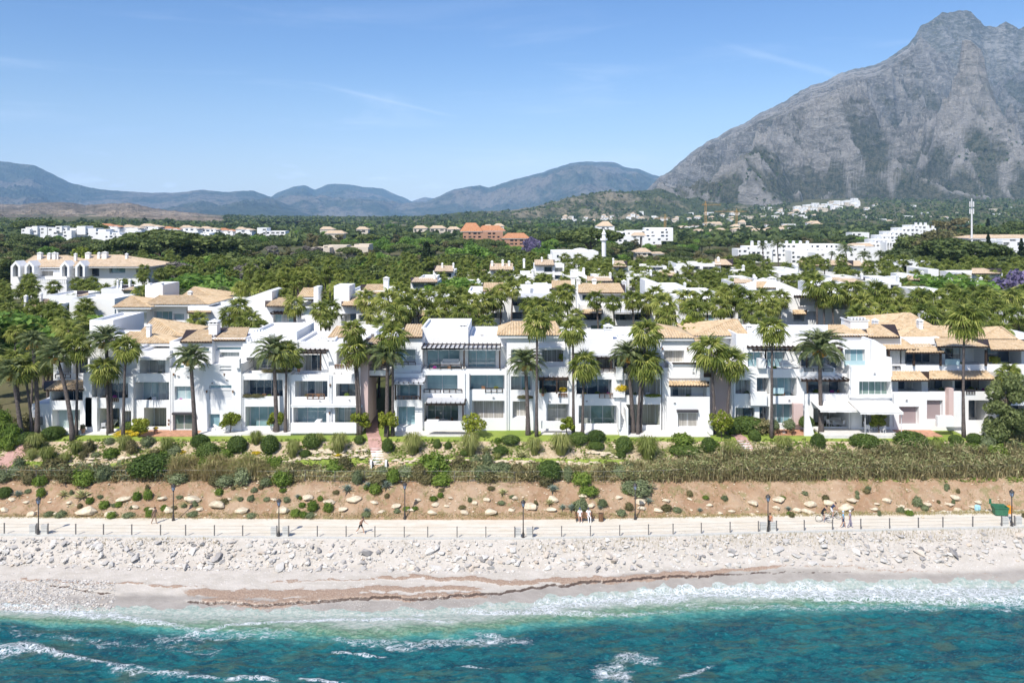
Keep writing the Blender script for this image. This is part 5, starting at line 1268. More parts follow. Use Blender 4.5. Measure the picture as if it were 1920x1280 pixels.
b = bld('white_cube_house', 'white cube house with stepped rooftop wall, glass balustrade and big cream awning')
F_(b, 97.2, 1592, 1673, 685, 814, [(1611, 1671, 715, 743, 1.0, 'g5'), (1616, 1668, 756, 800, 2.4, 'c4')], 2.6)
F_(b, 98.8, 1580, 1636, 638, 690, [(1584, 1622, 655, 685, .5, 't3')], .8); glassrail(b, 1583, 1622, 676, 686, 97.9); mb = MB(); D = 98.2
mb.prism([(X_(1634, D), D, Z_(690, D)), (X_(1672, D), D, Z_(690, D)), (X_(1672, D), D, Z_(670, D)), (X_(1662, D), D, Z_(668, D)), (X_(1661, D), D, Z_(650, D)), (X_(1640, D), D, Z_(637, D)), (X_(1634, D), D, Z_(637, D))], (0, .3, 0)); mb.prism([(X_(1634, D), D + .3, Z_(690, D)), (X_(1634, D), D + .3, Z_(637, D)), (X_(1634, D), D + 5, Z_(637, D)), (X_(1634, D), D + 5, Z_(690, D))], (.3, 0, 0)); mb.build('stepped_wall', M['white'], b)
canopy(b, 1613, 1694, 773, 750, 93.6, 97.15); mb = MB()
for (x, d) in ((1622, 94), (1690, 94)): mb.bar((X_(x, 94), d, 8.95), (X_(x, 94), d, Z_(775, 94)), .06)
mb.build('awning_post', M['frame'], b); pbox(b, 1595, 1628, 600, 630, 104, 3, 'white', 'chimney'); mb = MB()
for i in range(5): mb.box(X_(1597 + i * 6.2, 104), X_(1600 + i * 6.2, 104), 104.2, 105.4, Z_(600, 104), Z_(596, 104))
mb.box(X_(1593, 104), X_(1630, 104), 103.9, 107.1, Z_(600, 104) - .12, Z_(600, 104)); mb.build('chimney_pot', M['white'], b); lean(b, 1628, 1688, 632, 608, 100.4, 106, sk=(1622, 1678)); F_(b, 101, 1636, 1690, 632, 690)
canopy(b, 1592, 1673, 742, 741, 96.9, 97.19, 'white', name='eyebrow_slab')

b = bld('white_tiled_villa', 'wide white villa with many clay-tiled porch roofs, rightmost of front row')
F_(b, 97.4, 1673, 1876, 734, 812, [(1686, 1723, 762, 797, .6, 's1'), (1738, 1768, 750, 788, .5, 's1'), (1816, 1862, 750, 788, 3.6, 'd2'), (1866, 1874, 752, 775, .3, 'd1'), (1792, 1800, 755, 785, .4, 's1')], 3.8)
F_(b, 98.6, 1673, 1876, 698, 738, [(1684, 1728, 713, 738, 2.2, 'd3'), (1740, 1786, 712, 733, 2.2, 'd3'), (1790, 1856, 712, 733, 2.2, 'd4')], 2.4)
lean(b, 1671, 1743, 713, 696, 96.4, 98.6); lean(b, 1742, 1870, 711, 695, 96.4, 98.6); F_(b, 99.4, 1662, 1960, 683, 702)
F_(b, 101.0, 1662, 1960, 648, 690, [(1664, 1688, 656, 688, 2.2, 'd1'), (1697, 1762, 658, 688, 2.2, 'd4'), (1772, 1846, 648, 685, 2.4, 'd3', 1776, 1820), (1850, 1915, 652, 686, 2.4, 'd3')], 2.6)
lean(b, 1636, 1724, 655, 633, 99.2, 104, sk=(1626, 1690)); lean(b, 1698, 1774, 661, 645, 98.2, 102, sk=(1710, 1752)); lean(b, 1758, 1856, 650, 634, 98.4, 103.5, sk=(1752, 1852)); lean(b, 1858, 1960, 656, 636, 98.4, 103.5, sk=(1850, 1960))
F_(b, 106, 1650, 1960, 632, 690); F_(b, 110, 1664, 1750, 616, 650); hip(b, 1650, 1760, 618, 1698, 1706, 587, 108, 12); hip(b, 1690, 1846, 633, 1722, 1808, 611, 104, 9); hip(b, 1836, 1908, 636, 1872, 1878, 613, 103, 8)
F_(b, 103.4, 1690, 1762, 632, 652); chimney(b, 1722, 1732, 600, 622, 107); chimney(b, 1638, 1648, 600, 615, 108); railing(b, 1664, 1688, 686, 692, 99.3, bars=1); glassrail(b, 1772, 1800, 673, 684, 99.2)
for x in (1666, 1713, 1763, 1848): pbox(b, x, x + 3, 656, 686, 98.9, .25, 'wood', 'post')
pbox(b, 1779, 1788, 728, 800, 96.6, .9, 'pink'); pbox(b, 1788, 1806, 735, 800, 96.8, .7); pbox(b, 1758, 1788, 780, 800, 94.8, .5, name='planter_wall'); pbox(b, 1868, 1878, 700, 800, 96.6, 2); railing(b, 1812, 1828, 730, 739, 97.3, 'dframe')
F_(b, 97.6, 1876, 2060, 700, 812, [(1884, 1930, 715, 738, 2, 'd3'), (1884, 1930, 760, 790, 2, 'd3'), (1950, 2020, 715, 738, 2, 'd4'), (1950, 2020, 760, 790, 2, 'd4')], 2.2)

# small fittings on the front houses: downpipes, air-conditioners, vents, pots on ledges
rd = random.Random(17); HB = {o.name: o for o in COL.objects if o.get('group') == G1}
def host(px):
    best = None
    for nm, a, c in (('white_terraced_house', 93, 165), ('white_gabled_house', 165, 317), ('white_twin_roof_house', 317, 452), ('white_stepped_house', 452, 680), ('white_low_tower_house', 733, 792), ('white_awning_house', 792, 950), ('white_curtain_house', 950, 1066), ('white_long_terrace_house', 1066, 1241), ('white_tower_house', 1241, 1331), ('white_modern_house', 1372, 1592), ('white_cube_house', 1592, 1673), ('white_tiled_villa', 1673, 1960)):
        if a <= px < c: return HB[nm]
    return HB['white_tiled_villa']
for (x, y0, y1, D) in ((250, 705, 815, 96.95), (320, 695, 812, 96.7), (453, 700, 815, 96.7), (541, 705, 800, 96.75), (622, 704, 790, 96.8), (790, 692, 800, 97.3), (872, 700, 795, 96.7), (952, 690, 806, 97.1), (1163, 705, 800, 97.3), (1245, 700, 812, 97.4), (1375, 695, 800, 97.9), (1447, 692, 795, 97.5), (1595, 690, 805, 97.1), (1675, 738, 800, 97.2), (1808, 738, 795, 97.3)):
    mb = MB(); mb.tube([(X_(x, D), D, Z_(y0, D)), (X_(x, D), D, Z_(y1, D))], .045, 6); mb.build('downpipe', M['grey'], host(x))
for (x, y, D) in ((480, 636, 104), (530, 640, 103), (650, 634, 108), (700, 628, 104), (905, 630, 104), (930, 632, 105), (1095, 636, 103), (1205, 636, 104), (1455, 628, 104), (1475, 627, 105), (1535, 628, 104), (225, 600, 110), (590, 640, 102.5)):
    mb = MB(); xx, zz = X_(x, D), Z_(y, D); mb.box(xx - .45, xx + .45, D, D + .4, zz - .5, zz + .25); mb.box(xx - .3, xx + .12, D - .02, D, zz - .3, zz + .15, 1); mb.build('air_conditioner', [M['mast'], M['steel']], host(x))
for (x, y, D) in ((334, 705, 96.9), (352, 706, 96.9), (398, 718, 96.7), (425, 712, 96.7), (600, 752, 96.7), (655, 750, 96.8), (760, 704, 97.3), (845, 742, 97.3), (925, 745, 97.3), (1030, 752, 97.1), (1100, 752, 97.3), (1205, 750, 97.4), (1265, 755, 96.7), (1300, 698, 97.1), (1420, 754, 97.5), (1480, 750, 97.5), (1640, 700, 97.1), (1655, 752, 97.1), (1700, 750, 97.3), (1850, 744, 97.3), (560, 700, 96.7), (640, 700, 98.5)):
    mb = MB(); xx, zz = X_(x, D), Z_(y, D); mb.box(xx - .13, xx + .13, D - .03, D + .02, zz - .09, zz + .09); mb.box(xx - .10, xx + .10, D - .035, D - .03, zz - .06, zz + .06, 1); mb.build('vent', [M['mast'], M['steel']], host(x))
# terraces in front of the houses
def slab(x0, x1, Da, Db, z1, mat, label, cat='terrace', name='terrace'):
    mb = MB(); mb.box(X_(x0, Da), X_(x1, Da), Da, Db, 8.2, z1); mb.build(name, M[mat], kind='structure')
for (x0, x1, Da, Db, z1, mt) in ((150, 230, 95.4, 97, 9.0, 'deck'), (262, 366, 94.7, 97.2, 9.03, 'terra'), (366, 452, 95.0, 97, 9.02, 'deck'), (452, 545, 95.2, 97, 9.1, 'deck'), (545, 668, 95.5, 97, 9.02, 'deck'), (738, 800, 95.0, 97, 9.0, 'deck'), (800, 882, 94.7, 97.4, 9.1, 'deck'),
                                 (1015, 1160, 95.5, 97.4, 9.0, 'deck'), (1178, 1332, 94.6, 97.4, 8.98, 'deck'), (1446, 1530, 95.2, 97.6, 9.0, 'terra'), (1546, 1690, 94.3, 97.6, 9.15, 'deck'), (1690, 1768, 94.6, 97.4, 9.0, 'terra'), (1806, 1880, 95.2, 97.4, 9.0, 'deck')):
    slab(x0, x1, Da, Db, z1, mt, '')
# ------------------------------------------------------------------ second and third rows (same kit, farther)
G2 = 'white houses of the second row'
def b2(label, group=G2): return empty('white_house', (0, 0, 0), label, 'house', group)
D2 = 134.0
b = b2('second-row white house under three clay hip roofs with a tall square white turret')
F_(b, D2, 218, 275, 576, 684, [(245, 275, 586, 608, 1, 't2'), (227, 236, 586, 610, .8, 'd1')], 1.5); hip(b, 211, 284, 576, 246, 248, 555, D2 - 1.2, 9, pitch=.3)
F_(b, D2 + 2, 275, 352, 571, 684, [(288, 323, 584, 604, 1, 't3'), (325, 345, 588, 600, .4, 'p1')], 1.5); hip(b, 272, 392, 571, 300, 365, 554, D2, 12, pitch=.3); hip(b, 332, 406, 562, 364, 366, 538, D2 + 8, 12, pitch=.3)
F_(b, D2 - 1, 352, 420, 575, 684, [(354, 372, 588, 612, 1, 'd1')], 1.5); lean(b, 350, 396, 586, 578, D2 - 2.5, D2 + 1, pitch=.3); pbox(b, 272, 305, 534, 600, D2 + 6, 7); pbox(b, 276, 281, 531, 534, D2 + 6, 1); pbox(b, 298, 303, 531, 534, D2 + 6, 1)
F_(b, D2 + 5, 392, 445, 566, 684, [(395, 418, 582, 594, 1, 'd2')], 1.5); railing(b, 300, 330, 599, 604, D2 - .1); chimney(b, 351, 359, 547, 560, D2 + 6)
b = b2('second-row white house with sloping gable wall and teal pergola window')
F_(b, D2, 497, 556, 574, 684, [(512, 552, 586, 606, 1, 't3'), (516, 550, 618, 630, 1, 'd2')], 1.5); lean(b, 497, 548, 574, 558, D2 - 1.5, D2 + 4, pitch=.3); pergola(b, 507, 556, 587, D2 - 2, D2, posts=(551,), yb=640)
F_(b, D2 + 1, 556, 625, 575, 684, [(564, 592, 577, 592, 1, 'p2'), (560, 614, 626, 638, 1.2, 'd4')], 1.5); hip(b, 558, 592, 557, 570, 590, 540, D2 + 3, 8, pitch=.3); pbox(b, 588, 597, 538, 575, D2 + 3, 3)
mb = MB(); D = D2 + 2; mb.prism([(X_(452, D), D, Z_(600, D)), (X_(510, D), D, Z_(600, D)), (X_(510, D), D, Z_(546, D)), (X_(503, D), D, Z_(544, D)), (X_(452, D), D, Z_(562, D))], (0, 6, 0)); mb.build('gable_wall', M['white'], b)
canopy(b, 556, 614, 622, 619, D2 - 1, D2 + 1); F_(b, D2 - 4, 455, 515, 612, 684)
b = b2('second-row white house with a blank square tower beside an orange lean-to roof')
F_(b, D2, 626, 735, 572, 684, [(640, 668, 588, 604, 1, 'd2'), (672, 700, 590, 604, 1, 'd2'), (640, 700, 616, 628, 1, 'd4')], 1.5); pbox(b, 626, 655, 536, 580, D2 + 1, 5); lean(b, 640, 690, 573, 557, D2 - 1, D2 + 3, pitch=.3); lean(b, 676, 722, 550, 533, D2 + 3, D2 + 9, pitch=.3); F_(b, D2 + 4, 655, 735, 545, 600); chimney(b, 718, 729, 521, 545, D2 + 5)
F_(b, D2 - 2, 612, 640, 596, 684)
b = b2('second-row white house with long dark veranda hidden behind a dense clump of fan palms')
F_(b, D2, 735, 850, 580, 684, [(748, 800, 592, 612, 1.5, 'd4'), (804, 846, 592, 612, 1.5, 'd3')], 2); F_(b, D2 + 4, 740, 850, 556, 600); lean(b, 745, 800, 592, 582, D2 - 1.5, D2, pitch=.3); F_(b, D2 - 3, 760, 850, 614, 684, [(770, 800, 622, 634, 1, 'd2')], 1.5)
b = b2('second-row white house with orange lean-to roof and stepped dark windows')
F_(b, D2 + 1, 850, 945, 574, 684, [(868, 904, 590, 608, 1.5, 'd3'), (920, 942, 586, 598, 1.2, 'd2'), (878, 900, 616, 628, 1, 'd2')], 2); lean(b, 862, 906, 592, 582, D2 - 1, D2 + 1, pitch=.3); F_(b, D2 + 7, 878, 945, 545, 600); lean(b, 905, 944, 546, 530, D2 + 6, D2 + 12, pitch=.3)
pbox(b, 905, 912, 560, 640, D2, 4)
b = b2('second-row white house with grey canopies over dark balconies and a squat chimney, at centre')
F_(b, D2 + 2, 945, 1036, 552, 684, [(960, 988, 557, 573, 2, 'd3'), (960, 988, 585, 598, 1.5, 'd3'), (1000, 1030, 560, 575, 1.5, 'd2'), (1004, 1030, 588, 600, 1.5, 'd2')], 2.4); canopy(b, 955, 1030, 558, 549, D2, D2 + 2, 'grey'); F_(b, D2 + 8, 960, 1036, 541, 590); chimney(b, 985, 995, 529, 548, D2 + 7); railing(b, 975, 988, 572, 578, D2 + 1.8)
b = b2('second-row white house with two long orange roofs and double row of verandas')
F_(b, D2 + 4, 1082, 1172, 549, 684, [(1092, 1104, 552, 562, .8, 'd1'), (1130, 1168, 553, 566, .8, 'd2')], 1); lean(b, 1084, 1172, 549, 531, D2 + 3, D2 + 10, pitch=.3); F_(b, D2 + 8, 1030, 1084, 540, 620); lean(b, 1034, 1078, 540, 526, D2 + 7, D2 + 12, pitch=.3)
F_(b, D2, 1088, 1222, 572, 684, [(1094, 1128, 588, 600, 2, 'd2'), (1154, 1186, 586, 600, 2, 'd3'), (1190, 1219, 586, 600, 2, 'd3'), (1108, 1140, 610, 624, 1, 'g2'), (1148, 1174, 610, 626, 1, 'g2')], 2.4); lean(b, 1092, 1130, 588, 580, D2 - 1.8, D2, pitch=.3); canopy(b, 1150, 1220, 586, 580, D2 - 1.8, D2, 'grey')
for x, y in ((1070, 519), (1110, 524), (1080, 523), (1166, 527)): chimney(b, x, x + 9, y, y + 20, D2 + 9)
mb = MB(); D = D2 + 8; mb.prism([(X_(1210, D), D, Z_(600, D)), (X_(1240, D), D, Z_(600, D)), (X_(1240, D), D, Z_(533, D)), (X_(1220, D), D, Z_(526, D)), (X_(1210, D), D, Z_(526, D))], (0, 6, 0)); mb.build('gable_wall', M['white'], b)
b = b2('second-row white house with single teal window between fan palms, left of the pavilion roof')
F_(b, D2 + 2, 1275, 1350, 560, 684, [(1307, 1341, 590, 606, .6, 't3')], 1); F_(b, D2 + 4, 1222, 1280, 575, 684, [(1230, 1260, 590, 602, 1, 'd2')], 1.5); F_(b, D2 + 8, 1290, 1345, 548, 600)
b = b2('second-row white house behind the pavilion roof with shaded balconies')
F_(b, D2 + 3, 1350, 1412, 565, 684, [(1356, 1380, 582, 596, 1.5, 'd2'), (1384, 1408, 584, 598, 1.5, 'd2')], 2); lean(b, 1400, 1440, 540, 528, D2 + 10, D2 + 15, pitch=.3); F_(b, D2 + 11, 1398, 1442, 540, 600); chimney(b, 1413, 1420, 520, 545, D2 + 10)
b = b2('second-row white villa with long sloping white gable and black veranda opening')
mb = MB(); D = D2 + 1; mb.prism([(X_(1412, D), D, Z_(684, D)), (X_(1530, D), D, Z_(684, D)), (X_(1530, D), D, Z_(556, D)), (X_(1462, D), D, Z_(528, D)), (X_(1412, D), D, Z_(545, D))], (0, 9, 0)); mb.build('gable_wall', M['white'], b)
F_(b, D2 - .5, 1440, 1600, 556, 684, [(1500, 1532, 559, 573, 2, 'd2'), (1512, 1532, 584, 600, 2, 'd2'), (1560, 1590, 565, 580, 1.5, 'p2'), (1488, 1508, 589, 602, 1, 'd1')], 2.2); lean(b, 1486, 1513, 589, 581, D2 - 2, D2 - .5, pitch=.3); pergola(b, 1494, 1535, 556, D2 - 2, D2 - .5, n=8)
F_(b, D2 + 8, 1530, 1600, 533, 600); chimney(b, 1442, 1456, 521, 545, D2 + 6); lean(b, 1418, 1455, 540, 528, D2 + .8, D2 + 5, pitch=.3)
b = b2('second-row white house glimpsed between the palms above the clay-roofed villa')
F_(b, D2 + 2, 1745, 1800, 590, 684); F_(b, D2 + 10, 1730, 1780, 545, 600, [(1735, 1760, 552, 562, 1, 'd2')], 1.5); F_(b, D2 + 3, 1884, 1960, 580, 684); lean(b, 1890, 1925, 612, 604, D2, D2 + 3, pitch=.3)
b = b2('second-row white house nearly hidden by palms at the far left')
F_(b, D2 + 8, 20, 60, 600, 684, [(28, 50, 608, 620, 1, 'd2')], 1.5); F_(b, D2 + 14, 130, 215, 560, 684, [(150, 180, 600, 612, 1, 'd2')], 1.5)

G3 = 'white houses of the third row among palms'
def house3(label, D, blocks, roofs=(), chim=(), group=G3, name='white_house', cat='house', rm='tilef', wallm='white'):
    b = empty(name, (0, 0, 0), label, cat, group)
    for q in blocks: F_(b, D + (q[5] if len(q) > 5 else 0), q[0], q[1], q[2], q[3], [(o[0], o[1], o[2], o[3], 1.2, o[4]) for o in q[4]], 1.6, 10, wallm)
    for r in roofs:
        if len(r) == 4: lean(b, r[0], r[1], r[2], r[3], D - 1, D + 6, mat=rm, pitch=.45)
        else: hip(b, r[0], r[1], r[2], r[3], r[4], r[5], D - 1, 11, mat=rm, pitch=.45)
    for c in chim: chimney(b, c[0], c[1], c[2], c[3], D + 3)
    return b
house3('third-row white house with twin tiled lean-to roofs and small chimneys', 200, [(812, 852, 508, 590, [(818, 846, 512, 520, 'd2'), (816, 846, 532, 540, 'd2')])], [(814, 850, 509, 498), (808, 836, 532, 523)], [(827, 831, 494, 505), (848, 852, 494, 512)])
house3('third-row white house with a row of orange roofs ending at a round dome chimney', 205, [(918, 964, 505, 590, [(925, 950, 510, 518, 'd2')]), (870, 918, 515, 590, [(880, 900, 525, 535, 'd2')])], [(918, 962, 506, 494), (880, 912, 516, 506)], [(920, 925, 490, 502), (940, 945, 488, 500), (952, 957, 490, 502)])
house3('third-row white apartment house of three storeys of dark balconies under an orange roof', 195, [(1002, 1058, 497, 600, [(1020, 1036, 500, 510, 'd1'), (1020, 1036, 514, 524, 'd1'), (1020, 1036, 529, 538, 'd1'), (1040, 1055, 502, 510, 'd1'), (1040, 1055, 516, 524, 'd1'), (1004, 1016, 516, 524, 'd1')])], [(1002, 1040, 497, 487)], [(1014, 1018, 483, 492), (980, 985, 486, 498)])
house3('third-row white house with orange roof and wide dark balconies', 200, [(1148, 1250, 499, 600, [(1190, 1214, 500, 507, 'd2'), (1218, 1244, 500, 507, 'd2'), (1190, 1210, 514, 524, 'd1'), (1118, 1140, 516, 524, 'd1')]), (1108, 1148, 508, 600, [(1116, 1142, 513, 523, 'd2')])], [(1150, 1176, 500, 489)], [(1148, 1152, 485, 497)])
house3('third-row white house with four stacked balconies beside the cypress', 200, [(1268, 1352, 494, 600, [(1278, 1290, 500, 507, 'd1'), (1292, 1312, 499, 507, 'd2'), (1278, 1290, 513, 520, 'd1'), (1292, 1312, 513, 521, 'd2'), (1318, 1345, 500, 508, 'd2'), (1318, 1345, 514, 521, 'd2')])], [(1292, 1310, 513, 508), (1340, 1375, 497, 486)], [(1345, 1350, 483, 497)])
house3('third-row white villa with a long run of pale tiled roofs', 230, [(1498, 1648, 498, 600, [(1502, 1516, 500, 508, 'p1'), (1552, 1574, 501, 510, 'g1'), (1620, 1636, 499, 505, 't1')])], [(1498, 1548, 498, 487), (1556, 1600, 497, 488), (1598, 1640, 499, 489)], [(1614, 1618, 483, 494), (1622, 1626, 483, 494)])
house3('third-row white cottage roofs near the purple tree', 190, [(1740, 1760, 505, 600, []), (1800, 1880, 512, 600, [])], [(1822, 1878, 513, 503)])
for i, (x0, x1, y0, D, rf) in enumerate([(964, 1004, 520, 190, 0), (1058, 1100, 517, 185, 0), (1100, 1150, 526, 175, 1), (1176, 1226, 521, 180, 0), (1236, 1272, 516, 190, 1), (1352, 1400, 512, 195, 0), (1376, 1420, 530, 165, 1), (862, 902, 538, 165, 0), (770, 820, 528, 170, 1), (1460, 1500, 512, 190, 0), (1560, 1622, 528, 165, 1), (1640, 1690, 530, 160, 0), (1700, 1736, 524, 170, 1), (1800, 1846, 535, 160, 0), (1230, 1290, 545, 150, 0), (990, 1030, 545, 155, 1)]):
    m = (x0 + x1) / 2; house3('%s from the left of the small white terraced houses peeping between the palms' % ordn([0, 1, 2, 3, 4, 5, 6, 7, 8, 9, 10, 11, 12, 13, 14, 15][sorted(range(16), key=lambda k: [964, 1058, 1100, 1176, 1236, 1352, 1376, 862, 770, 1460, 1560, 1640, 1700, 1800, 1230, 990][k]).index(i)]), D, [(x0, x1, y0, 600, [(x0 + 4, x0 + (x1 - x0) * .5, y0 + 4, y0 + 11, 'd2'), (x0 + (x1 - x0) * .6, x1 - 4, y0 + 4, y0 + 11, 'd1'), (x0 + 4, x0 + (x1 - x0) * .6, y0 + 18, y0 + 25, 'd2')]), (x0 + (x1 - x0) * .3, x1 - 3, y0 - 7, 600, [], 4)], [(x0, x1, y0 + 1, y0 - 8)] if rf else [], [(x1 - 8, x1 - 3, y0 - 14, y0)])
house3('low white villa with flat roofs behind the right palms', 250, [(1640, 1700, 498, 590, [(1650, 1662, 503, 508, 'd1')]), (1690, 1745, 490, 590, [(1700, 1712, 493, 498, 'd1'), (1725, 1740, 493, 498, 'd1')])], ())
house3('little brown-roofed white house in the left palm grove', 150, [(52, 88, 575, 640, []), ], [(50, 92, 575, 560)], [(44, 50, 555, 570), (73, 78, 550, 562)], rm='tile2')
house3('white house with slanted parapet above the brown-roofed one in left palm grove', 170, [(88, 150, 553, 620, [(150, 160, 560, 570, 'd1')]), (190, 232, 541, 620, [(197, 210, 558, 566, 't1')])], [(228, 252, 544, 534), (144, 166, 555, 545)], [(218, 222, 526, 542), (225, 229, 528, 542), (240, 245, 525, 540)])

# large villa with gothic dormers, left
D = 230
b = empty('white_resort_villa', (0, 0, 0), 'large white villa with pale tiled roofs, many chimneys and pointed arched dormers at far left', 'villa')
F_(b, D, 20, 140, 505, 560, [(40, 52, 510, 520, 1, 'd1'), (64, 100, 508, 518, 1, 'c3'), (130, 138, 507, 518, 1, 'd1')], 1.5, 14); F_(b, D + 1, 140, 278, 500, 560, [(158, 186, 503, 518, 1.5, 'd3'), (205, 235, 503, 512, 1, 't2'), (255, 276, 503, 512, 1, 't2')], 2, 14)
hip(b, 30, 150, 501, 65, 125, 479, D - 1, 16, 'tilef', .5); hip(b, 132, 282, 500, 172, 225, 478, D - 1.5, 17, 'tilef', .5)
for (x0, x1) in ((20, 38), (46, 64), (112, 130), (141, 159)):
    d = D - 3; mb = MB(); c = (x0 + x1) / 2; xa, xb, xm = X_(x0, d), X_(x1, d), X_(c, d); zb, ze, zt = Z_(519, d), Z_(499, d), Z_(489, d); t_ = (xb - xa) * .22
    mb.prism([(xa, d, zb), (xa + t_, d, zb), (xa + t_, d, ze - .3), (xm, d, zt - .9), (xm, d, zt), (xa, d, ze)], (0, 4, 0)); mb.prism([(xb - t_, d, zb), (xb, d, zb), (xb, d, ze), (xm, d, zt), (xm, d, zt - .9), (xb - t_, d, ze - .3)], (0, 4, 0))
    mb.build('arched_dormer', M['white'], b); window(b, xa + t_, xb - t_, zb, ze - .2, d + 1.5, 2, 'd')
for (x0, x1, y0, y1) in ((69, 77, 474, 490), (88, 94, 475, 488), (97, 104, 474, 492), (106, 109, 475, 485), (138, 143, 476, 490), (159, 168, 474, 489), (182, 187, 474, 484), (190, 200, 473, 492), (234, 239, 476, 487)): chimney(b, x0, x1, y0, y1, D + 4)
F_(b, D - 6, 45, 125, 525, 570); 
mb = MB()
for i in range(22): x = X_(50 + i * 3.5, D - 6); mb.box(x - .16, x + .16, D - 6.1, D - 5.8, Z_(531, D - 6), Z_(524, D - 6))
mb.box(X_(48, D - 6), X_(126, D - 6), D - 6.15, D - 5.75, Z_(524, D - 6), Z_(523, D - 6)); mb.build('balustrade', M['white'], b)

# mosque-like white building with dome and minaret
D = 300
b = empty('white_domed_building', (0, 0, 0), 'low white building with a shallow dome and slim minaret among the trees', 'mosque')
F_(b, D, 1036, 1122, 472, 520, [(1044, 1048, 478, 484, .5, 'd1')], 1, 18); F_(b, D + 3, 1028, 1040, 479, 520); mb = MB()
cx = X_(1088, D + 8); R_ = (X_(1108, D) - X_(1069, D)) / 2; mb.lathe((cx, D + 8, Z_(474, D + 8)), [(R_, -1), (R_, 0), (R_ * .96, .5), (R_ * .85, 1.0), (R_ * .65, 1.45), (R_ * .35, 1.75), (.05, 1.9)], 20); mb.build('dome', M['white'], b, True)
mx_ = X_(1133.5, D); mb = MB(); u = D / FPX; mb.lathe((mx_, D + 2, Z_(482, D)), [(4.2 * u, -6), (4.2 * u, 30 * u), (7 * u, 31 * u), (7 * u, 35 * u), (3.6 * u, 35.2 * u), (3.4 * u, 42 * u), (4.6 * u, 42.5 * u), (.3 * u, 52 * u)], 10); mb.build('minaret', M['white'], b)

# background buildings
def flats(label, D, blocks, group=None, mat='white', roofs=(), chim=(), name='white_apartment_block', cat='apartment building', rm='tilef', wrow=6.5, wcol=9, ws='d'):
    """blocks: (x0,x1,ytop,ybot[,offset]) with rows of windows"""
    b = empty(name, (0, 0, 0), label, cat, group); rng = random.Random(int(D + blocks[0][0]))
    for q in blocks:
        x0, x1, y0, y1 = q[:4]; d = D + (q[4] if len(q) > 4 else 0); ops = []
        y = y0 + 2.2
        while y + 3.2 < min(y1, y0 + 40):
            x = x0 + 1.5
            while x + wcol * .5 < x1 - 1:
                wx = wcol * rng.choice((.45, .6, .7)); 
                if x + wx < x1 - 1 and rng.random() < .62: ops.append((x, x + wx, y, y + wrow * .5, 1.0, ws + '1'))
                x += wcol
            y += wrow
        F_(b, d, x0, x1, y0, y1, ops, 1.4, 12, mat)
    for r in roofs:
        dr = D + (r[6] if len(r) > 6 else 0); hip(b, r[0], r[1], r[2], r[3], r[4], r[5], dr - .6, 12, mat=rm, pitch=1.0)
    for c in chim: chimney(b, *c, D + 3)
    return b
GB = 'white apartment blocks of the distant left town'
flats('long white flat-roofed block with balconies, leftmost of the distant town', 640, [(48, 88, 426, 450), (60, 70, 424, 440, -2), (40, 56, 429, 450, -5)], GB)
flats('white stepped block of the distant town, second from the left', 640, [(90, 126, 427, 452), (104, 116, 424, 436, -2)], GB)
flats('white stepped block of the distant town, left of the round pine', 635, [(131, 180, 428, 454), (144, 160, 424, 440, -2), (118, 134, 432, 450, -8)], GB)
for i, (x0, x1, y0, y1, D, rf) in enumerate([(186, 224, 424, 450, 700, 1), (228, 262, 424, 448, 705, 1), (264, 300, 425, 446, 720, 2), (302, 336, 426, 447, 725, 2), (338, 372, 427, 446, 730, 2), (374, 408, 427, 446, 740, 2), (410, 440, 428, 446, 745, 2), (442, 472, 429, 446, 740, 2)]):
    jy = (0, 2, -1, 3, 0, 2, 4, 1)[i]; jx = (0, 3, -2, 4, -1, 2, -3, 0)[i]
    flats('pale tiled block in the distant town, %s from the left' % ordn(i), D, [(x0 + jx, x1 - 4, y0 + jy, y1), (x0 + 6, x1 + jx, y0 + jy + 5, y1, -6)], GB, 'white', [(x0 + jx - 1, x1 - 12, y0 + jy, x0 + 6, x1 - 18, y0 + jy - 4.5), (x1 - 14, x1 + 2, y0 + jy + 1.5, x1 - 8, x1 - 4, y0 + jy - 2)], name='tiled_apartment_block', rm='tilef' if i % 3 else 'tileo')
for i, (x0, x1, y0, y1, D) in enumerate([(178, 206, 434, 456, 600), (204, 232, 440, 458, 590), (232, 262, 438, 456, 600), (262, 300, 442, 458, 610), (300, 332, 438, 455, 640), (334, 372, 440, 456, 630), (370, 400, 441, 454, 650)]):
    flats('low white block below the roofed row of the town, %s from the left' % ordn(i), D, [(x0, x1, y0, y1), (x0 + 6, x1 - 8, y0 - 4, y1, 4)], GB)
flats('bright white strip of terraced houses left of the bare trees', 700, [(482, 500, 427, 440), (498, 535, 433, 442)], None)
flats('abandoned beige villa with flat roof among bare trees, left wing', 420, [(584, 618, 464, 490), (606, 650, 460, 474, 8)], None, 'cream', name='beige_villa', cat='villa', wrow=9, wcol=12)
flats('abandoned beige villa with deep dark openings beside the brown trees, right wing', 415, [(648, 690, 463, 490), (664, 692, 458, 470, 5)], None, 'cream', name='beige_villa', cat='villa', wrow=9, wcol=12)
flats('beige house with terracotta roof above the bare trees', 560, [(612, 642, 438, 460)], None, 'cream', [(608, 646, 438, 616, 640, 432)], name='beige_house', cat='house')
b = flats('long ochre building under a broad bright orange hip roof on the wooded ridge', 520, [(868, 943, 434, 470)], None, 'brownwall', [(862, 905, 434, 874, 892, 418), (893, 948, 433, 905, 935, 423, 6)], name='orange_roofed_mansion', cat='mansion', rm='tileo')
flats('low building with bright orange roof beside a purple tree', 480, [(946, 990, 447, 465)], None, 'brownwall', [(940, 994, 447, 952, 982, 437)], name='orange_roofed_house', cat='house', rm='tileo')
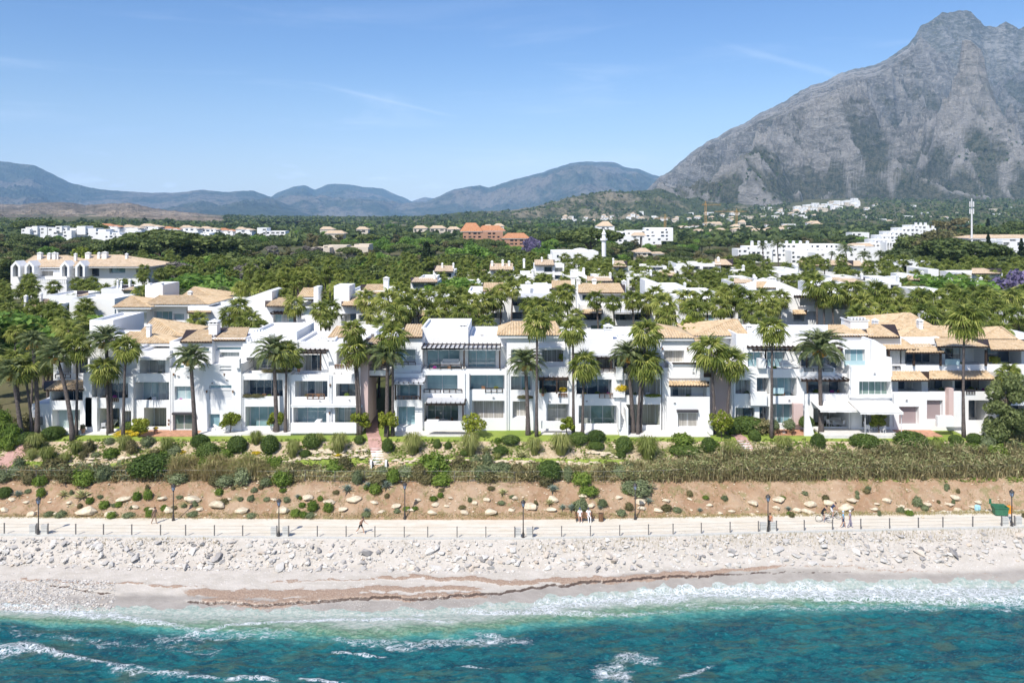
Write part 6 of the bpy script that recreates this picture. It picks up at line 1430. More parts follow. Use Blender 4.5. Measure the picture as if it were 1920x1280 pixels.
for i, (x0, x1, y) in enumerate([(775, 800, 428), (806, 835, 428), (838, 862, 430), (905, 925, 426), (925, 945, 424), (600, 625, 430), (668, 690, 430)]):
    flats('small pale house on the wooded ridge, %s of its row' % ordn(i), 800, [(x0, x1, y, y + 14)], 'small pale houses on the wooded ridge', 'cream', [(x0 - 1, x1 + 1, y, x0 + 6, x1 - 6, y - 5)], name='ridge_house', cat='house')
flats('pinkish-white terraced apartment block with long balconies behind the minaret', 560, [(1112, 1185, 434, 452), (1150, 1200, 441, 462, -8), (1175, 1262, 432, 452, 4), (1210, 1262, 427, 440, 10), (1205, 1240, 445, 466, -10)], None, 'white', [(1184, 1212, 442, 1190, 1206, 436, -8)])
flats('ornate pale house with pyramid roof above the minaret', 700, [(1118, 1152, 424, 440)], None, 'white', [(1119, 1150, 424, 1130, 1140, 415)], name='pyramid_roof_house', cat='house')
flats('pair of beige tiled-roof cottages below the terraced block', 380, [(1195, 1215, 473, 490), (1225, 1245, 475, 490)], None, 'cream', [(1191, 1222, 473, 1200, 1210, 465), (1222, 1246, 476, 1230, 1238, 472)], name='beige_cottage', cat='cottage')
b = flats('long white flat-roofed apartment building with a row of square chimneys', 420, [(1400, 1448, 462, 500), (1448, 1580, 458, 500, 2), (1384, 1404, 467, 500, -2), (1484, 1572, 470, 500, -8), (1530, 1620, 474, 520, -20)], None, 'white', wrow=8)
for i in range(9): chimney(b, 1408 + i * 13, 1413 + i * 13, 452, 462, 424)
flats('white apartment block between the long building and the stepped one', 440, [(1580, 1622, 460, 486), (1600, 1650, 464, 490, -10)], None, 'white', [(1592, 1640, 462, 1600, 1630, 456)], wrow=7)
b = empty('stepped_white_complex', (0, 0, 0), 'big white terraced complex stepping up the slope with rows of chimneys', 'apartment complex')
for i, (x0, x1, y0) in enumerate([(1625, 1655, 456), (1640, 1672, 449), (1652, 1690, 441), (1668, 1706, 434), (1690, 1726, 427), (1712, 1742, 422), (1726, 1755, 428)]):
    d = 470 + i * 5; F_(b, d, x0, x1, y0, y0 + 50, [(x0 + 3 + 8 * k, x0 + 8 + 8 * k, y0 + 3 + 7 * j, y0 + 6.5 + 7 * j, 1.2, 'd1') for k in range(4) for j in range(4) if x0 + 8 + 8 * k < x1 - 1], 1.5, 14)
    for k in range(3): chimney(b, x0 + 4 + k * 9, x0 + 8 + k * 9, y0 - 5, y0 + 2, d + 2, 'flat')
F_(b, 462, 1662, 1694, 454, 490, [(1664 + 5 * k, 1667 + 5 * k, 456, 470, 1.5, 'd1') for k in range(6)], 2)
flats('white tennis-club-like pavilion with flat roof below the wooded hill', 620, [(1598, 1630, 436, 448)], None, 'white')
flats('large blank white building with tiled roof beside the phone mast', 330, [(1822, 1880, 447, 500), (1866, 1925, 447, 500, -6), (1880, 1960, 452, 510, -14)], None, 'white', [(1816, 1878, 447, 1826, 1870, 440), (1868, 1930, 447, 1878, 1922, 440, -6)], wrow=14, wcol=26)
flats('orange-roofed house high among trees at the right edge', 600, [(1908, 1935, 428, 440)], None, 'white', [(1904, 1940, 428, 1912, 1930, 421)], name='orange_roofed_house', cat='house', rm='tileo')
# hillside villages: one object per house
SURF = [o for o in COL.objects if o.name in ('ground_plain', 'green_foothills', 'brown_foothills', 'limestone_mountain')]
def land(px, py):
    d = Vector(((px - 960) / FPX, 1, (HY - py) / FPX)).normalized(); best = None
    for o in SURF:
        ok, loc, nr, ix = o.ray_cast((0, 0, CAMZ), d)
        if ok and (best is None or loc.y < best.y): best = loc
    return best
def hillhouse(px, py, D, wpx, hpx, label, group, tiled, rng):
    b = empty('hillside_house', (0, 0, 0), label, 'house', group); d = D; n = max(1, int(wpx / 5))
    ops = [(px - wpx / 2 + wpx * (k + .3) / n, px - wpx / 2 + wpx * (k + .7) / n, py - hpx * .75, py - hpx * .4, 1.0, 'd1') for k in range(n)]
    F_(b, d, px - wpx / 2, px + wpx / 2, py - hpx, py + 3, ops if D < 1500 else [(o[0], o[1], o[2], o[3], 1.5, '') for o in ops], 2, 10, 'white' if rng.random() < .7 else 'cream')
    if tiled: hip(b, px - wpx / 2 - .6, px + wpx / 2 + .6, py - hpx, px - wpx * .2, px + wpx * .2, py - hpx - hpx * .45, d - .5, 12, 'tilef', 3.0)
def village(n, fx, D0, D1, label, group, seed, tiledp=.5, w0=6, w1=14, h0=4, h1=7):
    rng = random.Random(seed); pts = sorted(fx(rng) for _ in range(n)); 
    for i, (px, py) in enumerate(pts):
        D = D0 + (D1 - D0) * rng.random(); hh = None
        xx = (px - 960) / FPX; Ds = np.linspace(900, 3300, 120)
        q = land(px, py)
        if q is None: continue
        D = q.y - 6
        hillhouse(px, py, D, rng.uniform(w0, w1), rng.uniform(h0, h1), label % ordn(min(i, 58)), group, rng.random() < tiledp, rng)
def dense(rng):
    t = rng.random(); return (1490 + 118 * t + rng.uniform(-3, 3), 396 - 14 * t + rng.uniform(-4, 8))
village(58, dense, 2300, 2600, 'white house of the dense village, %s from the left', 'houses of the dense white hillside village', 4, .05, 7, 13, 5, 9)
village(34, lambda r: (r.uniform(1430, 1530), r.uniform(392, 410)), 1900, 2300, 'pale house below the dense village, %s from the left', 'houses on the slope below the dense village', 5, .4, 5, 10, 3, 5)
village(24, lambda r: (r.uniform(1180, 1420), r.uniform(398, 418)), 1400, 2100, 'small house near the cranes, %s from the left', 'houses on the slope near the cranes', 6, .6, 6, 14, 4, 6)
village(18, lambda r: (r.uniform(1050, 1200), r.uniform(408, 420)), 1500, 2000, 'tiny pale house left of the cranes, %s from the left', 'houses on the green foothill left of the cranes', 7, .5, 5, 9, 3, 5)
village(26, lambda r: (r.uniform(1600, 1900), r.uniform(385, 420)), 1500, 2300, 'pale house right of the dense village, %s from the left', 'houses on the wooded slope right of the dense village', 8, .5, 6, 12, 3, 5)
village(26, lambda r: (r.uniform(1270, 1560), r.uniform(425, 444)), 750, 1000, 'tiled house on the plain right of the minaret, %s from the left', 'tiled houses on the plain right of the minaret', 9, .8, 12, 24, 6, 10)

# phone mast and tower cranes
D = 330; b = empty('phone_mast', (X_(1822, D), D, 0), 'tall white phone mast with antenna panels above the blank white building', 'phone mast'); z0, z1 = 9.0, Z_(372, D)
mb = MB(); mb.tube([(0, 0, z0), (0, 0, Z_(400, D)), (0, 0, z1)], [.5, .3, .15], 10); mb.build('mast_pole', M['mast'], b)
for k, py in enumerate((383, 396)):
    mb = MB()
    for j in range(3):
        a = j * 2.1 + k; x, y = math.cos(a) * .75, math.sin(a) * .75; mb.box(x - .2, x + .2, y - .12, y + .12, Z_(py, D) - 1.1, Z_(py, D) + 1.1); mb.bar((0, 0, Z_(py, D)), (x, y, Z_(py, D)), .1)
    mb.build('antenna_panel', M['mast'], b)
def crane(px, ytop, ybot, D, j0, j1, label):
    b = empty('tower_crane', (X_(px, D), D, 0), label, 'crane', 'tower cranes over the building sites'); w_ = 1.1; zt, zb = Z_(ytop, D), Z_(ybot, D) - 4; mb = MB()
    for sx in (-w_, w_):
        for sy in (-w_, w_): mb.bar((sx, sy, zb), (sx, sy, zt), .3)
    zz = zb
    while zz < zt - 3: mb.bar((-w_, -w_, zz), (w_, -w_, zz + 3), .2); mb.bar((w_, w_, zz), (-w_, w_, zz + 3), .2); zz += 3
    mb.build('crane_tower', M['crane'], b); mb = MB(); xa, xb = X_(j0, D) - X_(px, D), X_(j1, D) - X_(px, D)
    mb.bar((xa, -.8, zt - 3), (xb, -.8, zt - 3), .3); mb.bar((xa, .8, zt - 3), (xb, .8, zt - 3), .3); mb.bar((xa, 0, zt - 1.6), (xb, 0, zt - 1.6), .3); x = xa
    while x < xb - 3: mb.bar((x, -.8, zt - 3), (x + 1.5, 0, zt - 1.6), .2); mb.bar((x + 1.5, 0, zt - 1.6), (x + 3, .8, zt - 3), .2); x += 3
    mb.build('jib', M['crane'], b); mb = MB(); mb.bar((0, 0, zt - 3), (0, 0, zt + 3), .7); mb.bar((0, 0, zt + 3), (xb * .7, 0, zt - 1.5), .15); mb.bar((0, 0, zt + 3), (xa * .8, 0, zt - 1.5), .15); mb.build('crane_head', M['crane'], b)
crane(1323, 381, 420, 1150, 1316, 1352, 'yellow tower crane with short jib, tallest of three'); crane(1381, 394, 418, 1250, 1340, 1400, 'yellow tower crane with long low jib, middle of three'); crane(1247, 406, 428, 1050, 1226, 1256, 'yellow tower crane behind the minaret apartments, leftmost of three')

# ------------------------------------------------------------------ front palms (crown centre col,row; base col,row; crown radius in px)
FP = [('date', 22, 700, 40, 806, 36, 'drooping date palm with thick crown at the left edge of the garden'),
      ('date', 104, 668, 137, 822, 36, 'leaning date palm with orange fruit before the tiled porch, left of the pair'),
      ('fan', 143, 648, 144, 816, 27, 'fan palm with thin trunk close behind the leaning date palm'),
      ('date', 198, 640, 208, 813, 38, 'tall date palm with thick dark trunk before the gabled house'),
      ('fan', 196, 690, 203, 800, 26, 'low fan palm crown half hidden behind the tall date palm trunk'),
      ('fan', 238, 650, 230, 810, 25, 'slender fan palm leaning right beside the tall date palm'),
      ('date', 358, 672, 365, 818, 35, 'single date palm standing free before the twin-roof house'),
      ('date', 513, 662, 519, 812, 42, 'big shaggy date palm before the stepped house'),
      ('fan', 537, 662, 536, 812, 26, 'fan palm with thin trunk touching the big shaggy date palm'),
      ('fan', 663, 655, 671, 790, 29, 'fan palm left of the garden passage, lower crown of the pair'),
      ('fan', 662, 618, 676, 790, 22, 'fan palm left of the garden passage, taller crown behind'),
      ('date', 727, 665, 725, 788, 38, 'thick fan-crowned palm at the right side of the garden passage'),
      ('fan', 737, 628, 736, 788, 27, 'tall fan palm with very thin trunk right of the garden passage'),
      ('fan', 1007, 604, 1006, 802, 27, 'tallest fan palm before the curtain house'),
      ('fan', 1074, 617, 1075, 806, 25, 'tall fan palm between the curtain house and long terrace house'),
      ('date', 985, 682, 990, 790, 36, 'low date palm with purple bracts left of the tallest fan palm'),
      ('fan', 1096, 682, 1092, 806, 29, 'bushy lower fan palm right of the tall pair'),
      ('date', 1176, 665, 1187, 812, 33, 'date palm with arching crown, left trunk of the crossed pair'),
      ('fan', 1213, 622, 1196, 800, 28, 'fan palm crown rising above the crossed pair'),
      ('fan', 1210, 680, 1201, 812, 30, 'fan palm with thick trunk, right of the crossed pair'),
      ('fan', 1332, 656, 1340, 800, 33, 'large fan palm left of the pink passage wall'),
      ('fan', 1373, 678, 1362, 800, 29, 'fan palm with bent trunk right of the pink passage wall'),
      ('fan', 1449, 617, 1446, 806, 27, 'tall slim fan palm before the modern house'),
      ('date', 1538, 655, 1539, 812, 48, 'widest date palm with yellow heart before the white awning'),
      ('fan', 1808, 598, 1807, 802, 32, 'tall straight fan palm before the clay-tiled villa'),
      ('date', 62, 640, 70, 780, 28, 'date palm between the left edge palm and the porch house'),
      ('fan', 47, 690, 58, 770, 26, 'dense fan palm at the left end of the row'),
      ('fan', 1892, 700, 1890, 790, 22, 'small fan palm behind the grey-green tree at the right end')]
for i, (k, cx_, cy_, bx_, by_, r, lab) in enumerate(FP):
    base = hit(bx_, by_) if by_ > 800 else None
    if base is None or base.y > 102: d = 95.6 if bx_ < 1300 else 96.0; base = Vector((X_(bx_, d), d, gz(X_(bx_, d), d)))
    if 676 < bx_ < 740: base.y = 94.8; base.x = X_(bx_, base.y)
    if base.y > 97 - .6 and not (676 < bx_ < 740 or 1330 < bx_ < 1368): base = Vector((X_(bx_, 94.6), 94.6, gz(X_(bx_, 94.6), 94.6)))
    d = base.y; palm(k, base, Vector((X_(cx_, d), d, Z_(cy_, d))), r * d / FPX * (1.12 if k == 'fan' else 1.12), lab, 'palms in front of the seafront houses', True, i + 3)
# ---- palms behind: explicit clumps, then fill
rp = random.Random(5)
mid = [(372, 598, 17), (430, 590, 18), (450, 575, 20), (470, 600, 22), (452, 608, 20), (490, 612, 18), (552, 570, 20), (600, 580, 22), (620, 578, 24), (612, 600, 18), (640, 640, 20), (686, 560, 22), (700, 590, 20), (668, 640, 18), (728, 560, 24), (742, 590, 26), (715, 610, 22), (760, 575, 24), (752, 548, 22), (782, 556, 24), (805, 560, 26), (815, 595, 24), (835, 556, 24), (850, 575, 22), (870, 585, 22), (862, 555, 22), (885, 565, 20), (905, 565, 20), (925, 558, 22), (940, 545, 18), (912, 606, 20), (962, 540, 20), (990, 570, 20), (1012, 575, 24), (1050, 560, 26), (1040, 590, 22), (1062, 545, 22), (1080, 590, 18), (1118, 560, 18), (1150, 566, 18), (1185, 560, 18), (1140, 605, 14), (1212, 565, 22), (1246, 570, 26), (1250, 590, 22), (1230, 550, 20), (1290, 560, 26), (1300, 580, 22), (1325, 560, 20), (1350, 575, 20), (1370, 550, 24), (1355, 555, 20), (1392, 558, 24), (1410, 585, 20), (1430, 560, 24), (1425, 600, 20), (1463, 558, 18), (1448, 575, 16), (1530, 532, 22), (1560, 545, 22), (1545, 560, 18), (1620, 570, 24), (1610, 590, 22), (1600, 545, 24), (1640, 545, 24), (1670, 555, 26), (1660, 585, 24), (1690, 570, 24), (1720, 560, 26), (1730, 590, 28), (1700, 600, 20), (1752, 560, 24), (1770, 575, 24), (1785, 550, 24), (1800, 560, 22), (1830, 575, 24), (1850, 560, 24), (1870, 580, 24), (1850, 600, 22), (1895, 560, 26), (1910, 590, 24), (1880, 620, 20)]
def back_palm(cx_, cy_, r, D, label, group, sd, kind='fan', grnd=True):
    base = Vector((X_(cx_ + rp.uniform(-7, 7), D), D, gz(X_(cx_, D), D))); top = Vector((X_(cx_, D), D, Z_(cy_, D)))
    palm(kind, base, top, r * D / FPX * 1.06 * rp.uniform(.85, 1.15), label, group, False, sd)
mid.sort()
for i, (x, y, r) in enumerate(mid):
    D = 112 + (620 - y) * .28 + rp.uniform(-3, 3); D = min(max(D, 110), 131); back_palm(x, y, r, D, 'fan palm between first and second rows, %s from the left' % ordn(min(i, 89)), 'fan palms between front and second rows', i)
# left grove and right grove, denser fill
MASS = []
def grove(n, rx, ry, D0, D1, r0, r1, lab, grp, seed, kindp=.9, mind=13, nind=20):
    rg = random.Random(seed); pts = []; k = 0
    while len(pts) < n and k < 6000:
        k += 1; x, y = rg.uniform(*rx), rg.uniform(*ry)
        if all((x - a) ** 2 + ((y - b_) * 1.4) ** 2 > mind ** 2 for a, b_ in pts): pts.append((x, y - 11 * rg.random() ** 2))
    near = set(sorted(pts, key=lambda q: -q[1])[:nind]); j = 0
    for i, (x, y) in enumerate(sorted(pts)):
        t = (y - ry[0]) / (ry[1] - ry[0]); D = D1 + (D0 - D1) * t + rg.uniform(-3, 3); r = r0 + (r1 - r0) * t * rg.uniform(.8, 1.1); kd = 'fan' if rg.random() < kindp else 'date'
        if (x, y) in near: back_palm(x, y, r, D, lab + ', %s from the left' % ordn(min(j, 58)), grp, seed * 50 + i, kd); j += 1
        else: MASS.append((X_(x, D), D, Z_(y, D), gz(X_(x, D), D), r * D / FPX * 1.22 / 1.75))
grove(34, (-60, 160), (560, 690), 104, 150, 15, 24, 'fan palm in the dense grove at the left edge', 'palms of the left grove', 31, .75)
grove(46, (-60, 250), (528, 600), 150, 190, 12, 18, 'small palm below the arched villa', 'palms of the grove below the arched villa', 32, .8, 11)
grove(90, (260, 760), (482, 555), 150, 260, 8, 15, 'palm in the broad left grove', 'palms of the broad left grove', 33, .9, 9)
grove(84, (740, 1060), (480, 556), 150, 240, 9, 15, 'palm in the central grove', 'palms of the central grove', 34, .92, 9)
grove(120, (1060, 1440), (490, 558), 148, 215, 10, 15, 'palm in the grove round the third-row houses', 'palms of the grove round the third row', 35, .92, 9)
grove(92, (1430, 1960), (486, 552), 148, 230, 10, 16, 'palm in the deep grove behind the clay-tiled villa', 'palms of the right grove', 36, .85, 10.5)
grove(22, (1600, 1960), (545, 640), 112, 150, 17, 24, 'fan palm just behind the clay-tiled villa', 'palms just behind the clay-tiled villa', 37, .9, 15)
grove(22, (440, 640), (500, 560), 140, 150, 13, 18, 'fan palm close behind the second row', 'palms close behind the second row', 38, .95, 14)
grove(60, (1965, 2400), (490, 640), 112, 230, 12, 20, '', '', 39, 1, 14, 0)
grove(50, (-420, -60), (490, 640), 112, 230, 12, 20, '', '', 40, 1, 14, 0)
def palm_mass():
    A = np.array(MASS); g_ = vary(38); src = [mesh_arrays(m) for m in FANC]; scatter_mesh('palm_crowns', src, A[:, :3], A[:, 4], [M['fan'], M['dead']], g_, label='dense mass of fan palm crowns filling the groves behind the houses', cat='palm grove')
    mb = MB()
    for x, d, z1, z0, s in MASS: mb.tube([(x, d, z0 - .4), (x, d, z1)], [.2, .13], 5, cap=False)
    mb.build('palm_stems', M['trunk'], None, kind='stuff', label='thin trunks standing under the mass of palm crowns', cat='palm grove')
palm_mass()
for i, (x, y, r, D) in enumerate(((1457, 458, 16, 330), (1585, 468, 16, 300), (1620, 480, 14, 300), (1855, 480, 12, 300), (1430, 462, 10, 330), (1650, 478, 12, 310), (1700, 480, 12, 300), (1730, 484, 12, 290), (1560, 476, 9, 330))): back_palm(x, y, r, D, '%s from left of the far date palms before the long white building' % ordn(i), 'far date palms before the long white building', i, 'date')

# ------------------------------------------------------------------ trees of the middle distance
rt = random.Random(12)
def wood(n, rx, ry, D0, D1, keys, hpx, lab, grp, seed, wide=1.0, mind=12, base_off=.6):
    rg = random.Random(seed); pts = []; k = 0
    while len(pts) < n and k < 8000:
        k += 1; x, y = rg.uniform(*rx), rg.uniform(*ry)
        if all((x - a) ** 2 + ((y - b_) * 2.2) ** 2 > mind ** 2 for a, b_ in pts): pts.append((x, y))
    CN = {}
    for x, y in sorted(pts):
        t = (y - ry[0]) / max(1e-6, ry[1] - ry[0]); D = D1 + (D0 - D1) * t + rg.uniform(-.03, .03) * D0; X0 = X_(x, D); g = gz(X0, D); zt = Z_(y, D)
        h = min(max(zt - g, 5.0), 22.0) * rg.uniform(.92, 1.05); key = rg.choice(keys)
        if h > 13: sc = 13 / h
        CN[key] = CN.get(key, 0) + 1; put_tree(key, (X0, D, zt - h if zt - h < g + 3 else g), h, (lab + ', %s from the left' % ordn(min(CN[key] - 1, 88))).replace('TREE', {'pine': 'dark pine', 'green': 'green leafy tree', 'olive': 'brownish olive tree', 'grey': 'grey bare tree', 'lime': 'yellow-green tree', 'cypress': 'slim cypress', 'conifer': 'pointed conifer'}[key]), 'tree', grp, wide=wide * rg.uniform(.9, 1.2))
wood(58, (-60, 560), (440, 488), 260, 560, ['pine', 'pine', 'green', 'pine'], 0, 'TREE above the arched villa', 'trees of the wood on the left', 41, 1.25, 15)
wood(34, (-60, 190), (440, 490), 260, 520, ['olive', 'olive', 'pine'], 0, 'TREE at the left edge', 'trees of the brownish wood at left', 42, 1.1, 13)
wood(24, (60, 190), (444, 470), 480, 560, ['cypress', 'conifer', 'pine'], 0, 'TREE before the flat white blocks of the distant town', 'conifers before the distant town', 43, 1.0, 7)
wood(22, (440, 600), (462, 505), 260, 420, ['grey', 'grey', 'olive'], 0, 'TREE left of the beige villa', 'leafless trees left of the beige villa', 44, 1.15, 13)
wood(60, (560, 900), (440, 492), 260, 560, ['pine', 'green', 'pine', 'olive', 'pine'], 0, 'TREE below the orange-roofed mansion', 'trees below the orange-roofed mansion', 45, 1.2, 14)
wood(50, (880, 1150), (438, 490), 270, 560, ['pine', 'green', 'pine', 'pine', 'green'], 0, 'TREE in the wood left of the minaret', 'trees of the wood left of the minaret', 46, 1.2, 14)
wood(60, (1140, 1420), (446, 494), 270, 560, ['pine', 'olive', 'green', 'pine', 'olive'], 0, 'TREE in the wood right of the minaret', 'trees of the wood right of the minaret', 47, 1.2, 14)
wood(50, (1400, 1800), (440, 458), 460, 620, ['pine', 'green', 'olive'], 0, 'TREE behind the long white building', 'trees behind the long white building', 48, 1.2, 12)
wood(30, (1740, 1960), (408, 450), 380, 620, ['olive', 'pine', 'cypress', 'conifer'], 0, 'TREE on the rise behind the phone mast', 'trees behind the phone mast', 49, 1.2, 12)
wood(26, (1690, 1960), (470, 500), 230, 320, ['pine', 'green', 'pine'], 0, 'TREE below the blank white building at right', 'trees below the blank white building', 50, 1.15, 14)
wood(44, (480, 1960), (424, 440), 600, 1000, ['pine', 'green', 'pine', 'cypress'], 0, 'TREE in the far belt', 'trees of the far belt', 51, 1.4, 16)
wood(70, (560, 1960), (416, 432), 900, 1300, ['pine', 'green', 'pine'], 0, 'TREE in the farthest belt', 'trees of the farthest belt', 52, 1.6, 14)
wood(46, (300, 960), (478, 520), 190, 280, ['green', 'olive', 'pine', 'green', 'grey', 'conifer'], 0, 'TREE at the back edge of the palm grove', 'trees at the back edge of the palm grove', 53, 1.1, 16)
for (k, x, y, D, h, wd, lab) in (('green', 877, 440, 330, 16, 1.25, 'large bright green tree below the orange-roofed mansion'), ('pine', 300, 438, 330, 15, 1.7, 'large dark spreading pine left of centre in the left wood'), ('pine', 405, 442, 335, 14, 1.8, 'second large spreading pine in the left wood'), ('pine', 235, 452, 300, 14, 1.4, 'dark pine just above the arched villa roof'),
        ('lime', 163, 463, 290, 9, 1.1, 'yellow-green tree behind the arched villa'), ('purple', 995, 443, 440, 4.5, .8, 'purple jacaranda beside the low orange roof'), ('purple', 1908, 503, 175, 2.2, .9, 'purple jacaranda at the right edge above the palms'), ('pine', 1712, 432, 380, 18, 1.2, 'tall brown-green pine left of the phone mast'), ('olive', 1770, 405, 370, 20, 1.2, 'tall ragged tree immediately left of the phone mast'),
        ('conifer', 1853, 438, 290, 17, .8, 'dark ragged conifer before the blank white building'), ('conifer', 1915, 448, 290, 14, .9, 'dark conifer at the right edge before the blank building'), ('pine', 1800, 455, 270, 11, 1.6, 'round dark tree below the phone mast'), ('pine', 65, 415, 700, 16, 1.6, 'round pine on the skyline at the left end of the distant town'), ('pine', 172, 417, 660, 14, 1.9, 'broad pine between the flat blocks and tiled blocks of the distant town'),
        ('pine', 1108, 433, 380, 12, 1.5, 'round dark pine left of the minaret'), ('cypress', 1573, 492, 215, 12, 1.0, 'slim cypress before the third-row villa'), ('cypress', 602, 535, 150, 9, 1.2, 'slim dark cypress behind the second row'), ('cypress', 540, 520, 160, 9, 1.3, 'second slim cypress behind the second row, further left'), ('cypress', 800, 455, 230, 11, 1.4, 'pair-like tall cypress left of the bright green tree'),
        ('lime', 690, 522, 165, 5, 1.6, 'low yellow-green bush tree behind the blank tower'), ('green', 155, 562, 140, 6, 1.7, 'bright green tree in the left palm grove'), ('green', 375, 512, 190, 6, 1.9, 'bright green tree behind the tall square turret'), ('lime', 1290, 597, 112, 5, 1.2, 'yellow-green tree left of the pavilion roof'), ('green', 1760, 505, 165, 9, 1.6, 'bright green tree in the right palm grove'), ('green', 1480, 606, 112, 5, 1.0, 'small green tree above the modern house'), ('green', 10, 575, 135, 7, 1.5, 'bright green tree at the left edge of the palm grove'), ('green', 860, 520, 170, 4, 1.6, 'low green tree in the central palm grove')):
    X0 = X_(x, D); zt = Z_(y, D); g = gz(X0, D); put_tree(k, (X0, D, min(g, zt - h) if zt - h > g + 2 else zt - h), h if zt - h <= g + 2 else zt - g, lab, 'tree', None, wide=wd)
# ragged pale tree at the right end of the garden
V, F = cloud(vary(77), [(rt.uniform(-1.6, 1.6), rt.uniform(-1.2, 1.2), 1.2 + 5.2 * t_ + rt.uniform(-.3, .3), rt.uniform(.5, .95) * (1.1 - .4 * t_)) for t_ in [i / 34 for i in range(35)]], 9000, .17)
D = 93.5; e = empty('feathery_tree', (X_(1893, D), D, gz(X_(1893, D), D) - .1), 'pale feathery grey-green tree at the right end of the garden', 'tree', None); e.scale = (1.12, 1.12, 1.2)
obj('crown', mesh_np('crown', V, F, M['feather']), e); tk, _ = trunk_mesh('trunk', 5.5, .16, .06, M['bark'], .6, 8, 3, 8, 1.4); obj('trunk', tk, e)

# ---- far woods (one mass): small leaf clumps over plain and foothills
def far_woods():
    rng = vary(99); n = 15000; Ds = 620 + 2300 * rng.random(n) ** 1.3; px = rng.uniform(-450, 2400, n)
    Xw = (px - 960) * Ds / FPX; dens = fbm(Xw / 160, Ds / 160, 4, 8) + np.where(px > 1000, .22, .10); keep = dens > rng.uniform(-.5, .35, n); keep &= ~((px < 420) & (Ds > 1500)); keep &= ~((px > 1480) & (px < 1620) & (Ds > 2150)) 
    Xw, Ds, px = Xw[keep], Ds[keep], px[keep]
    # stand on whichever surface is highest
    dg = bpy.context.evaluated_depsgraph_get(); srf = [o for o in COL.objects if o.name in ('green_foothills', 'brown_foothills', 'limestone_mountain')]
    Z = ground(Xw, Ds)
    for o in srf:
        for i in range(len(Xw)):
            ok, loc, nr, ix = o.ray_cast((Xw[i], Ds[i], 3000), (0, 0, -1))
            if ok and loc.z > Z[i]: Z[i] = loc.z
    r = 4.5 * rng.uniform(.6, 1.4, len(Xw)); m = 12
    P = np.repeat(np.stack([Xw, Ds, Z], 1), m, 0); rr = np.repeat(r, m); d = rdir(len(P), rng); d[:, 2] = np.abs(d[:, 2]); P = P + d * rr[:, None] * np.array([1, 1, 1.25])
    V, F = leaves(P, d, rr * .95, rng, 1.4, .4); me = mesh_np('distant_woods', V, F, M['pine'])
    obj('distant_woods', me, kind='stuff', label='dark green woods covering the far plain and foothills', cat='woods')
far_woods()
# ------------------------------------------------------------------ promenade furniture
def lamp_post(px, py, label, k):
    p = hit(px, py) if k == 'n' else hit(px, py); b = empty('street_lamp', p, label, 'street lamp', 'iron street lamps along the promenade'); H = 3.55
    mb = MB(); mb.lathe((0, 0, 0), [(.16, 0), (.16, .12), (.12, .18), (.10, .55), (.07, .62), (.055, 1.2), (.05, H - .55)], 10); mb.build('pole', M['lampblack'], b, True)
    mb = MB(); mb.lathe((0, 0, H - .55), [(.05, 0), (.10, .04), (.06, .10), (.14, .14)], 8); mb.lathe((0, 0, H - .02), [(.27, 0), (.22, .10), (.10, .22), (.05, .24), (.03, .32)], 8)
    for i in range(4): a = i * 1.571 + .785; mb.bar((math.cos(a) * .13, math.sin(a) * .13, H - .42), (math.cos(a) * .22, math.sin(a) * .22, H), .03)
    mb.build('lantern_frame', M['lampblack'], b); mb = MB(); mb.lathe((0, 0, H - .41), [(.12, 0), (.21, .39), ], 8); mb.build('lantern_glass', M['lampglass'], b)
LAMPS = [(72, 1003, 'n', 'street lamp at the seaward kerb, farthest to the left'), (325, 976, 'f', 'street lamp by the soil bank, left of the walking person in brown'), (523, 1007, 'n', 'street lamp at the seaward kerb left of the jogger'), (759, 974, 'f', 'street lamp by the soil bank right of the jogger'),
         (981, 1009, 'n', 'street lamp at the seaward kerb left of the bench'), (1191, 974, 'f', 'street lamp by the soil bank right of the bench'), (1440, 998, 'n', 'street lamp at the seaward kerb beside the waiting person'), (1897, 988, 'n', 'street lamp beside the green container')]
for (x, y, k, lab) in LAMPS: lamp_post(x, y, lab, k)
for i, (x, y) in enumerate([(62, 1002), (84, 1002), (514, 1006), (536, 1006), (971, 1008), (993, 1008), (1431, 997), (1450, 996), (1884, 988), (1909, 987)]):
    D = 78.75 + float(np.interp(x, _cx, _cv)); X0 = X_(x, D); mb = MB(); mb.box(-.30, .30, -.16, .16, 0, .88); mb.box(-.32, .32, -.18, .18, .88, .93)
    e = mb.build('stone_block', M['concrete'], None, loc=(X0, D, 3.404)); side = 'left' if i % 2 == 0 else 'right'; n = ['farthest left', 'left-of-jogger', 'bench-side', 'waiting-person', 'green-container'][i // 2]
    tag(e, 'pale concrete block just %s of the %s street lamp' % (side, n), 'concrete block', 'concrete blocks beside the street lamps')
# low cable fence on the kerb
fe = empty('cable_fence', (0, 0, 0), 'low grey fence of thin posts and cables along the seaward edge of the promenade', 'fence'); pst = MB(); pst.box(-.045, .045, -.045, .045, 0, 1.0); pst.box(-.06, .06, -.06, .06, 1.0, 1.03); pme = pst.mesh('post', M['steel'])
fx = [8, 69, 90, 142, 194, 247, 301, 348, 402, 455, 519, 541, 595, 649, 703, 758, 802, 857, 911, 965, 999, 1053, 1107, 1162, 1216, 1262, 1315, 1369, 1422, 1456, 1508, 1561, 1614, 1668, 1722, 1768, 1824, 1878, 1902] + [-46 - 54 * i for i in range(6)] + [1955 + 54 * i for i in range(6)]
fx.sort(); fpts = []
for x in fx:
    D = 78.55 + float(np.interp(x, _cx, _cv)); p = Vector((X_(x, D), D, 3.5)); o = obj('post', pme, fe); o.location = p; fpts.append(p)
mb = MB()
for h_ in (.28, .62, .95):
    mb.tube([p + Vector((0, 0, h_)) for p in fpts], .008, 4)
mb.build('cable', M['steel'], fe)
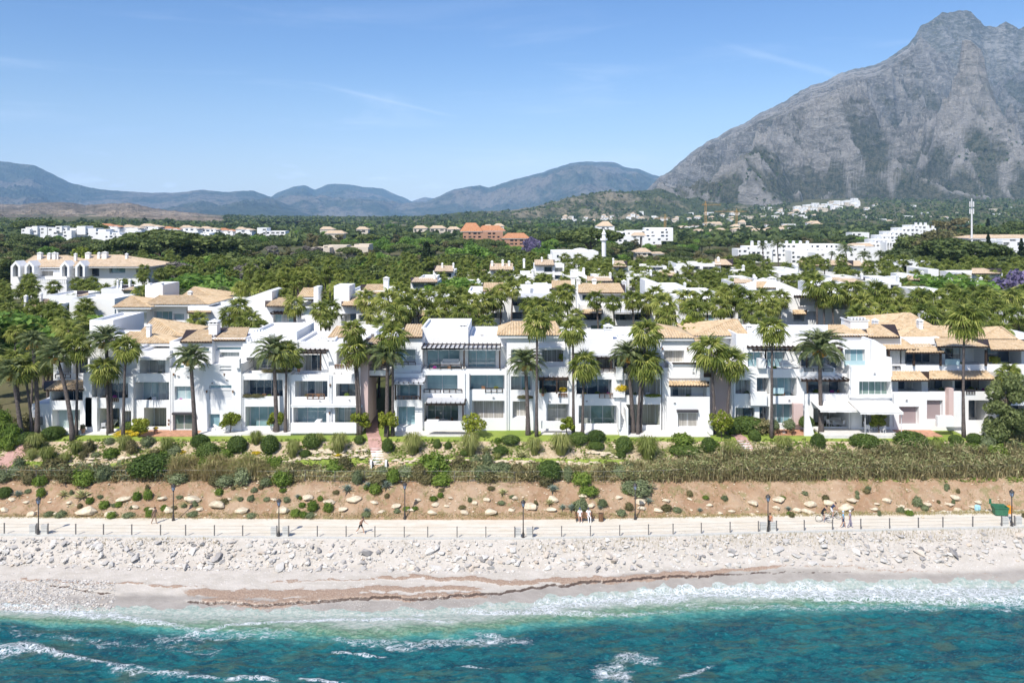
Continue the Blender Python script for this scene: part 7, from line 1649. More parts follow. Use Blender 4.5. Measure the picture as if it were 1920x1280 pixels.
# mesh fence at the top of the bank
wf = empty('wire_fence', (0, 0, 0), 'thin wire-mesh fence between the soil bank and the planted garden', 'fence'); wp = []; pst = MB(); pst.box(-.03, .03, -.03, .03, 0, 1.25); pme2 = pst.mesh('post', M['steel'])
for x in range(-100, 2021, 56):
    D = 87.9 + float(np.interp(x, _cx, _cv)) * .6; X0 = X_(x, D); p = Vector((X0, D, gz(X0, D))); o = obj('post', pme2, wf); o.location = p; wp.append(p)
mb = MB()
for h_ in (.1, .65, 1.22): mb.tube([p + Vector((0, 0, h_)) for p in wp], .006, 3)
mb.build('wire', M['mast'], wf)
# green container, bins, bench
p = hit(1875, 966); b = empty('green_container', (p.x, p.y, 3.404), 'large open green waste container by the soil bank near the right-hand lamp', 'waste container', rz=-.12); b.scale = (.82,) * 3; mb = MB()
def tub(mb, w0, w1, d0, d1, h, t=.05):
    A = [(-w0, -d0, .12), (w0, -d0, .12), (w0, d0, .12), (-w0, d0, .12)]; B = [(-w1, -d1, h), (w1, -d1, h), (w1, d1, h), (-w1, d1, h)]; C = [(x * .92, y * .92, h) for x, y, _ in B]; E = [(x * .9, y * .9, .2) for x, y, _ in A]
    for i in range(4): j = (i + 1) % 4; mb.quad(A[i], A[j], B[j], B[i]); mb.quad(B[i], B[j], C[j], C[i]); mb.quad(C[i], C[j], E[j], E[i])
    mb.quad(*reversed(A)); mb.quad(*E)
tub(mb, .72, .88, .42, .55, 1.15); mb.box(-.92, .92, -.60, -.54, 1.02, 1.12); mb.build('tub', M['binGreen'], b); mb = MB(); mb.obox((0, .66, .98), (.84, 0, 0), (0, .05, .24), (0, .02, 0), 0); mb.obox((-.95, .55, 1.55), (.14, 0, 0), (0, .02, 0), (0, 0, .32)); mb.build('lid', M['binGreen'], b)
for sx in (-.55, .55):
    for sy in (-.3, .3): mb = MB(); mb.tube([(sx - .03, sy, .09), (sx + .03, sy, .09)], .09, 8); mb.build('wheel', M['lampblack'], b)
p = hit(1893, 962); mb = MB(); mb.lathe((0, 0, 0), [(.26, 0), (.30, .75), (.22, .8)], 10); tag(mb.build('orange_bin', M['orange'], None, loc=(p.x, p.y, 3.404)), 'small orange bin beside the green container', 'bin')
p = hit(1833, 957); mb = MB(); mb.lathe((0, 0, 0), [(.28, 0), (.32, .12), (.3, .5), (.18, .58)], 10); mb.box(-.1, .1, -.36, -.28, .2, .45); tag(mb.build('blue_bucket', M['cyan'], None, loc=(p.x, p.y, p.z)), 'pale blue bucket on the soil left of the green container', 'bucket')
p = hit(1127, 977); b = empty('litter_bin', (p.x, p.y, 3.404), 'brown wooden litter bin right of the bench', 'litter bin'); mb = MB()
for i in range(10): a = i * .628; mb.obox((math.cos(a) * .22, math.sin(a) * .22, .45), (-math.sin(a) * .055, math.cos(a) * .055, 0), (math.cos(a) * .015, math.sin(a) * .015, 0), (0, 0, .40))
mb.build('slat', M['brown'], b); mb = MB(); mb.lathe((0, 0, .1), [(.19, 0), (.19, .70)], 10); mb.box(-.26, -.23, -.03, .03, 0, .95); mb.box(.23, .26, -.03, .03, 0, .95); mb.build('bucket', M['lampblack'], b)
pb = hit(1095, 977); b = empty('park_bench', (pb.x, pb.y, 3.404), 'brown wooden bench on the promenade with two people in white sitting on it', 'bench')
for k in range(4): mb = MB(); mb.box(-.95, .95, -.22 + k * .12, -.12 + k * .12, .42, .45); mb.build('seat_slat', M['brown'], b)
for k in range(3): mb = MB(); mb.box(-.95, .95, .27 + k * .03, .30 + k * .03, .52 + k * .13, .62 + k * .13); mb.build('back_slat', M['brown'], b)
for sx in (-.8, .8): mb = MB(); mb.box(sx - .03, sx + .03, -.24, -.18, 0, .42); mb.box(sx - .03, sx + .03, .22, .28, 0, .88); mb.box(sx - .031, sx + .031, -.24, .28, .38, .419); mb.box(sx - .03, sx + .03, -.24, .22, .62, .66); mb.build('leg', M['lampblack'], b)

# ------------------------------------------------------------------ people
SKIN = simple('skin', (0.50, 0.30, 0.21), 0.6, .05); HAIR = simple('hair', (0.06, 0.04, 0.03), .7)
def cloth(name, c): return simple(name, c, .85, .06)
def person(label, loc, rz, J, top, legs, hair=HAIR, shoes=None, sleeves=.5, shorts=.55, hat=None, s=1.0, group=None):
    """J: joint positions (metres, z up, facing -Y). One skinned surface; clothes are told apart by material"""
    names = ['pelvis', 'chest', 'neck', 'head', 'crown', 'shL', 'elL', 'haL', 'fiL', 'shR', 'elR', 'haR', 'fiR', 'hiL', 'knL', 'anL', 'toL', 'hiR', 'knR', 'anR', 'toR']
    rad = dict(pelvis=.145, chest=.155, neck=.055, head=.098, crown=.075, sh=.065, el=.045, ha=.033, fi=.022, hi=.092, kn=.062, an=.042, to=.034)
    E = [('pelvis', 'chest'), ('chest', 'neck'), ('neck', 'head'), ('head', 'crown')] + [(a + q, b_ + q) for q in 'LR' for a, b_ in (('sh', 'el'), ('el', 'ha'), ('ha', 'fi'), ('hi', 'kn'), ('kn', 'an'), ('an', 'to'))] + [('chest', 'shL'), ('chest', 'shR'), ('pelvis', 'hiL'), ('pelvis', 'hiR')]
    me = bpy.data.meshes.new('person'); me.from_pydata([J[n] for n in names], [(names.index(a), names.index(c)) for a, c in E], [])
    o = bpy.data.objects.new('tmp', me); COL.objects.link(o); md = o.modifiers.new('s', 'SKIN')
    for i, n in enumerate(names):
        r = rad.get(n, rad.get(n[:-1], .05)); me.skin_vertices[0].data[i].radius = (r, r * (.8 if n in ('pelvis', 'chest') else 1)); me.skin_vertices[0].data[i].use_root = (i == 0)
    o.modifiers.new('u', 'SUBSURF').levels = 1; dg = bpy.context.evaluated_depsgraph_get(); m2 = bpy.data.meshes.new_from_object(o.evaluated_get(dg)); bpy.data.objects.remove(o); m2.name = 'person'
    m2.materials.clear()
    for mm in (SKIN, top, legs, shoes or legs): m2.materials.append(mm)
    P = {k: Vector(v) for k, v in J.items()}
    def seg(p, a, b_):
        d = P[b_] - P[a]; t = max(0, min(1, (p - P[a]).dot(d) / d.length_squared)); return (P[a] + d * t - p).length, t
    for f in m2.polygons:
        c = f.center; best = (9, None, 0)
        for a, b_ in E:
            dd, t = seg(c, a, b_); 
            if dd < best[0]: best = (dd, a + '>' + b_, t)
        k, t = best[1], best[2]; m = 0
        if k in ('pelvis>chest', 'chest>shL', 'chest>shR'): m = 2 if (k == 'pelvis>chest' and t < .25) else 1
        elif k == 'chest>neck': m = 1 if t < .75 else 0
        elif k[:2] == 'sh': m = 1 if t < sleeves else 0
        elif k[:2] == 'el': m = 1 if sleeves > 1 else 0
        elif k.startswith('pelvis>hi'): m = 2
        elif k[:2] == 'hi': m = 2 if t < shorts else 0
        elif k[:2] == 'kn': m = 2 if shorts > 1 else 0
        elif k[:2] == 'an': m = 3
        f.material_index = m; f.use_smooth = True
    e = empty('person', loc, label, 'person', group, rz); e.scale = (s, s, s); obj('body', m2, e)
    H = P['head'].lerp(P['crown'], .45); up = (P['crown'] - P['neck']).normalized(); fw = Vector((0, -1, 0)); fw = (fw - up * fw.dot(up)).normalized()
    mb = MB(); R_ = Matrix((fw.cross(up), fw, up)).transposed()     # hair cap or hat
    for zz0, zz1, r0, r1 in ((-.02, .05, .112, .11), (.05, .10, .11, .085), (.10, .135, .085, .0)):
        for j in range(10):
            a0, a1 = j * .6283, (j + 1) * .6283
            q = [H + R_ @ Vector((math.cos(a0) * r0 * .85, math.sin(a0) * r0 - .015, zz0)), H + R_ @ Vector((math.cos(a1) * r0 * .85, math.sin(a1) * r0 - .015, zz0)), H + R_ @ Vector((math.cos(a1) * r1 * .85, math.sin(a1) * r1 - .015, zz1)), H + R_ @ Vector((math.cos(a0) * r1 * .85, math.sin(a0) * r1 - .015, zz1))]; mb.quad(*q)
    mb.build('hat' if hat else 'hair', hat or hair, e, True)
    mb = MB(); c = H + R_ @ Vector((0, .098, -.02)); mb.obox(c, R_ @ Vector((.012, 0, 0)), R_ @ Vector((0, .018, 0)), R_ @ Vector((0, 0, .02))); mb.build('nose', SKIN, e)
    return e
def stand(step=.0, arm=.0, lean_=0.0, bend=0.0):
    J = dict(pelvis=(0, 0, .93), chest=(0, -lean_ * .45, 1.33), neck=(0, -lean_ * .55, 1.50), head=(0, -lean_ * .62 - .01, 1.60), crown=(0, -lean_ * .66, 1.70))
    for s_, q in ((1, 'L'), (-1, 'R')):
        st = step * s_; y0 = -lean_ * .5; J['sh' + q] = (.18 * s_, y0, 1.42); J['el' + q] = (.22 * s_, y0 + arm * s_ * .25 + .02, 1.14); J['ha' + q] = (.22 * s_, y0 + arm * s_ * .40 - bend * .25, 1.14 - .24 + bend * .2); J['fi' + q] = (.21 * s_, y0 + arm * s_ * .46 - bend * .33, .83 + bend * .28)
        J['hi' + q] = (.095 * s_, 0, .88); kb = max(0, st) * .35; J['kn' + q] = (.10 * s_, -st * .5 - .03, .49 + kb * .2); J['an' + q] = (.10 * s_, -st * .9 + (.1 if st < 0 else 0), .09 + (.09 if st < -.25 else 0)); J['to' + q] = (.11 * s_, -st * .9 - .14 + (.1 if st < 0 else 0), .035 + (.02 if st < -.25 else 0))
    return J
def sit():
    J = stand(); J.update(pelvis=(0, .05, .55), chest=(0, .12, .95), neck=(0, .10, 1.12), head=(0, .07, 1.22), crown=(0, .06, 1.32))
    for s_, q in ((1, 'L'), (-1, 'R')):
        J['sh' + q] = (.18 * s_, .12, 1.04); J['el' + q] = (.24 * s_, .02, .78); J['ha' + q] = (.13 * s_, -.24, .66); J['fi' + q] = (.10 * s_, -.33, .63); J['hi' + q] = (.10 * s_, .02, .53); J['kn' + q] = (.13 * s_, -.40, .53); J['an' + q] = (.12 * s_, -.45, .10); J['to' + q] = (.13 * s_, -.60, .04)
    return J
def ride():
    J = stand(); J.update(pelvis=(0, .22, 1.02), chest=(0, -.05, 1.38), neck=(0, -.17, 1.50), head=(0, -.24, 1.58), crown=(0, -.27, 1.68))
    for s_, q in ((1, 'L'), (-1, 'R')):
        J['sh' + q] = (.18 * s_, -.08, 1.42); J['el' + q] = (.25 * s_, -.26, 1.20); J['ha' + q] = (.24 * s_, -.48, 1.06); J['fi' + q] = (.21 * s_, -.56, 1.05); J['hi' + q] = (.10 * s_, .2, .97)
        J['kn' + q] = (.12 * s_, -.14 if s_ > 0 else -.02, .82 if s_ > 0 else .62); J['an' + q] = (.12 * s_, .10 if s_ > 0 else .08, .50 if s_ > 0 else .25); J['to' + q] = (.12 * s_, -.04 if s_ > 0 else -.06, .46 if s_ > 0 else .20)
    return J
white_c, black_c, navy_c, blue_c, grey_c, brown_c = cloth('white_clothes', (.75, .75, .75)), cloth('black_clothes', (.02, .02, .025)), cloth('navy_clothes', (.03, .045, .10)), cloth('light_blue_clothes', (.25, .45, .60)), cloth('mauve_clothes', (.30, .26, .34)), cloth('tan_clothes', (.30, .20, .14))
def at(px, py): p = hit(px, py); return (p.x, p.y, 3.404)
person('jogger in black shorts with bare back running right on the promenade', at(676, 1001), math.radians(62), stand(.42, -.7, .45, .8), SKIN, black_c, shorts=.75, shoes=white_c, sleeves=0)
person('person in tan clothes walking along the inner edge of the promenade', at(289, 982), math.radians(70), stand(.2, -.4, .15), brown_c, brown_c, shorts=2, sleeves=2)
person('person in orange-brown top and dark trousers standing beside the seaward lamp', at(1444, 994), math.radians(-20), stand(.1, -.2), cloth('orange_top', (.50, .22, .12)), black_c, shorts=2, sleeves=.6)
person('walker in light blue top with dark shorts behind the fence, left of the two', at(1581, 990), math.radians(75), stand(.25, -.4), blue_c, navy_c, shoes=white_c, hat=cloth('pale_cap', (.5, .6, .7)))
person('walker in mauve clothes and cap behind the fence, right of the two', at(1594, 989), math.radians(75), stand(.2, -.3), grey_c, grey_c, shorts=1.2, hat=cloth('white_cap', (.7, .7, .7)))
person('seated person in white with blue cap, left of the two on the bench', (pb.x - .42, pb.y, 3.404), 0, sit(), white_c, white_c, shorts=.6, hat=cloth('blue_cap', (.08, .12, .25)), group='people in white on the bench')
person('seated person in white with cap and white trousers, right of the two on the bench', (pb.x + .48, pb.y, 3.404), math.radians(8), sit(), white_c, white_c, shorts=2, hat=cloth('dark_cap', (.05, .06, .09)), group='people in white on the bench')
def bicycle(label, loc, rz):
    b = empty('bicycle', loc, label, 'bicycle', 'bicycles on the promenade', rz)
    for y in (-.55, .50):
        w_ = MB(); w_.tube([(0, y + math.cos(i * .3927) * .34, .35 + math.sin(i * .3927) * .34) for i in range(16)], .022, 6, close=True); wo = w_.build('wheel', M['lampblack'], b)
        sp = MB()
        for i in range(8): a = i * .785; sp.bar((0, y, .35), (0, y + math.cos(a) * .33, .35 + math.sin(a) * .33), .008)
        sp.build('spokes', M['frame'], wo)
    mb = MB(); Bb, St, Hd, Rr, Fr = (0, .02, .30), (0, .16, .82), (0, -.38, .84), (0, .50, .35), (0, -.55, .35)
    for a, c in ((Bb, St), (St, Hd), (Bb, Hd), (Bb, Rr), (St, Rr), (Hd, Fr)): mb.tube([a, c], .018, 6)
    mb.build('frame', M['mast'], b); mb = MB(); mb.tube([(0, -.38, .84), (0, -.42, 1.02)], .015, 6); mb.tube([(-.27, -.48, 1.03), (-.1, -.42, 1.03), (.1, -.42, 1.03), (.27, -.48, 1.03)], .015, 6); mb.build('handlebar', M['lampblack'], b)
    mb = MB(); mb.obox((0, .19, .93), (.07, 0, 0), (0, .13, 0), (0, 0, .03)); mb.tube([(0, .16, .80), (0, .18, .91)], .014, 6); mb.build('saddle', M['lampblack'], b); return b
for i, (x, y, t_) in enumerate(((1545, 979, 'dark'), (1562, 972, 'navy'))):
    q = at(x, y); bicycle('bicycle ridden along the promenade by the %s cyclist' % ('rear dark-clad' if i == 0 else 'leading navy-clad'), q, math.radians(80)); person('cyclist in %s riding along the promenade' % ('black shirt, rear of the two' if i == 0 else 'navy shirt and pale shorts, ahead of the other'), q, math.radians(80), ride(), black_c if i == 0 else navy_c, black_c if i == 0 else white_c, shorts=.6, shoes=white_c)

# ------------------------------------------------------------------ stones
def zone_name(px):
    names = [('left of the first lamp', 72), ('between first and second lamps', 325), ('between second and third lamps', 523), ('between third and fourth lamps', 759), ('between fourth and fifth lamps', 981), ('between fifth and sixth lamps', 1191), ('between sixth and seventh lamps', 1440), ('between the last two lamps', 1897), ('right of the last lamp', 9999)]
    for n, x in names:
        if px < x: return n
cnt = {}
def nth(key): cnt[key] = cnt.get(key, 0) + 1; return ordn(cnt[key] - 1)
BO = [(8, 953, 18), (22, 934, 12), (50, 938, 14), (60, 961, 22), (94, 938, 10), (103, 960, 12), (130, 938, 14), (162, 957, 40), (210, 961, 24), (230, 935, 26), (254, 948, 14), (287, 954, 18), (305, 931, 18), (315, 953, 20), (362, 934, 32), (375, 952, 14), (407, 944, 30), (454, 955, 24), (513, 934, 15), (532, 954, 30), (578, 930, 25), (617, 941, 22), (642, 952, 18), (665, 935, 26), (702, 939, 14), (715, 956, 12), (742, 945, 18), (768, 953, 16), (783, 934, 12), (817, 942, 14), (837, 945, 11), (810, 958, 20), (871, 958, 18), (891, 940, 13), (920, 958, 30), (914, 933, 16), (958, 954, 12), (965, 930, 14), (997, 947, 26), (1036, 933, 24), (1092, 928, 18), (1108, 945, 18), (1032, 953, 18), (1160, 930, 14), (1200, 938, 20), (1204, 950, 18), (1233, 954, 18), (1250, 936, 14), (1292, 932, 12), (1321, 962, 12), (1412, 941, 22), (1411, 960, 14), (1372, 955, 12), (1330, 943, 12),
      (1460, 934, 22), (1457, 950, 16), (1495, 953, 16), (1520, 944, 26), (1515, 957, 22), (1553, 940, 22), (1585, 950, 24), (1598, 935, 18), (1640, 952, 18), (1643, 942, 10), (1664, 936, 18), (1690, 948, 12), (1702, 954, 16), (1740, 944, 18), (1780, 943, 16), (1792, 930, 18), (1795, 952, 14), (1825, 948, 16), (1834, 938, 16), (1770, 955, 10), (1730, 965, 8), (845, 930, 10), (1350, 958, 9), (590, 962, 10), (430, 932, 9)]
for (x, y, w_) in sorted(BO):
    p = hit(x, y + 5); r = w_ * .5 * p.y / FPX * 1.15 * random.uniform(.85, 1.15); o = obj('boulder', STONE[int(x * 7 + y) % 7]); z_ = 'pale boulder on the bank %s' % zone_name(x)
    o.location = (p.x, p.y, p.z + r * .18); o.rotation_euler = (random.uniform(-.2, .2), random.uniform(-.2, .2), random.choice((0, 3.14)) + random.uniform(-.3, .3)); hh = random.uniform(.65, .9)
    o.scale = (r * 1.05, r * .8, r * hh); tag(o, z_ + ', %s from the left' % nth(z_), 'boulder', 'pale boulders on the soil bank')
def rip_pt(px, t):
    """point on the rock slope, t 0 at the sand and 1 at the kerb"""
    X0 = (px - 960) * 77 / FPX; ft = float(foot_d(X0)); e1 = 78.35 + float(curve_c(X0)); D = ft + (e1 - ft) * t; return Vector(((px - 960) * D / FPX, D, 0))
rr = random.Random(3); RL = []
for i in range(300):
    px = rr.uniform(-10, 1760) if rr.random() < .93 else rr.uniform(1760, 1930); t = rr.random() ** 1.1 * .92 - .12; p = rip_pt(px, t); p.z = gz(p.x, p.y); r = rr.uniform(.18, .46) * (1.35 if rr.random() < .15 else 1); o = obj('riprap_rock', RIP[rr.randrange(12)])
    o.location = (p.x, p.y, p.z + r * .25); o.rotation_euler = (rr.uniform(-.5, .5), rr.uniform(-.5, .5), rr.random() * 6.28); o.scale = (r * rr.uniform(.9, 1.35), r * rr.uniform(.8, 1.1), r * rr.uniform(.7, 1)); RL.append((px, o))
for px, o in sorted(RL, key=lambda q: q[0]): z_ = 'rock armour stone %s' % zone_name(px); tag(o, z_ + ', %s from the left' % nth(z_), 'rock', 'large stones of the rock armour')
rng = vary(61); src = [mesh_arrays(m) for m in RIP]
def rocks(n, px0, px1, t0, t1, s0, s1, name, label, cat, seed, pw=1.0, mat='riprap'):
    g_ = vary(seed); px = g_.uniform(px0, px1, n); t = t0 + (t1 - t0) * g_.random(n) ** pw; X0 = (px - 960) * 77 / FPX; ft, e1 = foot_d(X0), 78.35 + curve_c(X0); D = ft + (e1 - ft) * t; Xw = (px - 960) * D / FPX; s_ = s0 * (s1 / s0) ** (g_.random(n) ** 2.2)
    P = np.stack([Xw, D, ground(Xw, D) + s_ * .2], 1); S = s_[:, None] * np.stack([g_.uniform(.9, 1.4, n), g_.uniform(.8, 1.1, n), g_.uniform(.6, 1, n)], 1); scatter_mesh(name, src, P, S, M[mat], g_, .35, label=label, cat=cat)
rocks(4600, -450, 1800, -.25, .95, .07, .28, 'rock_rubble', 'smaller rubble filling the rock armour below the promenade', 'rubble', 71)
rocks(900, 1760, 2400, -.1, .8, .05, .22, 'scattered_rubble', 'sparse rubble where the rock armour ends at the right', 'rubble', 72)
def pebbles(n, px0, px1, y0, y1, s0, s1, name, label, seed, zoff=0.0, dens=None):
    g_ = vary(seed); px = g_.uniform(px0, px1, n); py = g_.uniform(y0, y1, n); zz = .3
    D = FPX * (CAMZ - .4) / (py - HY)
    for _ in range(4): D = FPX * (CAMZ - ground((px - 960) * D / FPX, D)) / (py - HY)
    Xw = (px - 960) * D / FPX; k = np.ones(n, bool)
    if dens is not None: k = fbm(Xw * .5, D * 1.0, 4, seed) + dens(px, py) > g_.uniform(-.25, .35, n)
    Xw, D = Xw[k], D[k]; n = len(Xw); s_ = s0 * (s1 / s0) ** (g_.random(n) ** 2); P = np.stack([Xw, D, ground(Xw, D) + beach_rough(Xw, D) + s_ * .15], 1)
    scatter_mesh(name, src, P, s_[:, None] * np.array([1.1, .9, .6]), M['riprap'], g_, .2, label=label, cat='pebbles')
pebbles(9000, 430, 1400, 1108, 1152, .022, .07, 'shore_pebbles', 'white pebbles strewn on the wet sand at the waterline', 73, dens=lambda x, y: np.interp(y, [1108, 1130, 1152], [-.45, .0, .15]))
pebbles(2600, 1000, 1900, 1068, 1105, .022, .06, 'beach_pebbles', 'sparse pale pebbles on the wet sand at right', 74, dens=lambda x, y: x * 0 - .12)
pebbles(7000, -60, 215, 1090, 1142, .05, .17, 'cobble_patch', 'patch of pale cobbles at the waterline on the left', 75, dens=lambda x, y: .25 - np.clip((x - 120) / 120, 0, 1) * .4 + 0 * y)
pebbles(9000, -60, 1960, 1056, 1100, .02, .07, 'upper_beach_pebbles', 'small pale stones scattered over the dry sand', 76, dens=lambda x, y: np.interp(y, [1056, 1066, 1080, 1100], [.2, .0, -.28, -.35]))

# ------------------------------------------------------------------ garden planting
def gzone(px):
    for n, x in (('before the porch house', 165), ('before the gabled house', 318), ('before the twin-roof house', 452), ('before the stepped house', 690), ('before the awning house', 945), ('before the long terrace house', 1240), ('before the tower house', 1372), ('before the modern house', 1592), ('before the clay-tiled villa', 9999)):
        if px < x: return n
KD = {'clip': 'dark clipped round bush', 'fresh': 'bright green bush', 'grey': 'grey-green bush', 'yel': 'yellow-green bush', 'flow': 'mound of yellow flowers', 'mag': 'magenta bougainvillea', 'olive': 'loose olive-green bush', 'pur': 'purple flowering bush'}
def bush(kind, x, y, w_, h=None, D=None, label=None):
    """x,y: column and row of the base centre; w,h size in px"""
    p = hit(x, y) if D is None else Vector((X_(x, D), D, gz(X_(x, D), D))); h = h or w_ * .85; s_ = p.y / FPX; lst = BUSH[kind]
    z_ = '%s %s' % (KD[kind], gzone(x)) if y < 905 else '%s on the bank %s' % (KD[kind], zone_name(x)); o = obj('clipped_bush' if kind == 'clip' else 'bush', lst[int(x) % len(lst)])
    o.location = (p.x, p.y + w_ * s_ * .2, p.z + h * s_ * .40); o.rotation_euler = (0, 0, random.random() * 6.28); o.scale = (w_ * .52 * s_, w_ * .5 * s_, h * .58 * s_)
    tag(o, label or (z_ + ', %s from the left' % nth(z_)), 'bush', 'bushes of the seafront garden'); return o
BS = [('clip', 386, 864, 40, 36), ('clip', 372, 840, 34, 26), ('clip', 442, 850, 34, 34), ('fresh', 423, 858, 24, 16), ('clip', 504, 852, 32, 38), ('clip', 583, 842, 34, 30), ('clip', 571, 858, 22, 14), ('clip', 673, 834, 20, 18), ('clip', 726, 848, 22, 28), ('clip', 819, 842, 14, 20), ('clip', 840, 842, 14, 14), ('clip', 871, 855, 18, 12), ('clip', 937, 853, 30, 16), ('clip', 957, 832, 36, 15), ('fresh', 933, 832, 12, 10),
      ('clip', 1085, 835, 34, 24), ('clip', 1119, 830, 33, 24), ('clip', 1118, 843, 32, 15), ('clip', 1171, 852, 32, 34), ('clip', 1165, 860, 18, 14), ('fresh', 1280, 836, 36, 22), ('clip', 1287, 853, 62, 17), ('clip', 1330, 850, 28, 32), ('fresh', 1340, 843, 18, 15), ('clip', 1416, 828, 22, 22), ('clip', 1536, 842, 27, 30), ('fresh', 1577, 852, 22, 18), ('clip', 1626, 842, 58, 26), ('clip', 1713, 846, 62, 36), ('clip', 1660, 840, 18, 16), ('fresh', 1760, 845, 26, 22), ('clip', 1795, 836, 26, 20), ('clip', 1830, 834, 28, 22), ('fresh', 1825, 846, 34, 14), ('clip', 1786, 846, 28, 14),
      ('olive', 245, 852, 18, 26), ('olive', 166, 850, 18, 24), ('olive', 290, 860, 22, 18), ('olive', 155, 862, 14, 16), ('fresh', 205, 862, 26, 20), ('fresh', 306, 865, 22, 18), ('grey', 275, 838, 26, 18), ('grey', 204, 834, 18, 12), ('grey', 325, 858, 26, 20), ('flow', 350, 868, 34, 12), ('flow', 335, 852, 24, 9), ('flow', 210, 852, 18, 8), ('clip', 50, 842, 14, 14), ('clip', 95, 822, 42, 22), ('grey', 178, 858, 16, 8), ('flow', 240, 816, 60, 6), ('flow', 635, 856, 20, 7), ('flow', 480, 852, 18, 7),
      ('clip', 278, 896, 84, 42), ('fresh', 810, 894, 56, 40), ('olive', 860, 886, 26, 30), ('grey', 892, 880, 20, 26), ('grey', 913, 880, 22, 28), ('clip', 1030, 903, 46, 40), ('fresh', 512, 880, 30, 22), ('flow', 545, 884, 28, 9), ('olive', 1000, 888, 26, 20), ('grey', 925, 892, 30, 18), ('olive', 120, 885, 14, 18), ('olive', 142, 885, 10, 16),
      ('clip', 1405, 812, 64, 30), ('clip', 1375, 816, 26, 34), ('clip', 975, 800, 40, 14), ('clip', 925, 797, 46, 14), ('olive', 1420, 812, 60, 24), ('clip', 240, 808, 30, 18), ('clip', 255, 806, 28, 14), ('fresh', 1795, 800, 18, 12), ('clip', 1812, 802, 24, 12), ('fresh', 565, 810, 12, 10), ('fresh', 580, 811, 13, 12), ('fresh', 600, 810, 14, 10), ('clip', 990, 802, 22, 14), ('mag', 1783, 785, 24, 16), ('grey', 1785, 803, 24, 8), ('fresh', 1008, 796, 22, 34),
      ('fresh', 255, 940, 15, 17), ('fresh', 276, 938, 16, 19), ('fresh', 167, 946, 14, 12), ('fresh', 193, 956, 17, 16), ('fresh', 221, 952, 12, 11), ('fresh', 75, 934, 15, 18), ('clip', 5, 935, 26, 22), ('fresh', 279, 970, 14, 14), ('fresh', 207, 972, 16, 12), ('fresh', 410, 930, 14, 13), ('fresh', 585, 960, 19, 21), ('fresh', 615, 961, 17, 18), ('fresh', 702, 928, 21, 20), ('fresh', 553, 971, 18, 14), ('fresh', 568, 971, 14, 12), ('fresh', 600, 940, 10, 10), ('grey', 1090, 962, 24, 26), ('grey', 1165, 968, 18, 12), ('olive', 1180, 958, 16, 14), ('grey', 1200, 930, 46, 26), ('grey', 1722, 952, 18, 18), ('grey', 1735, 958, 14, 10), ('grey', 1180, 926, 30, 22), ('grey', 112, 970, 20, 11), ('grey', 90, 969, 18, 9), ('grey', 240, 970, 22, 8), ('grey', 360, 970, 20, 8), ('grey', 580, 971, 20, 9), ('grey', 470, 971, 18, 8), ('fresh', 1105, 930, 34, 16), ('grey', 1130, 952, 18, 14), ('olive', 1250, 960, 20, 12), ('grey', 1270, 962, 16, 9), ('olive', 725, 935, 10, 9), ('grey', 686, 970, 16, 10)]
for q in BS: bush(*q)
rs = random.Random(44)
for i in range(64):     # scrub along the bank top, left and centre
    x = -40 + i * 20 + rs.uniform(-9, 9); bush(rs.choice(('olive', 'olive', 'grey', 'fresh', 'grey', 'olive')), x, rs.uniform(886, 914), rs.uniform(18, 42), rs.uniform(14, 30))
for i in range(70):     # low scrub over the bank
    x = rs.uniform(-40, 1960); bush(rs.choice(('olive', 'grey', 'grey', 'fresh')), x, rs.uniform(918, 972), rs.uniform(6, 15), rs.uniform(5, 11))
# side thickets at both ends
for i in range(26): x = random.uniform(-60, 55); y = random.uniform(800, 850) if x > 0 else random.uniform(790, 860); bush(random.choice(('fresh', 'olive', 'clip', 'fresh')), x, y, random.uniform(20, 44), random.uniform(16, 34))
for i in range(16): bush(random.choice(('grey', 'fresh', 'olive')), random.uniform(1850, 1960), random.uniform(806, 870), random.uniform(22, 46), random.uniform(18, 34))
# yellow-green frangipani trees by the terraces
for (x, y, w_, h, lab) in ((675, 812, 40, 42, 'yellow-green leafy tree left of the garden steps'), (727, 820, 40, 50, 'yellow-green leafy tree right of the garden steps'), (888, 800, 50, 42, 'yellow-green tree on the lawn before the awning house'), (432, 812, 36, 40, 'small tree with twisted trunk on the lawn before the twin-roof house'), (513, 812, 34, 40, 'small green tree left of the big shaggy date palm trunk'), (1063, 808, 28, 38, 'small yellow-green tree before the curtain house'), (1352, 820, 46, 48, 'yellow-green tree below the pink passage wall'), (262, 800, 36, 34, 'small tree with yellow flowers before the gabled house'), (1647, 815, 30, 40, 'small yellow-green tree on the white deck')):
    p = hit(x, y); 
    if p.y > 96.5 or p.y < 90: p = Vector((X_(x, 94.5), 94.5, gz(X_(x, 94.5), 94.5)))
    s_ = p.y / FPX; e = empty('small_garden_tree', p, lab, 'tree', 'small yellow-green trees by the terraces'); Wm, Hm = w_ * s_, h * s_; rg = vary(int(x))
    B = [(rg.uniform(-.36, .36) * Wm, rg.uniform(-.3, .3) * Wm, Hm * rg.uniform(.45, .88), Wm * rg.uniform(.13, .2)) for _ in range(16)]; V, F = cloud(rg, B, 1500, .17, .9); obj('crown', mesh_np('crown', V, F, M['lime']), e); tk, _ = trunk_mesh('trunk', Hm * .62, .07, .05, M['bark'], .1, 6, int(x), 5, Wm * .35); obj('trunk', tk, e)
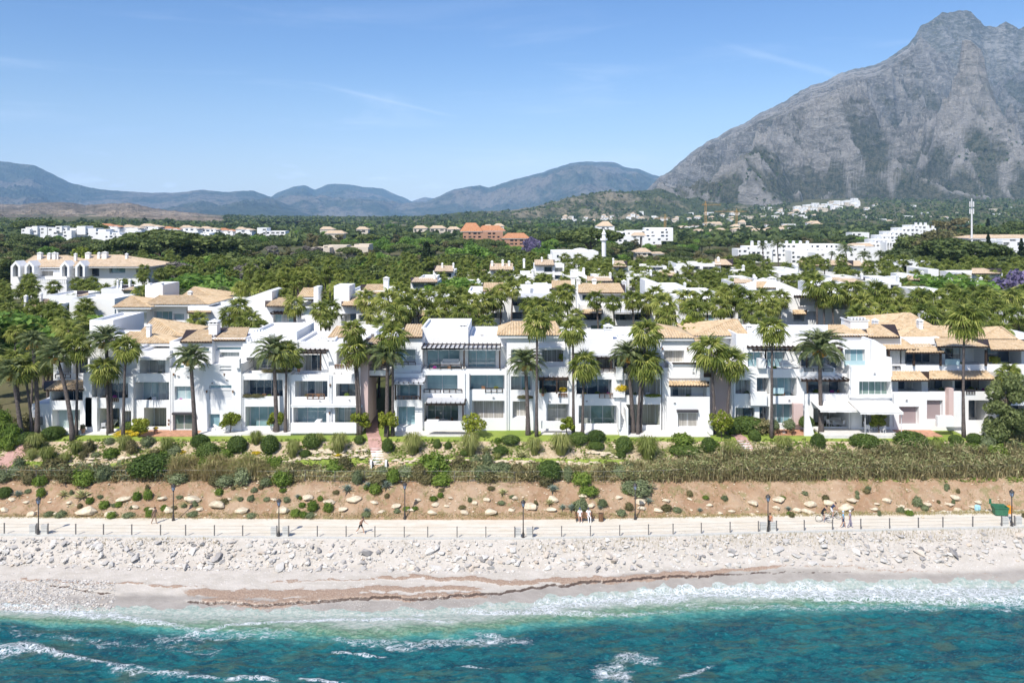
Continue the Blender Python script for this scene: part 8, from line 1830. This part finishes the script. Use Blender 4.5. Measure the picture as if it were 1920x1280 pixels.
# grass tufts
TF = [('green', 66, 842, 40, 34), ('green', 88, 866, 38, 30), ('green', 60, 862, 26, 24), ('green', 122, 870, 26, 22), ('green', 142, 850, 36, 26), ('green', 232, 842, 36, 30), ('green', 312, 850, 36, 34), ('green', 480, 832, 34, 28), ('green', 549, 856, 36, 34), ('green', 635, 850, 44, 42), ('green', 597, 832, 26, 22), ('green', 774, 850, 52, 44), ('green', 882, 852, 52, 46), ('green', 1002, 852, 36, 36), ('green', 1052, 852, 52, 44), ('green', 1215, 862, 60, 48), ('green', 1372, 856, 48, 34), ('green', 1468, 846, 46, 32), ('green', 1756, 852, 30, 30), ('green', 932, 860, 20, 14), ('green', 1350, 868, 30, 16)]
G_T = 'fountain-grass tufts of the garden'
for (k, x, y, w_, h) in TF:
    p = hit(x, y); s_ = p.y / FPX; z_ = 'feathery grass clump %s' % gzone(x); o = obj('grass_clump', TUFT[k][int(x) % 2]); o.location = p; o.scale = (w_ * s_ * .56, w_ * s_ * .5, h * s_ * 1.0); o.rotation_euler = (0, 0, x); tag(o, z_ + ', %s from the left' % nth(z_), 'grass clump', G_T)
# agaves
for i, (x, y, r, mt, lab) in enumerate([(152, 935, 22, 'agavey', 'big yellow-striped agave at the top of the soil bank'), (118, 930, 15, 'agavey', 'smaller yellow-striped agave left of the big striped one'), (651, 922, 18, 'agave', 'blue-grey agave, first of the three at the bank top'), (690, 915, 16, 'agave', 'blue-grey agave, middle of the three at the bank top'), (724, 916, 18, 'agave', 'blue-grey agave, last of the three at the bank top'), (687, 960, 11, 'agave', 'small blue-grey agave low on the bank before the jogger'), (558, 935, 10, 'agave', 'small dark agave between third and fourth lamps'), (1030, 946, 13, 'agavey', 'yellow agave left of the bench'), (1072, 957, 16, 'agave', 'large blue-grey agave above the bench'), (1055, 955, 12, 'agave', 'blue-grey agave left of the large one above the bench'), (1216, 943, 13, 'agave', 'blue-grey agave right of the sixth lamp'), (1312, 959, 9, 'agave', 'blue-grey agave on a dark stump'), (1478, 957, 10, 'agave', 'spiky dark agave right of the seventh lamp'), (1036, 922, 16, 'agave', 'dark blue agave under the garden fence at centre'), (911, 850, 20, 'agavey', 'spiky dry agave beside the fountain grass'), (978, 858, 16, 'agavey', 'yellow agave on the rock garden edge'), (1303, 846, 18, 'agavey', 'pale striped agave before the tower house'), (1125, 955, 9, 'agave', 'little agave right of the litter bin'), (942, 928, 14, 'agavey', 'tall yellow agave left of the fifth lamp'), (33, 930, 14, 'agave', 'blue-grey agave near the left end of the bank'), (560, 890, 22, 'agavey', 'striped agave behind the wire fence'), (235, 900, 12, 'agave', 'agave beside the large dark bush'), (1203, 915, 12, 'agave', 'blue agave under the reeds')]):
    p = hit(x, y); agave(p, r * p.y / FPX * 1.05, lab, mt, 30, 'agaves of bank and garden', i)

# garden rocks: low dry-stone edging, one object per stone
gr = random.Random(9); GL = []
def grock(x, y, w_):
    p = hit(x, y); r = w_ * .5 * p.y / FPX; o = obj('garden_rock', STONE[gr.randrange(7)]); o.location = (p.x, p.y, p.z + r * .2); o.rotation_euler = (0, 0, gr.uniform(-.4, .4) + gr.choice((0, 3.14))); o.scale = (r * 1.1, r * .8, r * gr.uniform(.5, .8))
    z_ = 'ochre rock-garden stone %s' % gzone(x); GL.append((x, o, z_)); tag(o, z_, 'rock', 'edging stones of the rock garden ' + gzone(x))
for (xa, xb, ya, yb, n) in ((492, 560, 868, 864, 16), (560, 690, 862, 856, 26), (735, 960, 866, 864, 44), (960, 1190, 868, 872, 44), (1100, 1160, 848, 858, 14), (580, 640, 846, 850, 12), (1490, 1550, 862, 856, 14), (120, 200, 872, 872, 14), (160, 330, 860, 862, 26), (540, 690, 850, 846, 18), (890, 930, 838, 846, 8), (1150, 1190, 838, 850, 8), (1330, 1360, 850, 850, 6), (1425, 1470, 838, 848, 8), (400, 470, 862, 866, 10)):
    for i in range(n): t = (i + gr.random()) / n; grock(xa + (xb - xa) * t, ya + (yb - ya) * t + gr.uniform(-3, 3), gr.uniform(6, 15))

for x, o, z_ in sorted(GL, key=lambda q: q[0]): o['label'] = z_ + ', %s from the left' % nth(z_)
# paths and steps
def ribbon(name, pts, w_, mat, zoff=.03):
    """path laid on the ground through photograph points"""
    P = [hit(*q) for q in pts]; Q = []
    for a, c in zip(P[:-1], P[1:]):
        for i in range(8): Q.append(a.lerp(c, i / 8))
    Q.append(P[-1]); mb = MB(); L = []
    for i, q in enumerate(Q):
        d = (Q[min(i + 1, len(Q) - 1)] - Q[max(i - 1, 0)]); d.z = 0; d.normalize(); n = Vector((-d.y, d.x, 0)); ww = w_ if not hasattr(w_, '__len__') else np.interp(i / len(Q), [0, 1], w_); row = []
        for s_ in (-1, -.33, .33, 1): v = q + n * s_ * ww / 2; v.z = gz(v.x, v.y) + zoff + .02; row.append(v)
        L.append(row)
    for a, c in zip(L[:-1], L[1:]):
        for j in range(3): mb.quad(a[j], a[j + 1], c[j + 1], c[j])
    mb.build(name, M[mat], kind='structure')
M['earthpath'] = simple('earth_path', (0.50, 0.36, 0.25), .9, .12, 3, bump=.2)
ribbon('red_brick_path', [(-60, 905), (0, 878), (20, 858), (45, 843), (62, 832)], 1.9, 'redpath', .04); ribbon('garden_path', [(-40, 886), (100, 884), (300, 878), (500, 880), (620, 879), (710, 876), (820, 872), (1000, 873), (1200, 884)], .8, 'earthpath')
strip = [('green_lawn_strip', [(20, 872), (120, 876), (250, 875)], .6), ('green_lawn_strip', [(490, 874), (600, 872), (690, 868)], 1.0), ('green_lawn_strip', [(730, 868), (960, 868), (1180, 873)], .9)]
for n_, pts, w_ in strip: ribbon(n_, pts, w_, 'lawn', .02)
ribbon('red_brick_path', [(708, 846), (703, 832), (699, 815), (697, 800), (697, 770)], 1.5, 'redpath', .05); ribbon('red_brick_path', [(1420, 862), (1408, 848), (1396, 834), (1378, 815)], 1.3, 'redpath', .05)
def steps(pts, n, w_, label):
    A, B_ = hit(*pts[0]), hit(*pts[1]); b = empty('garden_steps', A, label, 'steps', 'white garden steps')
    for i in range(n):
        q = A.lerp(B_, i / (n - 1)); zz = max(gz(q.x, q.y), A.z + (B_.z - A.z) * i / (n - 1)) + .12; mb = MB(); mb.box(q.x - A.x - w_ / 2, q.x - A.x + w_ / 2, q.y - A.y, q.y - A.y + .42, zz - .5 - A.z, zz - A.z); mb.build('step', M['white'], b)
    return b, A
b, A = steps(((711, 872), (705, 844)), 7, 1.35, 'white steps climbing from the garden path to the passage')
for sx in (-1, 1): mb = MB(); mb.prism([(sx * .85 - .12, -.6, -.4), (sx * .85 + .12, -.6, -.4), (sx * .85 + .12, -.6, .5), (sx * .85 - .12, -.6, .5)], (-.12 * 1, .9, .0)); mb.build('cheek_wall', M['white'], b)
steps(((1410, 852), (1392, 828)), 6, 1.2, 'pale steps in the slanting red path below the pink wall')

# reeds, dry grass and ground cover: uncountable
def thicket(name, label, cat, px0, px1, yb, D0, D1, n, h0, h1, mats, seed, w_=.02, spread=.4, hfun=None, droop=.8, leafy=0):
    g_ = vary(seed); Vs, Fs, mi, off = [], [], [], 0; px = g_.uniform(px0, px1, n); dd = g_.random(n); D = D0 + (D1 - D0) * dd + np.interp(px, _cx, _cv) * .55; Xw = (px - 960) * D / FPX; zz = ground(Xw, D); cl = fbm(Xw * .35, D * .6, 3, seed)
    hh = (h0 + (h1 - h0) * g_.random(n)) * (1 + cl * .7); hh = hh * hfun(px) if hfun else hh
    k = 5; a = g_.random((n, k)) * 6.28
    for j in range(k):
        s_ = spread * (.3 + g_.random(n)); d = np.stack([np.cos(a[:, j]), np.sin(a[:, j])], 1); b = np.stack([Xw, D], 1) + g_.normal(size=(n, 2)) * .15; p = np.stack([-d[:, 1], d[:, 0], d[:, 0] * 0], 1) * w_ * (.6 + .8 * g_.random(n))[:, None]; H = hh * (.75 + .35 * g_.random(n))
        B0 = np.c_[b, zz]; M1 = np.c_[b + d * (s_ * .4)[:, None], zz + H * .75]; T1 = np.c_[b + d * s_[:, None], zz + H * (1 - .25 * droop)]; V = np.stack([B0 - p, B0 + p, M1 + p * 1.5, M1 - p * 1.5, T1, T1 + p * .3], 1).reshape(-1, 3); kk = np.arange(n)[:, None] * 6 + off
        Vs.append(V); Fs.append(np.vstack([kk + [0, 1, 2, 3], kk + [3, 2, 5, 4]])); m_ = ((cl * 1.6 + g_.normal(size=n) * .35) > .0).astype(int); mi.append(np.r_[m_ * 0 , m_]) ; off += len(V)
    if leafy:
        j = g_.integers(0, n, leafy); P = np.stack([Xw[j], D[j], zz[j] + hh[j] * g_.uniform(.25, 1.0, leafy)], 1) + g_.normal(size=(leafy, 3)) * np.array([.3, .25, .08]); V, F = leaves(P, rdir(leafy, g_) + np.array([0, -.3, .5]), np.full(leafy, .11), g_, 4.2, .5)
        Vs.append(V); Fs.append(F + off); mi.append((g_.random(leafy) < .6).astype(int))
    me = mesh_np(name, np.vstack(Vs), np.vstack(Fs), [M[q] for q in mats], mi=np.concatenate(mi)); obj(name, me, kind='stuff', label=label, cat=cat)
rh = lambda px: np.interp(px, [1160, 1260, 1350, 1500, 1700, 1850, 2000], [.35, .85, 1.0, 1.05, 1.0, .95, 1]) * (1 + .5 * fbm(px / 38.0, px * 0 + 2, 3, 5))
thicket('reed_thicket', 'tall brown-green reed thicket along the bank top on the right', 'reeds', 1170, 2300, 0, 87.7, 90.8, 7500, .95, 1.95, ('reed', 'reedg'), 81, .026, .85, rh, leafy=26000)
thicket('low_reeds', 'lower dry grass and reeds along the bank top at centre', 'dry grass', 470, 1260, 0, 88.0, 90.2, 3600, .5, 1.3, ('straw', 'reedg'), 82, .02, .6, lambda px: np.interp(px, [470, 560, 700, 740, 960, 1200], [.8, .9, .6, .8, .9, 1.2]) * (1 + .8 * fbm(px / 25.0, px * 0 + 2, 3, 6)), leafy=9000)
thicket('pampas_grass', 'long arching yellow-green grass along the bank top on the left', 'dry grass', 322, 500, 0, 88.0, 90.6, 2600, 1.1, 2.0, ('straw', 'grass'), 83, .016, .85, lambda px: 1 + .7 * fbm(px / 22.0, px * 0 + 2, 3, 7))
thicket('left_dry_grass', 'grey-brown dry undergrowth along the bank top at far left', 'dry grass', -450, 330, 0, 87.9, 89.8, 2400, .4, 1.2, ('straw', 'greyb'), 84, .02, .6, lambda px: 1 + .8 * fbm(px / 22.0, px * 0 + 2, 3, 8), leafy=9000)
thicket('bank_edge_grass', 'short dry grass along the inner edge of the promenade', 'dry grass', -450, 2300, 0, 83.35, 84.0, 4200, .08, .30, ('straw', 'grass'), 85, .012, .14)
def edge_grass():
    g_ = vary(86); n = 7000; px = g_.uniform(-450, 2300, n); k = fbm(px / 60, px * 0, 4, 3) + np.interp(px, [0, 150, 250, 450, 900, 1000, 1300, 1450, 1920], [-.2, .1, .2, -.1, -.25, .15, .2, .25, .2]) > g_.uniform(-.2, .3, n); px = px[k]; n = len(px); c = np.interp(px, _cx, _cv); D = 78.2 + c - g_.random(n) ** 1.4 * 1.1; Xw = (px - 960) * D / FPX
    V, F = blades(g_, n, .26, .22, .012, .6, .0); V = V.reshape(n, 6, 3) + np.stack([Xw, D, ground(Xw, D) + .02], 1)[:, None, :]; me = mesh_np('kerb_grass', V.reshape(-1, 3), F, M['straw']); obj('kerb_grass', me, kind='stuff', label='straw-coloured grass below the seaward kerb of the promenade', cat='dry grass')
edge_grass()
def cover():
    g_ = vary(87); n = 42000; px = g_.uniform(-300, 2200, n); D = g_.uniform(88.6, 94.1, n); Xw = (px - 960) * D / FPX; k = fbm(Xw * .5, D * .8, 4, 88) + .12 > g_.uniform(-.1, .25, n); Xw, D = Xw[k], D[k]; n = len(D)
    P = np.stack([Xw, D, ground(Xw, D) + .08 * g_.random(n)], 1); V, F = leaves(P, np.tile([0, 0, 1.0], (n, 1)), np.full(n, .22), g_, 1.4, .6); me = mesh_np('ground_cover', V, F, [M['bush2'], M['grass']], mi=(g_.random(n) < .5).astype(int)); obj('ground_cover', me, kind='stuff', label='low green ground cover between the garden shrubs', cat='ground cover')
cover()
def bank_stones():
    g_ = vary(92); n = 2600; px = g_.uniform(-300, 2200, n); D = g_.uniform(83.5, 88.2, n) + np.interp(px, _cx, _cv) * .6; Xw = (px - 960) * D / FPX; s_ = .03 * 5.5 ** (g_.random(n) ** 2.5); P = np.stack([Xw, D, ground(Xw, D) + s_ * .3], 1)
    scatter_mesh('bank_stones', src, P, s_[:, None] * np.array([1.2, 1, .7]), M['stone'], g_, .3, label='small ochre stones littering the soil bank', cat='stones')
bank_stones()
def weeds():
    g_ = vary(90); n = 34000; px = g_.uniform(-300, 2200, n); D = g_.uniform(83.6, 88.2, n) + np.interp(px, _cx, _cv) * .6; Xw = (px - 960) * D / FPX; k = fbm(Xw * .6, D * .8, 4, 91) - .02 > g_.uniform(-.1, .2, n); Xw, D = Xw[k], D[k]; n = len(D)
    V, F = blades(g_, n, .22, .2, .014, .6, .1); V = V.reshape(n, 6, 3) + np.stack([Xw, D, ground(Xw, D) + .0], 1)[:, None, :]; me = mesh_np('bank_weeds', V.reshape(-1, 3), F, [M['grass'], M['straw']], mi=np.tile((g_.random(n) < .6).astype(int), 2)); obj('bank_weeds', me, kind='stuff', label='sparse weeds over the soil bank', cat='weeds')
weeds()

# terrace furniture
def lounger(px, py, rz, label):
    p = hit(px, py); b = empty('sun_lounger', (p.x, p.y, max(p.z, 9.02)), label, 'sun lounger', 'white sun loungers on the terraces', rz); mb = MB(); mb.box(-.32, .32, -.6, .6, .26, .36); mb.build('seat', M['cloth'], b); mb = MB(); mb.obox((0, .85, .52), (.32, 0, 0), (0, .28, .2), (0, -.03, .05)); mb.build('backrest', M['cloth'], b)
    for sx in (-.28, .28):
        for sy in (-.5, .55): mb = MB(); mb.box(sx - .025, sx + .025, sy - .025, sy + .025, 0, .26); mb.build('leg', M['frame'], b)
for (x, y, r, l) in ((194, 803, .5, 'white sun lounger in front of the dark opening, left one'), (205, 803, -.3, 'white sun lounger in front of the dark opening, right one'), (400, 808, 1.2, 'sun lounger on the terrace before the twin-roof house, left one'), (418, 809, 1.3, 'sun lounger on the terrace before the twin-roof house, right one'), (443, 806, 1.1, 'sun lounger beside the twisted-trunk tree'), (1478, 798, 1.4, 'sun lounger on the terracotta terrace before the modern house')): lounger(x, y, r, l)
def table_set(x, D, zf, label, r=.75):
    b = empty('patio_table', (X_(x, D), D, zf), label, 'table', 'patio tables'); mb = MB(); mb.lathe((0, 0, .70), [(r, 0), (r, .04)], 14); mb.build('tabletop', M['mast'], b); mb = MB(); mb.lathe((0, 0, 0), [(.25, 0), (.05, .04), (.05, .70)], 8); mb.build('leg', M['mast'], b)
def chair(x, D, zf, rz, label, mat='brown'):
    b = empty('patio_chair', (x, D, zf), label, 'chair', 'patio chairs', rz); mb = MB(); mb.box(-.24, .24, -.24, .24, .42, .47); mb.build('seat', M[mat], b); mb = MB(); mb.box(-.24, .24, .22, .26, .47, .92); mb.build('backrest', M[mat], b)
    for sx in (-.21, .21):
        for sy in (-.21, .21): mb = MB(); mb.box(sx - .02, sx + .02, sy - .02, sy + .02, 0, .42); mb.build('leg', M[mat], b)
for (x, D, zf, lab, mt) in ((1470, 96.0, 9.02, 'terracotta terrace of the modern house', 'brown'), (830, 98.6, 9.12, 'open dining room of the awning house', 'brown'), (1565, 98.8, 9.17, 'lounge under the white fabric awning', 'frame'), (1640, 96.2, 9.17, 'deck under the big cream awning', 'frame'), (190, 98.2, 9.0, 'dark opening of the gabled house', 'frame')):
    table_set(x, D, zf, 'round patio table on the ' + lab)
    for i in range(4): a = i * 1.571 + .6; chair(X_(x, D) + math.cos(a) * 1.1, D + math.sin(a) * 1.0, zf, a - 1.571, '%s chair round the table on the %s' % (ordn(i), lab), mt)
def sofa(x, D, zf, label, w_=1.9):
    b = empty('outdoor_sofa', (X_(x, D), D, zf), label, 'sofa', 'pale outdoor sofas'); mb = MB(); mb.box(-w_ / 2, w_ / 2, -.4, .4, .08, .42); mb.build('seat', M['cloth'], b); mb = MB(); mb.box(-w_ / 2, w_ / 2, .28, .45, .42, .80); mb.build('backrest', M['cloth'], b)
    for sx in (-1, 1): mb = MB(); mb.box(sx * w_ / 2 - (.0 if sx > 0 else .18), sx * w_ / 2 + (.18 if sx > 0 else .0), -.4, .45, .08, .6); mb.build('armrest', M['cloth'], b)
def terr(px, py, D): return Z_(py, D)
sofa(282, 99.4, terr(0, 703, 97.8) - .85, 'pale sofa on the upper balcony of the gabled house, left one', 1.6); sofa(303, 99.3, terr(0, 703, 97.8) - .85, 'pale sofa on the upper balcony of the gabled house, right one', 1.3)
sofa(1576, 99.2, 9.17, 'cream sofa under the white fabric awning', 1.9); sofa(845, 99.3, terr(0, 692, 97.4) + .05, 'low sofa on the upper terrace under the long pergola', 2.0); sofa(1480, 98.6, terr(0, 692, 97.6) + .05, 'pale lounge bed on the modern house roof terrace', 1.8)
def pot(x, D, zf, label, kind='fresh', s_=1.0, fl=.35):
    b = empty('potted_plant', (X_(x, D), D, zf), label, 'potted plant', 'potted plants of the terraces'); mb = MB(); mb.lathe((0, 0, 0), [(.16 * s_, 0), (.24 * s_, .38 * s_), (.27 * s_, .42 * s_), (.2 * s_, .42 * s_)], 10); mb.build('pot', M['terra'], b, True); o = obj('foliage', BUSH[kind][0], b); o.location = (0, 0, .42 * s_ + fl * .7); o.scale = (fl, fl, fl)
for (x, D, zf, lab, kd, s_, fl) in ((292, 95.6, 9.05, 'terracotta pot on the terracotta terrace', 'flow', 1, .3), (155, 95.9, 9.0, 'round terracotta pot beside the planter wall', 'olive', 1.3, .3), (1165, 97.6, terr(0, 745, 97.5), 'tall dry plant in the niche of the long terrace house', 'flow', 1.4, .8), (1018, 96.8, terr(0, 741, 97.2), 'plant on the pergola balcony, left one', 'grey', .8, .4), (1056, 97.6, terr(0, 741, 97.2) - .1, 'flowering plant on the pergola balcony, right one', 'flow', .9, .5), (560, 97.6, terr(0, 692, 99.2), 'plant on the balcony left of the pergola', 'fresh', 1, .45), (1055, 99, terr(0, 682, 98.6), 'plant by the curtained upper window', 'yel', 1, .5), (1865, 100.2, terr(0, 690, 99.4), 'bright plant on the villa veranda', 'yel', 1, .6), (1480, 95.5, 9.02, 'olive tree in pot on the terracotta terrace', 'grey', 1.3, .7), (1452, 95.5, 9.02, 'second olive tree in pot by the pink pillar', 'grey', 1.3, .6), (1512, 96.2, 9.02, 'dark climber in pot at the terrace corner', 'clip', 1.3, .9), (880, 95.2, 9.05, 'tall pot at the end of the awning house terrace', 'fresh', 1.4, .4)): pot(x, D, zf, lab, kd, s_, fl)
for (x, D, w_, y, lab) in ((480, 96.95, 34, 743, 'strip of trailing plants on the first-floor ledge of the stepped house'), (463, 96.95, 18, 743, 'short strip of trailing plants at the ledge corner of the stepped house'), (1224, 97.35, 30, 742, 'bright green planting on the ledge of the long terrace house'), (520, 98.9, 60, 696, 'green planting along the upper ledge of the stepped house'), (985, 97.2, 30, 745, 'planting strip on the ledge of the curtain house')):
    o = obj('balcony_plants', BUSH['yel' if x > 1200 else 'olive'][0]); o.location = (X_(x, D), D + .1, Z_(y, D)); o.scale = (w_ * .5 * D / FPX, .22, .26); tag(o, lab, 'plants')

for i, (x, D, y, kd, w_) in enumerate(((340, 97.6, 749, 'mag', 9), (480, 97.5, 743, 'yel', 10), (505, 97.6, 743, 'fresh', 8), (575, 97.4, 742, 'olive', 8), (650, 97.4, 741, 'fresh', 9), (300, 98.2, 701, 'fresh', 9), (215, 97.7, 744, 'mag', 8), (185, 97.7, 744, 'fresh', 9), (815, 98.2, 690, 'mag', 8), (930, 98.2, 728, 'yel', 9), (985, 98, 730, 'fresh', 8), (1095, 98, 738, 'flow', 9), (1120, 98, 738, 'clip', 11), (1140, 98, 738, 'mag', 7), (1190, 98.2, 740, 'grey', 9), (1290, 98.4, 743, 'fresh', 8), (1400, 98.6, 737, 'grey', 9), (1460, 98.4, 740, 'fresh', 10), (1530, 99, 735, 'fresh', 11), (1560, 99, 735, 'mag', 8), (1705, 99.6, 736, 'fresh', 9), (1765, 99.6, 731, 'grey', 10), (1820, 99.6, 731, 'fresh', 12), (1845, 99.6, 731, 'mag', 8), (1730, 100.4, 686, 'yel', 11), (1800, 100.4, 684, 'fresh', 10), (1890, 100.4, 685, 'fresh', 12), (1452, 98.6, 690, 'fresh', 8))):
    o = obj('balcony_plant', BUSH[kd][0]); s_ = D / FPX; o.location = (X_(x, D), D, Z_(y, D)); o.scale = (w_ * .5 * s_,) * 3; tag(o, '%s showing above a balcony parapet, %s from the left' % ({'mag': 'magenta flowering plant', 'yel': 'yellow-green plant', 'fresh': 'green leafy plant', 'olive': 'olive-green plant', 'flow': 'yellow flowering plant', 'clip': 'dark round plant', 'grey': 'grey-green plant'}[kd], nth('bp' + kd)), 'plant', 'plants on the balconies')
for i, (x, D, y) in enumerate(((465, 97.9, 743), (495, 98.0, 743), (595, 97.9, 743), (290, 98.4, 749), (905, 98.2, 729), (1045, 98.2, 737), (1215, 98.3, 741), (1470, 98.2, 741), (1575, 99.2, 736), (1745, 99.7, 733), (1835, 99.7, 732), (1680, 102, 688), (1740, 102, 688), (840, 98.8, 690))):
    chair(X_(x, D), D, Z_(y, D) - .62, rs.uniform(-.8, .8), '%s balcony chair from the left' % ordn(sorted([465, 495, 595, 290, 905, 1045, 1215, 1470, 1575, 1745, 1835, 1680, 1740, 840]).index(x)), 'brown' if i % 3 else 'frame')
# jacket of air: pale haze over the whole place
hb = MB(); hb.box(-11500, 11500, -900, 14900, -5, 1650); hz = bpy.data.materials.new('haze_air'); hz.use_nodes = True; n_ = hz.node_tree; n_.nodes.remove(n_.nodes['Principled BSDF']); pv = n_.nodes.new('ShaderNodeVolumePrincipled'); n_.links.new(pv.outputs[0], n_.nodes['Material Output'].inputs['Volume'])
pv.inputs['Color'].default_value = (0.38, 0.66, 1.0, 1); pv.inputs['Density'].default_value = 5.4e-5; pv.inputs['Anisotropy'].default_value = -0.25
hb.build('haze', hz, kind='stuff', label='thin blue air haze over the whole landscape', cat='haze')
for o in COL.objects:          # keep every label within sixteen words
    if 'label' in o and len(o['label'].split()) > 16: print('LONG', o.name, o['label'])
